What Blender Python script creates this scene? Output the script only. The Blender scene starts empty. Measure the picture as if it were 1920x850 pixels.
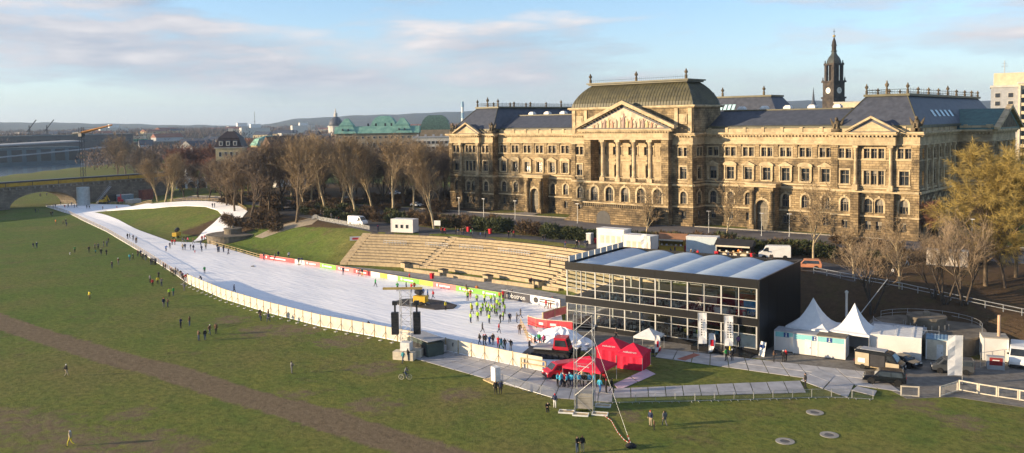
import bpy, bmesh, math, random
import numpy as np
from mathutils import Matrix, Vector
from mathutils.geometry import delaunay_2d_cdt

random.seed(7); np.random.seed(7)
R = math.radians
scene = bpy.context.scene
COL = scene.collection

# ------------------------------------------------------------------ camera
# World: X runs along the ministry front (west to east), Y away from the river, metres.
CAM = Vector((191.37, -190.16, 33.0)); YAW = R(41.1); PITCH = R(3.5); ROLL = -0.0154; FPX = 1600.0
cam_d = bpy.data.cameras.new('camera'); cam_o = bpy.data.objects.new('camera', cam_d); COL.objects.link(cam_o)
CROT = Matrix.Rotation(YAW, 3, 'Z') @ Matrix.Rotation(math.pi/2 - PITCH, 3, 'X') @ Matrix.Rotation(ROLL, 3, 'Z')
cam_o.matrix_world = Matrix.Translation(CAM) @ CROT.to_4x4()
cam_d.sensor_width = 36; cam_d.lens = 36*FPX/1920
CYPX = 230 + FPX*math.tan(PITCH)
cam_d.shift_y = (CYPX - 425)/1920
cam_d.clip_start = 1; cam_d.clip_end = 60000
scene.camera = cam_o

# ------------------------------------------------------------------ light
SUN_EL = R(10.5); SUN_AZ = R(50)          # direction the light travels, measured from +X
w = bpy.data.worlds.new('World'); scene.world = w; w.use_nodes = True
nt = w.node_tree; nt.nodes.clear()
def wn(t, **k):
    n = nt.nodes.new(t)
    for a, b in k.items(): setattr(n, a, b)
    return n
wout = wn('ShaderNodeOutputWorld'); bg = wn('ShaderNodeBackground'); bg.inputs[1].default_value = 0.125
sky = wn('ShaderNodeTexSky', sky_type='NISHITA'); sky.sun_disc = False
sky.sun_elevation = SUN_EL
# sun stands in direction -(cos,sin): azimuth angle from +Y, clockwise
sky.sun_rotation = math.atan2(-math.cos(SUN_AZ), -math.sin(SUN_AZ))
sky.altitude = 100; sky.air_density = 0.8; sky.dust_density = 0.2; sky.ozone_density = 2.2
CLX, CLY = 9.54, 2.62
# soft banks of cloud, laid out on a plane high above the place
tc = wn('ShaderNodeTexCoord'); sep = wn('ShaderNodeSeparateXYZ'); nt.links.new(tc.outputs['Generated'], sep.inputs[0])
def wm(op, a, b=None, clamp=False):
    n = wn('ShaderNodeMath', operation=op); n.use_clamp = clamp
    for i, x in enumerate((a, b)):
        if x is None: continue
        if isinstance(x, (int, float)): n.inputs[i].default_value = x
        else: nt.links.new(x, n.inputs[i])
    return n.outputs[0]
mp = wn('ShaderNodeMapping'); mp.inputs['Scale'].default_value = (1.9, 1.9, 10.0); mp.inputs['Location'].default_value = (CLX, CLY, 0)
nt.links.new(tc.outputs['Generated'], mp.inputs[0])
no = wn('ShaderNodeTexNoise'); no.inputs['Scale'].default_value = 1.0; no.inputs['Detail'].default_value = 7; no.inputs['Roughness'].default_value = 0.52
nt.links.new(mp.outputs[0], no.inputs[0])
cr = wn('ShaderNodeValToRGB'); cr.color_ramp.elements[0].position = 0.475; cr.color_ramp.elements[1].position = 0.615
nh = wn('ShaderNodeTexNoise'); nh.inputs['Scale'].default_value = 4.2; nh.inputs['Detail'].default_value = 6; nh.inputs['Roughness'].default_value = 0.6
nt.links.new(mp.outputs[0], nh.inputs[0])
nt.links.new(wm('ADD', no.outputs[0], wm('MULTIPLY', wm('SUBTRACT', nh.outputs[0], 0.5), 0.42)), cr.inputs[0])
# lit side of the cloud: the same field sampled a little towards the sun
mp2 = wn('ShaderNodeMapping'); mp2.inputs['Location'].default_value = (-0.05, -0.06, 0.16)
nt.links.new(mp.outputs[0], mp2.inputs[0])
no2 = wn('ShaderNodeTexNoise'); no2.inputs['Scale'].default_value = 1.0; no2.inputs['Detail'].default_value = 7; no2.inputs['Roughness'].default_value = 0.52
nt.links.new(mp2.outputs[0], no2.inputs[0])
lit = wm('ADD', wm('ADD', wm('MULTIPLY', wm('SUBTRACT', no.outputs[0], no2.outputs[0]), 4.0), wm('MULTIPLY', wm('SUBTRACT', nh.outputs[0], 0.5), 1.8)), 0.42, True)
ccol = wn('ShaderNodeMixRGB'); nt.links.new(lit, ccol.inputs[0])
ccol.inputs[1].default_value = (1.4, 1.65, 2.15, 1); ccol.inputs[2].default_value = (3.6, 3.35, 3.3, 1)
fade = wm('MULTIPLY', wm('MULTIPLY', cr.outputs[0], 0.95), wm('MULTIPLY', wm('SUBTRACT', sep.outputs[2], 0.012), 26.0, True))
cmix = wn('ShaderNodeMixRGB'); nt.links.new(fade, cmix.inputs[0])
hz = wn('ShaderNodeMixRGB'); nt.links.new(wm('MULTIPLY', wm('POWER', wm('SUBTRACT', 1.0, wm('MAXIMUM', sep.outputs[2], 0.0), True), 13.0), 0.72), hz.inputs[0])
nt.links.new(sky.outputs[0], hz.inputs[1]); hz.inputs[2].default_value = (2.35, 2.30, 2.62, 1)     # pale winter haze low in the sky
nt.links.new(hz.outputs[0], cmix.inputs[1]); nt.links.new(ccol.outputs[0], cmix.inputs[2])
nt.links.new(cmix.outputs[0], bg.inputs[0]); nt.links.new(bg.outputs[0], wout.inputs[0])

sun_d = bpy.data.lights.new('sun', 'SUN'); sun_d.energy = 5.0; sun_d.angle = R(0.53); sun_d.color = (1.0, 0.77, 0.49)
sun_o = bpy.data.objects.new('sun', sun_d); COL.objects.link(sun_o)
sd = Vector((math.cos(SUN_AZ)*math.cos(SUN_EL), math.sin(SUN_AZ)*math.cos(SUN_EL), -math.sin(SUN_EL)))
sun_o.rotation_euler = sd.to_track_quat('-Z', 'Y').to_euler(); sun_o.location = (-100, -200, 120)

vs = scene.view_settings
vs.view_transform = 'Standard'; vs.look = 'None'; vs.gamma = 1; vs.exposure = 1.08; vs.use_curve_mapping = False

# ------------------------------------------------------------------ survey helpers
def ray(px, py):
    d = CROT @ Vector(((px-960)/FPX, -(py-CYPX)/FPX, -1.0)); return d
def smooth(a, b, x):
    t = min(1.0, max(0.0, (x-a)/(b-a))); return t*t*(3-2*t)
_T = [(-260,-20),(-160,-22),(-113,-27),(-72,-32),(-40,-40),(-12,-43.5),(6,-48),(25.7,-53.4)]
_T2 = [(113,-53.4),(118,-47),(131,-44),(142,-46.5),(150,-46),(167,-49.4),(200,-58),(300,-95)]
_B = [(-260,-60),(-113,-60),(-72,-62),(-40,-64),(25.7,-67),(69,-58.5),(113,-67),(125,-61),(140,-60),(150,-61),(158,-61),(168,-58.5),(180,-60),(200,-69),(300,-108)]
def interp(t, u):
    if u <= t[0][0]: return t[0][1]
    for (a, b), (c, d) in zip(t, t[1:]):
        if u <= c: return b + (d-b)*(u-a)/(c-a)
    return t[-1][1]
def vT(u):
    if 25.7 < u < 113: return -44.2 - 0.0048*(u-69.4)**2
    return interp(_T, u) if u <= 25.7 else interp(_T2, u)
def vB(u): return interp(_B, u)
def river_t(u, v): return (u+508)*-0.72 + (v-36)*-0.69
def ground_z(u, v):
    t = river_t(u, v)
    amp = 6.0*max(smooth(-168, -118, u), smooth(0, 60, v)*smooth(-110, -200, t))
    if u > 128: amp -= 2.2*smooth(132, 172, u)*smooth(-26, -44, v)
    a, b = vB(u), vT(u)
    k = min(1.0, max(0.0, (v-a)/(b-a)))
    if 24 < u < 116: k = min(1.0, max(0.0, (v-a-1.6)/(b-a)))
    else: k = k*k*(3-2*k)*0.5 + k*0.5
    z = amp*k + 1.2*smooth(-36, -10, v)*smooth(-150, -100, u)
    if t > -25: z = z*smooth(0, -25, t) - 4.5*smooth(-6, 14, t)
    if t > 160: z = -4.5 + 8.5*smooth(168, 176, t)
    return z
def g(px, py, z=0.0):
    d = ray(px, py); t = (z-CAM.z)/d.z
    return Vector((CAM.x+d.x*t, CAM.y+d.y*t, z))
def gt(px, py, off=0.0):
    """point of the terrain seen along a sight line"""
    d = ray(px, py); d = d/math.hypot(d.x, d.y)
    s = 70.0; ps = s
    while s < 900:
        p = CAM + d*s
        if p.z <= ground_z(p.x, p.y)+off: break
        ps = s; s += 2.0
    lo, hi = ps, s
    for _ in range(14):
        m = (lo+hi)/2; p = CAM + d*m
        if p.z <= ground_z(p.x, p.y)+off: hi = m
        else: lo = m
    p = CAM + d*hi; return Vector((p.x, p.y, ground_z(p.x, p.y)))
def fd(px, py, dist):
    d = ray(px, py); d = d/math.hypot(d.x, d.y); return CAM + d*dist
def fz(u, v): return Vector((u, v, ground_z(u, v)))

# ------------------------------------------------------------------ object helpers
def tag(o, label=None, cat=None, group=None, kind=None):
    if label: o['label'] = label
    if cat: o['category'] = cat
    if group: o['group'] = group
    if kind: o['kind'] = kind
    return o
def thing(name, label, cat, loc=(0,0,0), rz=0.0, group=None):
    o = bpy.data.objects.new(name, None); COL.objects.link(o); o.empty_display_size = .3
    o.location = loc; o.rotation_euler = (0, 0, rz); return tag(o, label, cat, group)
def link(name, me, parent=None, loc=(0,0,0), rz=0.0, scale=None):
    o = bpy.data.objects.new(name, me); COL.objects.link(o); o.location = loc; o.rotation_euler = (0, 0, rz)
    if scale: o.scale = scale
    if parent: o.parent = parent
    return o
def copy_tree(o, parent=None):
    c = o.copy(); COL.objects.link(c); c.parent = parent
    for ch in KIDS.get(o, ()) or [x for x in o.children]: copy_tree(ch, c)
    return c
KIDS = {}
def place(proto, loc, rz=0.0, label=None, group=None, cat=None, scale=None, first=[]):
    c = proto if proto.get('_free') else copy_tree(proto)
    if proto.get('_free'): del proto['_free']
    c.location = loc; c.rotation_euler = (0, 0, rz)
    if scale: c.scale = (scale,)*3 if isinstance(scale, (int, float)) else scale
    tag(c, label, cat, group); return c

class MB:
    """collects shapes, then becomes one mesh object"""
    def __init__(s): s.v = []; s.f = []; s.m = []
    def add(s, vs, fs, m=0):
        k = len(s.v); s.v += [tuple(p) for p in vs]; s.f += [tuple(i+k for i in f) for f in fs]; s.m += [m]*len(fs); return s
    def box(s, x0, y0, z0, x1, y1, z1, m=0):
        return s.add([(x0,y0,z0),(x1,y0,z0),(x1,y1,z0),(x0,y1,z0),(x0,y0,z1),(x1,y0,z1),(x1,y1,z1),(x0,y1,z1)],
                     [(0,3,2,1),(4,5,6,7),(0,1,5,4),(1,2,6,5),(2,3,7,6),(3,0,4,7)], m)
    def cbox(s, x, y, z, sx, sy, sz, m=0): return s.box(x-sx/2, y-sy/2, z, x+sx/2, y+sy/2, z+sz, m)
    def frus(s, a, za, b, zb, m=0):
        """rect a=(x0,y0,x1,y1) at za to rect b at zb"""
        return s.add([(a[0],a[1],za),(a[2],a[1],za),(a[2],a[3],za),(a[0],a[3],za),(b[0],b[1],zb),(b[2],b[1],zb),(b[2],b[3],zb),(b[0],b[3],zb)],
                     [(0,3,2,1),(4,5,6,7),(0,1,5,4),(1,2,6,5),(2,3,7,6),(3,0,4,7)], m)
    def bar(s, p, q, r, m=0, n=4, r2=None):
        p = Vector(p); q = Vector(q); d = q-p
        if d.length < 1e-6: return s
        a = d.orthogonal().normalized(); b = d.normalized().cross(a); r2 = r if r2 is None else r2
        vs = []
        for c, rr in ((p, r), (q, r2)):
            for i in range(n):
                t = 2*math.pi*(i+.5)/n; vs.append(c + a*(rr*math.cos(t)) + b*(rr*math.sin(t)))
        fs = [(i, (i+1) % n, n+(i+1) % n, n+i) for i in range(n)] + [tuple(range(n-1, -1, -1)), tuple(range(n, 2*n))]
        return s.add(vs, fs, m)
    def path(s, pts, r, m=0, n=4):
        for p, q in zip(pts, pts[1:]): s.bar(p, q, r, m, n)
        return s
    def lathe(s, prof, n=16, c=(0,0,0), m=0, cap=True):
        k = len(prof); vs = []
        for (r, z) in prof:
            for i in range(n):
                t = 2*math.pi*i/n; vs.append((c[0]+r*math.cos(t), c[1]+r*math.sin(t), c[2]+z))
        fs = []
        for j in range(k-1):
            for i in range(n): fs.append((j*n+i, j*n+(i+1) % n, (j+1)*n+(i+1) % n, (j+1)*n+i))
        if cap: fs += [tuple(range(n-1, -1, -1)), tuple(range((k-1)*n, k*n))]
        return s.add(vs, fs, m)
    def prism(s, poly, axis, a, b, m=0):
        """poly in the two other axes, extruded along axis from a to b"""
        n = len(poly)
        def P(p, t): return (t, p[0], p[1]) if axis == 'x' else ((p[0], t, p[1]) if axis == 'y' else (p[0], p[1], t))
        vs = [P(p, a) for p in poly]+[P(p, b) for p in poly]
        fs = [(i, (i+1) % n, n+(i+1) % n, n+i) for i in range(n)]+[tuple(range(n-1, -1, -1)), tuple(range(n, 2*n))]
        return s.add(vs, fs, m)
    def quad(s, a, b, c, d, m=0): return s.add([a, b, c, d], [(0,1,2,3)], m)
    def mesh(s, name, mats, smooth=False):
        me = bpy.data.meshes.new(name); me.from_pydata(s.v, [], s.f)
        if not isinstance(mats, (list, tuple)): mats = [mats]
        for x in mats: me.materials.append(x)
        if any(s.m): me.polygons.foreach_set('material_index', s.m)
        bm = bmesh.new(); bm.from_mesh(me); bmesh.ops.recalc_face_normals(bm, faces=bm.faces); bm.to_mesh(me); bm.free()
        if smooth: me.polygons.foreach_set('use_smooth', [True]*len(me.polygons))
        me.update(); return me
    def obj(s, name, mats, parent=None, loc=(0,0,0), rz=0.0, smooth=False): return link(name, s.mesh(name, mats, smooth), parent, loc, rz)

# ------------------------------------------------------------------ materials
def mat(name, c1, c2=None, rough=.75, scale=1.0, bump=0.0, bscale=None, metal=0.0, spec=.3, lo=.38, hi=.62, detail=5, coords='pos', stretch=(1,1,1)):
    m = bpy.data.materials.new(name); m.use_nodes = True; t = m.node_tree; b = t.nodes['Principled BSDF']
    b.inputs['Roughness'].default_value = rough; b.inputs['Metallic'].default_value = metal; b.inputs['Specular IOR Level'].default_value = spec
    if c2 is None: c2 = tuple(x*.8 for x in c1)
    if coords == 'pos': vec = t.nodes.new('ShaderNodeNewGeometry').outputs['Position']
    else: vec = t.nodes.new('ShaderNodeTexCoord').outputs['Object']
    if stretch != (1,1,1):
        mpn = t.nodes.new('ShaderNodeMapping'); mpn.inputs['Scale'].default_value = stretch; t.links.new(vec, mpn.inputs[0]); vec = mpn.outputs[0]
    n = t.nodes.new('ShaderNodeTexNoise'); n.inputs['Scale'].default_value = scale; n.inputs['Detail'].default_value = detail; n.inputs['Roughness'].default_value = .6
    t.links.new(vec, n.inputs['Vector'])
    r = t.nodes.new('ShaderNodeValToRGB'); r.color_ramp.elements[0].position = lo; r.color_ramp.elements[1].position = hi
    r.color_ramp.elements[0].color = (*c2, 1); r.color_ramp.elements[1].color = (*c1, 1)
    t.links.new(n.outputs[0], r.inputs[0]); t.links.new(r.outputs[0], b.inputs['Base Color'])
    if bump:
        bn = t.nodes.new('ShaderNodeTexNoise'); bn.inputs['Scale'].default_value = bscale or scale*4; bn.inputs['Detail'].default_value = 4
        t.links.new(vec, bn.inputs['Vector'])
        bu = t.nodes.new('ShaderNodeBump'); bu.inputs['Distance'].default_value = bump; t.links.new(bn.outputs[0], bu.inputs['Height']); t.links.new(bu.outputs[0], b.inputs['Normal'])
    return m
def stone(name, c1, c2, mortar, bw, bh, stain=.5, bump=.05, rough=.85, dark=(.045,.036,.026), sscale=.22):
    """courses of cut stone with soot and weathering"""
    m = bpy.data.materials.new(name); m.use_nodes = True; t = m.node_tree; b = t.nodes['Principled BSDF']
    b.inputs['Roughness'].default_value = rough; b.inputs['Specular IOR Level'].default_value = .2
    ge = t.nodes.new('ShaderNodeNewGeometry'); se = t.nodes.new('ShaderNodeSeparateXYZ'); t.links.new(ge.outputs['Position'], se.inputs[0])
    ad = t.nodes.new('ShaderNodeMath'); t.links.new(se.outputs[0], ad.inputs[0]); t.links.new(se.outputs[1], ad.inputs[1])
    co = t.nodes.new('ShaderNodeCombineXYZ'); t.links.new(ad.outputs[0], co.inputs[0]); t.links.new(se.outputs[2], co.inputs[1])
    br = t.nodes.new('ShaderNodeTexBrick'); br.inputs['Scale'].default_value = 1; br.inputs['Brick Width'].default_value = bw; br.inputs['Row Height'].default_value = bh
    br.inputs['Mortar Size'].default_value = .035; br.inputs['Mortar Smooth'].default_value = .3; br.inputs['Bias'].default_value = 0
    br.inputs['Color1'].default_value = (*c1, 1); br.inputs['Color2'].default_value = (*c2, 1); br.inputs['Mortar'].default_value = (*mortar, 1)
    t.links.new(co.outputs[0], br.inputs['Vector'])
    n = t.nodes.new('ShaderNodeTexNoise'); n.inputs['Scale'].default_value = sscale; n.inputs['Detail'].default_value = 9; n.inputs['Roughness'].default_value = .72
    t.links.new(ge.outputs['Position'], n.inputs['Vector'])
    r = t.nodes.new('ShaderNodeValToRGB'); r.color_ramp.elements[0].position = .42; r.color_ramp.elements[1].position = .62
    r.color_ramp.elements[0].color = (0,0,0,1); r.color_ramp.elements[1].color = (stain,)*3+(1,)
    t.links.new(n.outputs[0], r.inputs[0])
    mx = t.nodes.new('ShaderNodeMixRGB'); t.links.new(r.outputs[0], mx.inputs[0]); t.links.new(br.outputs['Color'], mx.inputs[1]); mx.inputs[2].default_value = (*dark, 1)
    t.links.new(mx.outputs[0], b.inputs['Base Color'])
    bu = t.nodes.new('ShaderNodeBump'); bu.inputs['Distance'].default_value = bump; bu.invert = True
    t.links.new(br.outputs['Fac'], bu.inputs['Height']); t.links.new(bu.outputs[0], b.inputs['Normal'])
    return m
def glass(name, tint=(.8,.9,.9), refl=.12):
    m = bpy.data.materials.new(name); m.use_nodes = True; t = m.node_tree; t.nodes.clear()
    o = t.nodes.new('ShaderNodeOutputMaterial'); tr = t.nodes.new('ShaderNodeBsdfTransparent'); gl = t.nodes.new('ShaderNodeBsdfGlossy'); mx = t.nodes.new('ShaderNodeMixShader')
    tr.inputs[0].default_value = (*tint, 1); gl.inputs['Roughness'].default_value = .03
    fr = t.nodes.new('ShaderNodeFresnel'); fr.inputs[0].default_value = 1.5
    mu = t.nodes.new('ShaderNodeMath'); mu.operation = 'ADD'; mu.use_clamp = True; mu.inputs[1].default_value = refl-.04
    t.links.new(fr.outputs[0], mu.inputs[0]); t.links.new(mu.outputs[0], mx.inputs[0]); t.links.new(tr.outputs[0], mx.inputs[1]); t.links.new(gl.outputs[0], mx.inputs[2])
    t.links.new(mx.outputs[0], o.inputs[0]); return m

m_pane = mat('window_glass', (.035,.042,.05), (.015,.018,.022), rough=.08, spec=.6, scale=.8)
m_lit = mat('lit_window', (.55,.4,.14), (.45,.3,.1), rough=.3)
_b = m_lit.node_tree.nodes['Principled BSDF']; _b.inputs['Emission Color'].default_value = (1,.72,.28,1); _b.inputs['Emission Strength'].default_value = .7
m_frame = mat('window_frame', (.24,.20,.15), rough=.5)
m_white = mat('white_paint', (.72,.72,.70), (.58,.58,.57), rough=.55, scale=1.2)
m_cream = mat('cream_paint', (.62,.56,.45), (.48,.43,.34), rough=.6, scale=1.5)
m_steel = mat('galvanised_steel', (.50,.51,.52), (.36,.37,.38), rough=.45, metal=.6, scale=3)
m_dark = mat('dark_metal', (.035,.035,.04), (.02,.02,.024), rough=.45)
m_black = mat('black_cladding', (.008,.008,.009), (.005,.005,.006), rough=.35, spec=.35, scale=.35)
m_rubber = mat('rubber', (.018,.018,.018), (.012,.012,.012), rough=.8)
m_wood = mat('raw_timber', (.55,.42,.24), (.38,.28,.15), rough=.8, scale=3)
m_red = mat('red_fabric', (.62,.012,.05), (.5,.008,.04), rough=.7, scale=1.4, bump=.02)
m_redpaint = mat('red_paint', (.50,.012,.03), (.42,.01,.022), rough=.3, spec=.5)
m_yellow = mat('yellow_paint', (.62,.40,.03), (.5,.3,.02), rough=.5)
m_asph = mat('asphalt', (.085,.08,.082), (.05,.048,.05), rough=.9, scale=.35, bump=.01, bscale=20)
m_conc = mat('concrete', (.34,.32,.29), (.22,.21,.19), rough=.9, scale=.6, bump=.01, bscale=9)
m_track = mat('track_panel', (.40,.40,.42), (.28,.28,.30), rough=.5, scale=.5)
m_slate = mat('slate_roof', (.066,.074,.098), (.044,.050,.068), rough=.55, scale=.9, spec=.4, bump=.02, bscale=8)
m_copper = mat('copper_patina', (.22,.40,.32), (.13,.28,.24), rough=.7, scale=.35)
m_brown_metal = mat('weathered_copper', (.098,.088,.044), (.060,.055,.030), rough=.5, scale=.5, spec=.4)
# ================================================================== the ground
def axis(lo, hi, step, far):
    a = list(np.arange(lo, hi+step/2, step)); d = step
    x = hi
    while x < far: d *= 1.09; x += d; a.append(x)
    d = step; x = lo
    while x > -far: d *= 1.09; x -= d; a.insert(0, x)
    return a
gx = axis(-210, 215, 1.7, 8600); gy = axis(-215, 60, 1.7, 8600)
DIRT = [gt(*p) for p in [(-60,578),(0,604),(100,636),(200,668),(320,698),(430,735),(560,772),(680,808),(780,840),(880,872),(980,905)]]
def seg_dist(p, pts):
    best = 1e9
    for a, b in zip(pts, pts[1:]):
        ax, ay, bx, by = a[0], a[1], b[0], b[1]; dx, dy = bx-ax, by-ay
        t = max(0, min(1, ((p[0]-ax)*dx+(p[1]-ay)*dy)/(dx*dx+dy*dy))); best = min(best, math.hypot(p[0]-ax-t*dx, p[1]-ay-t*dy))
    return best
MUD = [(g(500,620), 7), (g(560,618), 6), (g(430,600), 5), (g(640,640), 6), (g(700,690), 5), (g(60,800), 7), (g(130,830), 7), (g(250,830), 6), (g(0,780), 5), (g(330,840), 5), (g(250,775), 4), (g(1720,760), 4), (g(1800,790), 4), (g(700,760), 5), (g(860,740), 4), (g(1180,780), 3), (g(560,740), 3)]
verts = []; dirt = []; litter = []; green = []
for y in gy:
    for x in gx:
        z = ground_z(x, y)
        near = -215 < x < 220 and -220 < y < 70
        d = 0.0
        if near and y < -60:
            sd_ = seg_dist((x, y), DIRT); d = smooth(4.0, 1.0, sd_)
            for c, r in MUD:
                q = math.hypot(x-c.x, y-c.y)
                if q < r*1.6: d = max(d, .55*smooth(r*1.6, r*.3, q))
        li = 0.0
        if near:
            a, b = vB(x), vT(x)
            if x > 116: li = smooth(a-3, a+1.5, y)*smooth(-8, -26, y)
            elif x < 24 and x > -70: li = smooth(-53, -47, y)*smooth(-18, -26, y)*smooth(-70, -50, x)
            if -175 < x < 24 and y > -30: li = max(li, .85*smooth(-14, -8, y+.0*x)*smooth(-175, -140, x)*smooth(70, 40, y))
            if -70 < x < -8: li = max(li, smooth(a+1, a+4, y)*smooth(-22, -34, x)*smooth(-18, -26, y)*smooth(-70, -52, x))
        verts.append((x, y, z)); dirt.append(d); litter.append(li)
        green.append(smooth(120, -10, x)*smooth(-30, -60, y) if near else 0.0)
nx = len(gx); ny = len(gy)
faces = [(j*nx+i, j*nx+i+1, (j+1)*nx+i+1, (j+1)*nx+i) for j in range(ny-1) for i in range(nx-1)]
me = bpy.data.meshes.new('meadow'); me.from_pydata(verts, [], faces); me.polygons.foreach_set('use_smooth', [True]*len(faces))
for nm, arr in (('dirt', dirt), ('litter', litter), ('green', green)):
    at = me.attributes.new(nm, 'FLOAT', 'POINT'); at.data.foreach_set('value', arr)
def ground_mat():
    m = bpy.data.materials.new('meadow_ground'); m.use_nodes = True; t = m.node_tree; N = t.nodes; Lk = t.links.new; b = N['Principled BSDF']
    b.inputs['Roughness'].default_value = .95; b.inputs['Specular IOR Level'].default_value = .08
    pos = N.new('ShaderNodeNewGeometry').outputs['Position']
    def noise(s, d=6, r=.6):
        n = N.new('ShaderNodeTexNoise'); n.inputs['Scale'].default_value = s; n.inputs['Detail'].default_value = d; n.inputs['Roughness'].default_value = r; Lk(pos, n.inputs['Vector']); return n.outputs[0]
    def ramp(x, a, b_, c0=(0,0,0), c1=(1,1,1)):
        r = N.new('ShaderNodeValToRGB'); r.color_ramp.elements[0].position = a; r.color_ramp.elements[1].position = b_; r.color_ramp.elements[0].color = (*c0,1); r.color_ramp.elements[1].color = (*c1,1); Lk(x, r.inputs[0]); return r.outputs[0]
    def mix(f, a, b_):
        n = N.new('ShaderNodeMixRGB')
        for i, x in enumerate((f, a, b_)):
            if isinstance(x, (int, float)): n.inputs[i].default_value = x
            elif isinstance(x, tuple): n.inputs[i].default_value = (*x, 1)
            else: Lk(x, n.inputs[i])
        return n.outputs[0]
    def math_(op, a, b_, cl=True):
        n = N.new('ShaderNodeMath'); n.operation = op; n.use_clamp = cl
        for i, x in enumerate((a, b_)):
            if isinstance(x, (int, float)): n.inputs[i].default_value = x
            else: Lk(x, n.inputs[i])
        return n.outputs[0]
    def attr(nm):
        a = N.new('ShaderNodeAttribute'); a.attribute_name = nm; return a.outputs['Fac']
    fine = noise(1.1, 9, .8); mid = noise(.22, 7, .72); big = noise(.045, 5)
    grass = mix(ramp(mid, .35, .65), (.195,.195,.048), (.112,.155,.034))
    grass = mix(math_('MULTIPLY', attr('green'), .75), grass, mix(ramp(mid, .3, .7), (.120,.182,.036), (.080,.142,.026)))
    grass = mix(math_('MULTIPLY', ramp(big, .45, .68), .55), grass, (.22,.165,.07))
    grass = mix(math_('MULTIPLY', ramp(fine, .44, .60), .62), grass, (.056,.066,.018))
    soil = mix(ramp(fine, .35, .7), (.215,.165,.105), (.11,.082,.05))
    dm = math_('ADD', attr('dirt'), math_('MULTIPLY', math_('SUBTRACT', noise(.55, 7, .7), .5, False), 1.1, False))
    c = mix(ramp(dm, .38, .62), grass, soil)
    wear = math_('MULTIPLY', ramp(noise(.13, 9, .78), .55, .66), .6)
    c = mix(wear, c, mix(ramp(fine, .4, .6), (.175,.128,.075), (.075,.056,.034)))
    straw = math_('MULTIPLY', ramp(noise(.7, 8, .8), .61, .73), .38); c = mix(straw, c, (.24,.20,.085))
    leaf = mix(ramp(fine, .35, .65), (.105,.070,.042), (.060,.042,.026))
    leaf = mix(math_('MULTIPLY', ramp(mid, .5, .7), .6), leaf, (.085,.075,.028))
    lm = math_('ADD', attr('litter'), math_('MULTIPLY', math_('SUBTRACT', noise(.4, 6, .7), .5, False), 1.0, False))
    c = mix(ramp(lm, .4, .62), c, leaf)
    Lk(c, b.inputs['Base Color'])
    bu = N.new('ShaderNodeBump'); bu.inputs['Distance'].default_value = .22; bu.inputs['Strength'].default_value = .9
    h = math_('ADD', fine, math_('MULTIPLY', mid, .6), False); Lk(h, bu.inputs['Height']); Lk(bu.outputs[0], b.inputs['Normal'])
    return m
me.materials.append(ground_mat())
tag(link('meadow_ground', me), kind='structure')

def drape(name, poly, mtl, off=.05, step=3.0, kind='structure', zf=None, edge=True, relief=None):
    """a sheet that follows the ground inside an outline"""
    poly = [Vector((p[0], p[1])) for p in poly]; out = []
    for a, b in zip(poly, poly[1:]+poly[:1]):
        n = max(1, int((b-a).length/step))
        for i in range(n): out.append(a.lerp(b, i/n))
    nb = len(out); xs = [p.x for p in out]; ys = [p.y for p in out]; inner = []
    def inside(x, y):
        r = False
        for i in range(nb):
            p, q = out[i], out[i-1]
            if (p.y > y) != (q.y > y) and x < (q.x-p.x)*(y-p.y)/(q.y-p.y)+p.x: r = not r
        return r
    y = min(ys)+step/2; k = 0
    while y < max(ys):
        x = min(xs)+step/2+(step/2 if k % 2 else 0)
        while x < max(xs):
            if inside(x, y): inner.append(Vector((x, y)))
            x += step
        y += step*.87; k += 1
    vv, ee, ff, *_ = delaunay_2d_cdt(out+inner, [(i, (i+1) % nb) for i in range(nb)], [], 1, 1e-4)
    zf = zf or ground_z
    vs_ = []
    for i, p in enumerate(vv):
        h = off
        if relief and i >= nb: h += relief(p.x, p.y)*min(1.0, max(0.0, (min(math.hypot(p.x-q.x, p.y-q.y) for q in out)-1.0)/3.0))
        vs_.append((p.x, p.y, zf(p.x, p.y)+h))
    fs_ = [tuple(f) for f in ff]
    me = bpy.data.meshes.new(name); me.from_pydata(vs_, [], fs_); me.materials.append(mtl)
    bm = bmesh.new(); bm.from_mesh(me); bmesh.ops.recalc_face_normals(bm, faces=bm.faces)
    if sum(f.normal.z for f in bm.faces) < 0: bmesh.ops.reverse_faces(bm, faces=bm.faces)
    if edge:
        eb = [e for e in bm.edges if e.is_boundary]
        for e in eb: e.smooth = False
        r = bmesh.ops.extrude_edge_only(bm, edges=eb)
        for v in r['geom']:
            if isinstance(v, bmesh.types.BMVert): v.co.z -= off+.25
    bm.to_mesh(me); bm.free()
    me.polygons.foreach_set('use_smooth', [abs(p.normal.z) > .3 for p in me.polygons])
    o = link(name, me); tag(o, kind=kind); return o

# snow -----------------------------------------------------------------
def snow_mat():
    m = mat('packed_snow', (.90,.90,.92), (.79,.80,.83), rough=.55, scale=.16, bump=.12, bscale=.7, spec=.25, lo=.30, hi=.55, stretch=(.3,1.9,1))
    return m
m_snow = snow_mat()
m_slush = mat('worn_snow', (.74,.75,.78), (.36,.35,.34), rough=.6, scale=.35, bump=.12, bscale=1.2, lo=.36, hi=.52)
NEAR_EDGE = [g(*p) for p in [(86,388),(130,402),(200,435),(262,472),(330,516),(352,532),(420,561),(500,586),(600,612),(700,631),(800,651),(900,673),(1000,694),(1045,702)]]
FAR_EDGE = [g(*p) for p in [(1062,640),(1052,590),(1050,580),(950,562),(800,537),(600,502),(490,486),(398,459)]]
nz = lambda s, x, y: math.sin(x*s+1.3)*math.cos(y*s*1.3+.4)
def snow_relief(x, y): return .05*nz(.35, x, y)+.06*nz(.16, y, x)
MID = [g(372,456), g(345,455), g(320,454), g(262,433), g(222,416), g(170,400)]
drape('snow_piste', [(p.x, p.y) for p in NEAR_EDGE+[g(1068,690)]+FAR_EDGE+MID], m_snow, .14, 2.4, relief=snow_relief)
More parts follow.
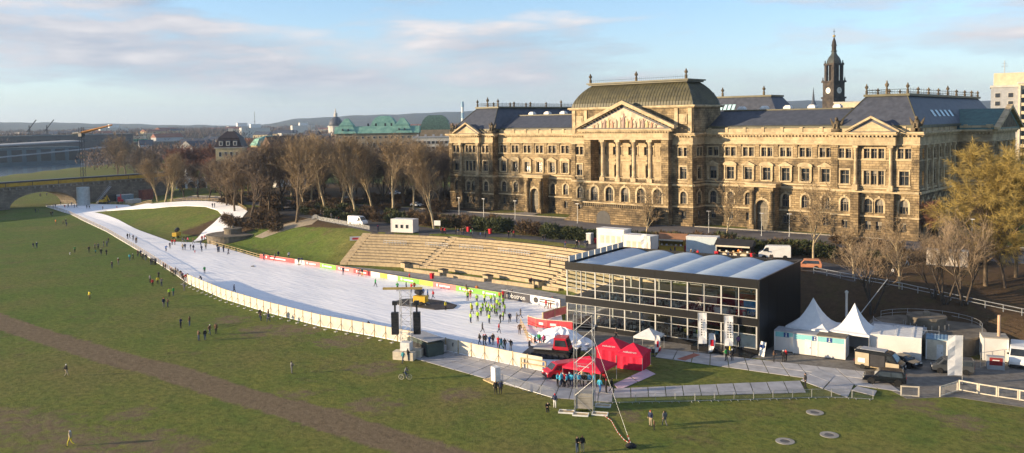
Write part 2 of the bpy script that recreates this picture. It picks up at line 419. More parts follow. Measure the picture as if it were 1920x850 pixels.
LOOP_OUT = [gt(*p) for p in [(400,455),(425,431),(455,408),(464,397),(450,388),(420,381),(385,378),(350,378),(318,380),(285,383),(240,385),(200,384),(160,383),(120,383),(86,387)]]
LOOP_IN = [gt(*p) for p in [(172,399),(200,396),(250,393),(290,391),(318,388),(350,386.5),(385,388),(408,395),(416,404),(402,418),(380,436),(360,455)]]
drape('snow_loop', [(p.x, p.y) for p in LOOP_OUT[1:]+LOOP_IN], m_slush if False else m_snow, .17, 2.4, relief=snow_relief)
# bare ground melted out round the snow gun
drape('melted_patch', [(p.x, p.y) for p in [g(*q) for q in [(738,568),(760,563),(790,562),(830,567),(857,575),(850,581),(815,583),(780,578),(750,575)]]], mat('wet_soil', (.060,.052,.048), (.03,.027,.026), rough=.6, scale=1.5, bump=.08), .30, 1.2, relief=lambda x, y: .03*nz(1.2, x, y))
for q in [[(470,500),(476,499),(478,501),(472,502)], [(557,497),(565,495),(568,497),(560,499)], [(575,492),(583,491),(585,493),(578,494)]]:
    drape('thawed_spot', [(p.x, p.y) for p in [g(*a) for a in q]], m_conc, .16, 1.0, edge=False)

# promenade, road, lawn, paths -------------------------------------------
def strip(us, v0, v1):
    a = [(u, v0(u)) for u in us]; b = [(u, v1(u)) for u in us]; return a+b[::-1]
us = list(range(-12, 114, 4))
drape('promenade', [(-40,-39.6)]+[(u, vT(u)+.4) for u in us]+[(116,-46),(131,-43),(142,-47),(142,-36),(128,-32),(105,-31.5),(85,-34.5),(60,-35.5),(35,-38.5),(10,-36.5),(-12,-33),(-45,-30)], m_asph, .03, 4)
drape('road', strip([-120,-60,-20,0,20,40,60,80,100,120,140,170,210], lambda u: -26.5+.045*u, lambda u: -14.0+.075*u), mat('road_asphalt', (.135,.128,.132), (.095,.09,.094), rough=.85, scale=.3), .05, 4)
drape('pavement', strip([-120,-60,-20,0,20,40,60,80,100,120,140,170,210], lambda u: -13.7+.075*u, lambda u: -12.6+.075*u), mat('pale_paving', (.42,.38,.31), (.32,.29,.24), scale=1), .14, 4)
drape('car_park', [(95,-19.8),(140,-13.0),(140,-19.6),(118,-25.5),(95,-27)], m_asph, .075, 5)
for i in range(9):
    u = 97+i*4.6; v = -21.4+.16*(u-95)
    drape('parking_line', [(u, v-2.4),(u+.14, v-2.4),(u+2.5, v+2.2),(u+2.36, v+2.2)], m_white, .085, 3, edge=False)
for c in (37, 105.4):
    drape('portal_path', [(c-2.6,-4.6),(c+2.6,-4.6),(c+4.2,-13+.075*c),(c-6.5,-13.2+.075*c)], mat('portal_paving', (.30,.28,.25), (.22,.2,.18)), .16, 4)
drape('gravel_path', [(p.x, p.y) for p in [gt(*q) for q in [(478,444),(505,431),(535,421),(565,414),(592,409),(602,411),(585,421),(550,428),(520,437),(492,447)]]], mat('pale_gravel', (.36,.30,.22), (.25,.21,.15), scale=2), .06, 2)
# apron at the foot of the steps
drape('forecourt_paving', [(20,-71),(100,-71.6),(108,-82),(108,-60),(104,-63.5),(69,-60.2),(35,-66),(20,-69)], m_conc, .05, 3)
# yard round the pavilion and the containers
drape('gravel_yard', [(p.x, p.y) for p in [g(*q) for q in [(1000,625),(1110,602),(1420,640),(1500,612),(1640,650),(1760,668),(1840,676),(1960,690),(2040,720),(1990,775),(1790,745),(1700,748),(1640,716),(1420,672),(1220,662),(1130,668),(1075,655)]]], mat('yard_gravel', (.20,.185,.165), (.135,.125,.11), rough=.95, scale=1.2, bump=.03, bscale=6), .035, 3)
# ================================================================== the ministry
st_base = stone('rusticated_stone', (.31,.225,.125), (.17,.122,.068), (.09,.066,.04), 1.25, .55, .88, .10, sscale=.34)
st_mid = stone('ashlar_stone', (.42,.31,.17), (.27,.195,.105), (.11,.08,.045), 1.1, .5, .85, .04, sscale=.28)
st_up = stone('smooth_ashlar', (.43,.32,.18), (.31,.225,.125), (.17,.125,.07), 1.3, .55, .82, .02, sscale=.26)
st_pale = stone('pale_sandstone', (.55,.44,.275), (.48,.38,.235), (.4,.31,.19), 2.2, .9, .45, .01, sscale=.35)
st_trim = mat('trim_sandstone', (.53,.42,.26), (.31,.24,.145), rough=.85, scale=.7, bump=.03, bscale=5, lo=.35, hi=.6)
st_dark = mat('sooty_sandstone', (.16,.125,.08), (.07,.056,.038), rough=.9, scale=.8, bump=.05, bscale=4)
MB0 = Vector((71.2, 0, 7.0))
ministry = thing('ministry_building', 'long sandstone ministry with columned portico, pediment and curved bronze centre roof', 'building', MB0)
def mo(mb, name, m, smooth=False, parent=None): return mb.obj(name, m, parent or ministry, -MB0 if parent is None else (0,0,0), smooth=smooth)

class Face:
    """a vertical wall plane: s runs along it, o is out of it"""
    def __init__(s, p, d, nrm): s.p = Vector(p); s.d = Vector(d); s.n = Vector(nrm); s.rz = math.atan2(s.d.y, s.d.x)
    def P(s, a, z, o=0.0): q = s.p + s.d*a + s.n*o; return (q.x, q.y, z)
    def wall(s, mb, a0, a1, z0, z1, holes=(), depth=.45, m=0):
        xs = sorted({a0, a1, *[h[0] for h in holes], *[h[1] for h in holes]}); zs = sorted({z0, z1, *[h[2] for h in holes], *[h[3] for h in holes]})
        xs = [x for x in xs if a0 <= x <= a1]; zs = [z for z in zs if z0 <= z <= z1]
        for x, X in zip(xs, xs[1:]):
            for z, Z in zip(zs, zs[1:]):
                cx, cz = (x+X)/2, (z+Z)/2
                if any(h[0] < cx < h[1] and h[2] < cz < h[3] for h in holes): continue
                mb.quad(s.P(x, z), s.P(X, z), s.P(X, Z), s.P(x, Z), m)
        for (x, X, z, Z) in holes:
            mb.quad(s.P(x, z), s.P(x, z, -depth), s.P(x, Z, -depth), s.P(x, Z), m); mb.quad(s.P(X, z), s.P(X, Z), s.P(X, Z, -depth), s.P(X, z, -depth), m)
            mb.quad(s.P(x, z), s.P(X, z), s.P(X, z, -depth), s.P(x, z, -depth), m); mb.quad(s.P(x, Z), s.P(x, Z, -depth), s.P(X, Z, -depth), s.P(X, Z), m)
    def slab(s, mb, a0, a1, z0, z1, o0, o1, m=0):
        q = [s.P(a0, z0, o0), s.P(a1, z0, o0), s.P(a1, z0, o1), s.P(a0, z0, o1), s.P(a0, z1, o0), s.P(a1, z1, o0), s.P(a1, z1, o1), s.P(a0, z1, o1)]
        mb.add(q, [(0,3,2,1),(4,5,6,7),(0,1,5,4),(1,2,6,5),(2,3,7,6),(3,0,4,7)], m)
    def poly(s, mb, pts, o0, o1, m=0):
        n = len(pts); vs_ = [s.P(a, z, o0) for a, z in pts]+[s.P(a, z, o1) for a, z in pts]
        mb.add(vs_, [(i, (i+1) % n, n+(i+1) % n, n+i) for i in range(n)]+[tuple(range(n-1, -1, -1)), tuple(range(n, 2*n))], m)
# window meshes (x along the wall, -y outwards), shared by every window of a kind
def win_mesh(w, h, cols, transom, arch=False):
    f = MB(); t = .09
    f.box(-w/2, -.04, 0, -w/2+t, .06, h); f.box(w/2-t, -.04, 0, w/2, .06, h); f.box(-w/2+t, -.04, 0, w/2-t, .06, t); f.box(-w/2+t, -.04, h-t, w/2-t, .06, h)
    for i in range(1, cols): x = -w/2+w*i/cols; f.box(x-.05, -.05, t, x+.05, .05, h-t)
    if transom: f.box(-w/2+t, -.055, h*transom-.06, w/2-t, .055, h*transom+.06)
    p = MB(); p.box(-w/2+.03, .02, .03, w/2-.03, .035, h-.03)
    return f.mesh('window', m_frame), p.mesh('pane', m_pane), w, h
def arch_plate(w, h, surround, proud):
    """corner infill and voussoirs of an arched opening"""
    mb = MB(); r = w/2; zc = h-r; n = 10
    def band(r0, r1f, y0, y1):
        for i in range(n):
            a, b = math.pi*i/n, math.pi*(i+1)/n
            q = []
            for y in (y0, y1):
                for ang in (a, b):
                    q.append((-r0*math.cos(ang), y, zc+r0*math.sin(ang))); R1 = r1f(ang); q.append((-R1*math.cos(ang), y, zc+R1*math.sin(ang)))
            mb.add(q, [(0,1,3,2),(4,6,7,5),(0,4,5,1),(2,3,7,6),(1,5,7,3),(0,2,6,4)])
    sq = lambda a: min(r/max(1e-6, abs(math.cos(a))), r/max(1e-6, abs(math.sin(a))))
    band(r-.02, lambda a: max(r-.01, sq(a)+.02), .05, .40)
    band(r, lambda a: r+surround, -proud, .03)
    mb.box(-.22, -proud-.08, h+surround*.2, .22, .02, h+surround+.25)
    for s in (-1, 1): mb.box(s*(r+surround/2)-surround/2, -proud, 0, s*(r+surround/2)+surround/2, .03, zc)
    return mb.mesh('arch_surround', st_trim)
W_PAIR = win_mesh(1.15, 2.1, 2, .68); W_FIRST = win_mesh(1.9, 2.95, 2, .66); W_ARCH = win_mesh(1.75, 3.0, 3, .55); W_BASE = win_mesh(1.25, 1.9, 2, 0); W_TALL = win_mesh(1.15, 2.95, 2, .66)
W_BIG = win_mesh(2.3, 3.7, 3, .5); W_NARROW = win_mesh(.95, 2.1, 1, .68)
A_ARCH = arch_plate(1.75, 3.0, .38, .07); A_BIG = arch_plate(2.3, 3.7, .5, .09)
BLIND = {}; rblind = random.Random(12); m_blind = mat('window_blind', (.30,.27,.22), (.22,.2,.165), rough=.9)
def window(face, a, z, W, depth=.40, arch=None, lit=False):
    p = face.P(a, z, -depth); o = link('window', W[0], ministry, Vector(p)-MB0, face.rz)
    q = link('pane', W[1], o)
    rb_ = rblind.random()
    if rb_ < .38 and not lit:
        w_, h_ = W[2], W[3]; key = (w_, h_, round(rb_*13))
        if key not in BLIND: f_ = .18+.08*(key[2] % 5); BLIND[key] = MB().box(-w_/2+.09, .003, h_*(1-f_), w_/2-.09, .018, h_-.08).mesh('blind', m_blind)
        link('blind', BLIND[key], o)
    if lit:
        q.data = W[1].copy(); q.data.materials[0] = m_lit
    if arch:
        link('arch_surround', arch, o, (0, -depth, 0))
def surround(name, w, h, kind):
    """stone frame round a window, with a pediment"""
    mb = MB(); t = .28
    for s in (-1, 1): mb.box(s*(w/2+t/2)-t/2, -.12, 0, s*(w/2+t/2)+t/2, .02, h)
    mb.box(-w/2-t, -.14, h, w/2+t, .02, h+.38); mb.box(-w/2-t-.15, -.3, -.3, w/2+t+.15, .02, 0)
    if kind:
        W = w/2+t+.5
        mb.box(-W, -.5, h+.38, W, .02, h+.6)
        if kind == 'tri': mb.prism([(-W, h+.6), (W, h+.6), (0, h+1.45)], 'y', -.5, .02)
        else: mb.prism([(W*math.cos(math.pi*i/10), h+.6+.75*math.sin(math.pi*i/10)) for i in range(11)], 'y', -.5, .02)
        for s in (-1, 1): mb.box(s*(w/2+t+.16)-.16, -.34, .0, s*(w/2+t+.16)+.16, .02, h+.38)
    return mb.mesh(name, st_trim)
S_TRI = surround('pedimented_surround', 1.9, 2.95, 'tri'); S_SEG = surround('pedimented_surround', 1.9, 2.95, 'seg'); S_FLAT = surround('window_surround', 1.9, 2.95, None)
def pair_sur(n, w):
    mb = MB(); tot = n*w+(n-1)*.35
    for i in range(n+1): x = -tot/2+i*(w+.35)-.175; mb.box(x-.15, -.1, 0, x+.15, .02, 2.1)
    mb.box(-tot/2-.35, -.12, 2.1, tot/2+.35, .02, 2.35); mb.box(-tot/2-.4, -.2, -.25, tot/2+.4, .02, 0)
    return mb.mesh('window_surround', st_pale)
S_PAIR = pair_sur(2, 1.15); S_TRIP = pair_sur(3, 1.15)
def sur(face, a, z, me): link('window_surround', me, ministry, Vector(face.P(a, z, 0))-MB0, face.rz)

def cornice(face, a0, a1, z, out=.9, e0=0, e1=0):
    mb = MB(); face.slab(mb, a0-e0, a1+e1, z+.35, z+.62, -.3, out*.62); face.slab(mb, a0-e0, a1+e1, z+.625, z+1.0, -.3, out)
    mo(mb, 'cornice', st_trim)
    d = MB(); a = a0+.3
    while a < a1-.3: face.slab(d, a, a+.34, z, z+.345, -.05, out*.5); a += .78
    tag(mo(d, 'dentils', st_trim), kind='stuff')
def string(face, a0, a1, z, h=.4, out=.28, m=None):
    mb = MB(); face.slab(mb, a0, a1, z, z+h, -.05, out); mo(mb, 'string_course', m or st_trim)

FRONT = (1, 0, 0); FN = (0, -1, 0)
def bay_holes(c, kind):
    h = [(c-.625, c+.625, 8.9, 10.8)]
    h.append((c-.875, c+.875, 12.6, 15.6))
    return h
def storeys(face, a0, a1, bays, side=False, litset=()):
    """bays: list of (centre, first floor kind, upper kind, ground kind)"""
    lo = MB(); gr = MB(); up = MB(); fr = MB()
    hb = []; hg = []; hu = []
    for i, (c, k1, k2, k0) in enumerate(bays):
        if k0 == 'arch': hb.append((c-.625, c+.625, 8.9, 10.8)); hg.append((c-.875, c+.875, 12.6, 15.6)); window(face, c, 8.9, W_BASE); window(face, c, 12.6, W_ARCH, arch=A_ARCH, lit=i in litset)
        elif k0 == 'twin':
            for s in (-1.15, 1.15): hb.append((c+s-.625, c+s+.625, 8.9, 10.8)); hg.append((c+s-.875, c+s+.875, 12.6, 15.6)); window(face, c+s, 8.9, W_BASE); window(face, c+s, 12.6, W_ARCH, arch=A_ARCH)
        elif k0 == 'big': hg.append((c-1.15, c+1.15, 12.5, 16.2)); window(face, c, 12.5, W_BIG, arch=A_BIG)
        if k1 in ('tri', 'seg', 'flat'):
            hu.append((c-.95, c+.95, 18.65, 21.6)); window(face, c, 18.65, W_FIRST, lit=i in litset); sur(face, c, 18.65, {'tri': S_TRI, 'seg': S_SEG, 'flat': S_FLAT}[k1])
        elif k1 == 'trip':
            for s in (-1.5, 0, 1.5): hu.append((c+s-.575, c+s+.575, 18.65, 21.6)); window(face, c+s, 18.65, W_TALL)
            mb = MB()
            for x in (-2.25, -.75, .75, 2.25): face.slab(mb, c+x-.16, c+x+.16, 18.5, 21.6, -.02, .12)
            face.slab(mb, c-2.5, c+2.5, 21.6, 21.9, -.02, .16); face.slab(mb, c-2.7, c+2.7, 18.2, 18.5, -.02, .3); mo(mb, 'window_surround', st_pale)
        elif k1 == 'slim': hu.append((c-.575, c+.575, 18.65, 21.6)); window(face, c, 18.65, W_TALL, lit=i in litset)
        if k2 == 'pair':
            for s in (-.75, .75): hu.append((c+s-.575, c+s+.575, 24.2, 26.3)); window(face, c+s, 24.2, W_PAIR)
            sur(face, c, 24.2, S_PAIR)
        elif k2 == 'trip':
            for s in (-1.5, 0, 1.5): hu.append((c+s-.575, c+s+.575, 24.2, 26.3)); window(face, c+s, 24.2, W_PAIR)
            sur(face, c, 24.2, S_TRIP)
        elif k2 == 'slim': hu.append((c-.575, c+.575, 24.2, 26.3)); window(face, c, 24.2, W_PAIR, lit=i in litset)
    face.wall(lo, a0, a1, 6.5, 11.75, hb); face.wall(gr, a0, a1, 11.75, 17.0, hg); face.wall(up, a0, a1, 17.0, 27.0, hu); face.wall(fr, a0, a1, 27.0, 29.3)
    mo(lo, 'base_wall', st_base); mo(gr, 'ground_floor_wall', st_base if side else st_mid); mo(up, 'upper_wall', st_up); mo(fr, 'frieze', st_pale)
def trims(face, a0, a1, e0=0, e1=0, zc=28.8, par=True):
    string(face, a0-.1*bool(e0), a1+.1*bool(e1), 11.7, .35, .2); string(face, a0, a1, 16.9, .5, .35); string(face, a0, a1, 17.75, .35, .14); string(face, a0, a1, 23.75, .22, .12); string(face, a0, a1, 27.0, .25, .16)
    mb = MB(); face.slab(mb, a0, a1, 6.5, 8.0, -.05, .35); mo(mb, 'plinth', st_base)
    cornice(face, a0, a1, zc, .95, e0, e1)
    if par:
        mb = MB(); face.slab(mb, a0, a1, zc+1.0, zc+1.9, -1.0, -.45); a = a0+1.2
        while a < a1: face.slab(mb, a-.35, a+.35, zc+1.0, zc+2.15, -1.1, -.3); a += 4.6
        mo(mb, 'parapet', st_pale)
def pilaster(face, a, z0, z1, w=.9, out=.22, m=None):
    mb = MB(); face.slab(mb, a-w/2, a+w/2, z0, z1, -.02, out); face.slab(mb, a-w/2-.12, a+w/2+.12, z1-.55, z1, -.02, out+.14); face.slab(mb, a-w/2-.1, a+w/2+.1, z0, z0+.5, -.02, out+.1); mo(mb, 'pilaster', m or st_up)

CU = 71.2
# wings
for sgn in (-1, 1):
    a0, a1 = (21, 53.2) if sgn < 0 else (89.2, 121.4)
    f = Face((0, -1, 0), FRONT, FN)
    bays = []
    for k in range(7):
        c = CU+sgn*(20.4+4.6*k)
        bays.append((c, 'tri' if k % 2 == 0 else 'seg', 'pair', 'none' if k == 3 else 'arch'))
    storeys(f, a0, a1, bays); trims(f, a0, a1)
    for k in range(7): 
        if k > 0: pilaster(f, CU+sgn*(20.4+4.6*k-2.3), 24.0, 27.0, .8, .15, st_up)
    # entrance porch
    c = CU+sgn*34.2; P_ = Face((0, -3.6, 0), FRONT, FN); mb = MB()
    P_.wall(mb, c-3.1, c+3.1, 6.6, 17.2, [(c-1.5, c+1.5, 7.2, 14.2)], .8)
    for s, nn in ((-1, (-1,0,0)), (1, (1,0,0))): mb.quad((c+s*3.1,-3.6,6.6),(c+s*3.1,-.9,6.6),(c+s*3.1,-.9,17.2),(c+s*3.1,-3.6,17.2))
    mo(mb, 'porch', st_mid)
    mb = MB(); mb.box(c-3.6, -4.3, 17.2, c+3.6, -.9, 17.75); mb.box(c-3.8, -4.6, 17.78, c+3.8, -.9, 18.1); mo(mb, 'porch_cornice', st_trim)
    for s in (-1, 1):
        mb = MB(); mb.lathe([(.62,0),(.62,1.2),(.5,1.25),(.48,7.4),(.62,7.7),(.62,8.0)], 12, (c+s*2.35, -4.0, 8.4)); mb.cbox(c+s*2.35, -4.0, 6.6, 1.5, 1.3, 1.8); mb.cbox(c+s*2.35, -4.0, 16.4, 1.5, 1.2, .8); mo(mb, 'porch_column', st_mid)
    link('door_arch', arch_plate(3.0, 7.0, .5, .1), ministry, Vector((c, -3.6, 7.2))-MB0)
    d = MB(); d.box(c-1.5, -2.75, 7.2, c+1.5, -2.7, 14.2); dd = mo(d, 'door', mat('old_oak_door', (.16,.14,.10), (.10,.085,.06), rough=.6, scale=2))
    h = MB()
    for x in (-.75, 0, .75): h.box(c+x-.06, -2.8, 7.3, c+x+.06, -2.755, 14.0)
    for z in (9.2, 11.0, 12.3): h.box(c-1.5, -2.81, z, c+1.5, -2.76, z+.14)
    mo(h, 'door_bars', m_frame)
    # wing roof
    r = MB(); x0, x1 = (20, 54) if sgn < 0 else (88.6, 122.4)
    r.prism([(0.1, 30.2), (.1, 30.9), (8.6, 35.0), (12, 35.0), (19, 30.9), (19, 30.2)], 'x', x0, x1); mo(r, 'roof', m_slate)
    e_ = MB(); e_.prism([(-.2, 30.6), (-.2, 31.15), (.6, 31.45), (.6, 30.6)], 'x', x0+1, x1-1); e_.box(x0+1, 8.4, 34.95, x1-1, 12.2, 35.25); mo(e_, 'gutter', m_brown_metal)
    for k in range(5):
        s_ = MB(); x = x0+5+k*6; s_.box(x-.9, 9.6, 35.3, x+.9, 11.2, 35.7); s_.frus((x-.9, 9.6, x+.9, 11.2), 35.702, (x-.5, 10, x+.5, 10.8), 36.15); mo(s_, 'rooflight', m_white)
    b = MB(); b.box(x0+1, 18, 6.5, x1-1, 18.3, 30.1); mo(b, 'courtyard_wall', st_up)

# corner pavilions and the wings that run back from them
for sgn in (-1, 1):
    a0, a1 = CU+sgn*59.2-9.1, CU+sgn*59.2+9.1; pc = (a0+a1)/2
    f = Face((0, -3.4, 0), FRONT, FN)
    storeys(f, a0, a1, [(pc-6.1, 'flat', 'pair', 'arch'), (pc, 'trip', 'trip', 'twin'), (pc+6.1, 'flat', 'pair', 'arch')]); trims(f, a0, a1, .95, .95)
    # middle bay stands forward a little, with columns and a gable
    q = Face((0, -3.4, 0), FRONT, FN)
    for s in (-1, 1):
        mb = MB(); x = pc+s*3.6; mb.cbox(x, -4.05, 17.4, 1.15, 1.2, 1.2); mb.lathe([(.42,0),(.44,.3),(.36,.5),(.35,4.2),(.31,7.2),(.45,7.5),(.5,7.9)], 12, (x, -4.05, 18.6)); mb.cbox(x, -4.05, 26.5, 1.15, 1.2, .5); mo(mb, 'column', st_trim)
        mb = MB(); mb.box(x-.85, -4.7, 6.5, x+.85, -3.42, 16.9); mo(mb, 'buttress_pier', st_base)
    mb = MB(); mb.box(pc-4.7, -4.75, 27.0, pc+4.7, -3.42, 28.75); mo(mb, 'entablature', st_pale)
    F4 = Face((0, -4.75, 0), FRONT, FN); cornice(F4, pc-4.9, pc+4.9, 28.8, .9, .2, .2)
    gm = MB(); gm.prism([(pc-5.2, 29.85), (pc+5.2, 29.85), (pc, 32.6)], 'y', -4.95, 3.0); mo(gm, 'gable_roof', m_slate)
    tm = MB(); tm.prism([(pc-4.0, 29.95), (pc+4.0, 29.95), (pc, 32.0)], 'y', -5.0, -4.96); mo(tm, 'tympanum', st_pale)
    for s in (-1, 1):
        rk = MB(); p0 = Vector((pc+s*5.6, 0, 29.8)); p1 = Vector((pc, 0, 32.75)); dv = (p1-p0); nn = Vector((-dv.z*s, 0, dv.x*s)).normalized()*(.42 if s*dv.x < 0 else .42)
        if nn.z < 0: nn = -nn
        vs_ = [(p0.x, -5.7, p0.z), (p1.x, -5.7, p1.z), (p1.x+0, -5.7, p1.z+.5), (p0.x, -5.7, p0.z+.38)]
        rk.add(vs_+[(x, -4.7, z) for x, _, z in vs_], [(0,1,2,3),(4,7,6,5),(0,4,5,1),(1,5,6,2),(2,6,7,3),(3,7,4,0)]); mo(rk, 'raking_cornice', st_trim)
    pilaster(f, a0+.75, 17.6, 27.0, 1.5, .25, st_mid); pilaster(f, a1-.75, 17.6, 27.0, 1.5, .25, st_mid)
    # walls to the sides
    inner = 1 if sgn < 0 else -1
    sf = Face((a1, -3.4, 0), (0, 1, 0), (1, 0, 0))
    if sgn > 0:
        bb = [(2.4, 'slim', 'slim', 'arch')]+[(6.2+4.4*i, 'slim', 'slim', 'arch') for i in range(6)]
        storeys(sf, 0, 30.4, bb, True, litset={0}); trims(sf, 0, 30.4, 0, 0)
        for i in range(6): pilaster(sf, 4.2+4.4*i, 17.6, 27.0, .7, .35, st_trim)
        # east centre block
        ef = Face((a1, 27.0, 0), (1, 0, 0), (0, -1, 0)); storeys(ef, 0, 7.0, []); trims(ef, 0, 7.0)
        eg = Face((a1+7.0, 27.0, 0), (0, 1, 0), (1, 0, 0)); storeys(eg, 0, 24, [(2.6+4.7*i, 'slim', 'slim', 'arch') for i in range(5)], True); trims(eg, 0, 24)
        for i in range(4):
            mb = MB(); mb.lathe([(.5,0),(.42,.4),(.36,8.0),(.55,8.6)], 12, (a1+7.6, 27+4.95+4.7*i, 18.3)); mo(mb, 'column', st_trim)
        pg = MB(); pg.prism([(27-.6, 29.8), (51.6, 29.8), (39, 34.6)], 'x', a1-6, a1+7.9); mo(pg, 'gable_roof', mat('green_roof', (.06,.15,.135), (.04,.10,.095), rough=.5))
        pt = MB(); pt.prism([(29.8, 30.2), (48.2, 30.2), (39, 33.6)], 'x', a1+7.92, a1+8.0); mo(pt, 'tympanum', st_dark)
        for s in (-1, 1):
            rk = MB(); y0 = 39+s*13; vs_ = [(a1+8.6, y0, 29.8), (a1+8.6, 39, 34.8), (a1+8.6, 39, 35.5), (a1+8.6, y0, 30.4)]
            rk.add(vs_+[(a1+7.4, y, z) for _, y, z in vs_], [(0,1,2,3),(4,7,6,5),(0,4,5,1),(1,5,6,2),(2,6,7,3),(3,7,4,0)]); mo(rk, 'raking_cornice', st_trim)
        e4 = Face((a1+7.0, 51.0, 0), (-1, 0, 0), (0, 1, 0)); mb = MB(); e4.wall(mb, 0, 7, 6.5, 29.3); mo(mb, 'return_wall', st_mid)
        e3 = Face((a1, 51.0, 0), (0, 1, 0), (1, 0, 0)); storeys(e3, 0, 21, [(3+4.4*i, 'slim', 'slim', 'arch') for i in range(4)], True); trims(e3, 0, 21)
    else:
        mb = MB(); sf.wall(mb, 0, 3.0, 6.5, 29.3); mo(mb, 'return_wall', st_mid); string(sf, 0, 2.4, 16.9, .5, .35); cornice(sf, 0, 2.4, 28.8, .95)
    wf = Face((a0, -3.4, 0), (0, 1, 0), (-1, 0, 0))
    mb = MB(); wf.wall(mb, 0, 74 if sgn < 0 else 3.0, 6.5, 29.3); mo(mb, 'return_wall', st_mid); cornice(wf, 0, 74 if sgn < 0 else 2.4, 28.8, .95)
    if sgn < 0: 
        mb = MB(); Face((a1, 15, 0), (0, 1, 0), (1, 0, 0)).wall(mb, 0, 56, 6.5, 29.8); mo(mb, 'courtyard_wall', st_up)
    else:
        mb = MB(); Face((a0, 15, 0), (0, 1, 0), (-1, 0, 0)).wall(mb, 0, 56, 6.5, 29.8); mo(mb, 'courtyard_wall', st_up)
    # tall hipped roof running back
    r = MB(); r.frus((a0+.5, -2.7, a1-.5, 71), 30.1, (a0+.5, -2.7, a1-.5, 71), 31.0); r.frus((a0+.5, -2.7, a1-.5, 71), 31.003, (pc-4.2, 4.6, pc+4.2, 66), 37.6); mo(r, 'roof', m_slate)
    hp = MB()
    for s in (-1, 1): hp.bar((pc+s*8.6, -2.7, 31.05), (pc+s*4.2, 4.6, 37.65), .13)
    mo(hp, 'hip_ridge', m_brown_metal)
    cpn = MB(); cpn.box(pc-4.8, 4.0, 37.45, pc+4.8, 66.6, 37.95); mo(cpn, 'roof_coping', m_brown_metal)
    gu = MB(); gu.box(a0+.3, -3.0, 30.6, a1-.3, -2.2, 31.2); gu.box(a1-.9, -3, 30.6, a1-.2, 60, 31.2); mo(gu, 'gutter', m_brown_metal)
    # roof railing with vases
    rl = MB()
    for s in (-1, 1):
        for z in (38.35, 38.9): rl.bar((pc+s*4.3, 4.5, z), (pc+s*4.3, 66, z), .05)
        for i in range(32): rl.bar((pc+s*4.3, 4.5+i*1.95, 37.9), (pc+s*4.3, 4.5+i*1.95, 39.3), .025)
    for z in (38.35, 38.9): rl.bar((pc-4.3, 4.5, z), (pc+4.3, 4.5, z), .05)
    mo(rl, 'roof_railing', m_dark)
    vz = MB().lathe([(.34,0),(.34,.9),(.2,1.0),(.2,1.15),(.45,1.5),(.5,1.75),(.25,1.95),(.1,2.4)], 8).mesh('roof_vase', st_dark)
    for j, yy in enumerate((4.5, 12, 20, 28, 36, 44, 52, 59, 65.5)):
        for s in (-1, 1):
            if s > 0 or j < 4: link('roof_vase', vz, ministry, Vector((pc+s*4.3, yy, 37.9))-MB0, 0, (.8, .8, 1.0 if j in (0, 4) else .68))
    link('roof_vase', vz, ministry, Vector((pc, 4.5, 37.9))-MB0, 0, (.9, .9, 1.25))
    if sgn > 0:
        for i in range(6):
            sk = MB(); y = 14+3.6*i; k0, k1 = .28, .50
            for dx in ((-.75, -.15), (.15, .75)):
                pts = []
                for k, d_ in ((k0, dx[0]), (k0, dx[1]), (k1, dx[1]), (k1, dx[0])):
                    x = (a1-.5)+(pc+4.2-a1+.5)*k; z = 31+6.6*k; pts.append((x+.08, y+d_, z+.10))
                sk.quad(*pts)
            mo(sk, 'rooflight', mat('rooflight_glass', (.5,.75,.8), (.4,.65,.72), rough=.1, spec=.8) if i == 0 else bpy.data.materials['rooflight_glass'] if i < 5 else m_dark)
    # corner figures
    for s in (-1, 1):
        sb = MB(); x = a0+.9 if s < 0 else a1-.9; y = -2.6
        sb.cbox(x, y, 29.8, 1.9, 1.6, .8); sb.lathe([(.62,0),(.75,.5),(.6,1.2),(.5,1.6),(.22,1.9)], 10, (x, y+.2, 30.6)); sb.lathe([(.15,0),(.36,.25),(.36,.55),(.12,.8)], 8, (x, y-.25, 32.3))
        for t in (-1, 1): sb.prism([(x+t*.3, 31.2), (x+t*1.5, 32.9), (x+t*1.3, 31.8), (x+t*1.0, 30.9)], 'y', y+.1, y+.35); sb.bar((x+t*.35, y-.5, 31.6), (x+t*.4, y-.7, 30.6), .2, 0, 6)
        mo(sb, 'winged_figure', st_dark, True)

# centre block ------------------------------------------------------------
b0, b1 = CU-18.2, CU+18.2
f = Face((0, -7, 0), FRONT, FN)
storeys(f, b0, CU-12.6, [(CU-15.6, 'flat', 'pair', 'arch')]); trims(f, b0, CU-12.6, .95, 0); storeys(f, CU+12.6, b1, [(CU+15.6, 'flat', 'pair', 'arch')]); trims(f, CU+12.6, b1, 0, .95)
for x in (b0+.7, CU-13.2, CU+13.2, b1-.7): pilaster(f, x, 17.6, 27.0, 1.3, .3, st_mid)
for x, nn in ((b0, -1), (b1, 1)):
    sf = Face((x, -7, 0), (0, 1, 0), (nn, 0, 0)); storeys(sf, 0, 6.2, [(3.1, 'flat', 'pair', 'arch')]); trims(sf, 0, 6.2)
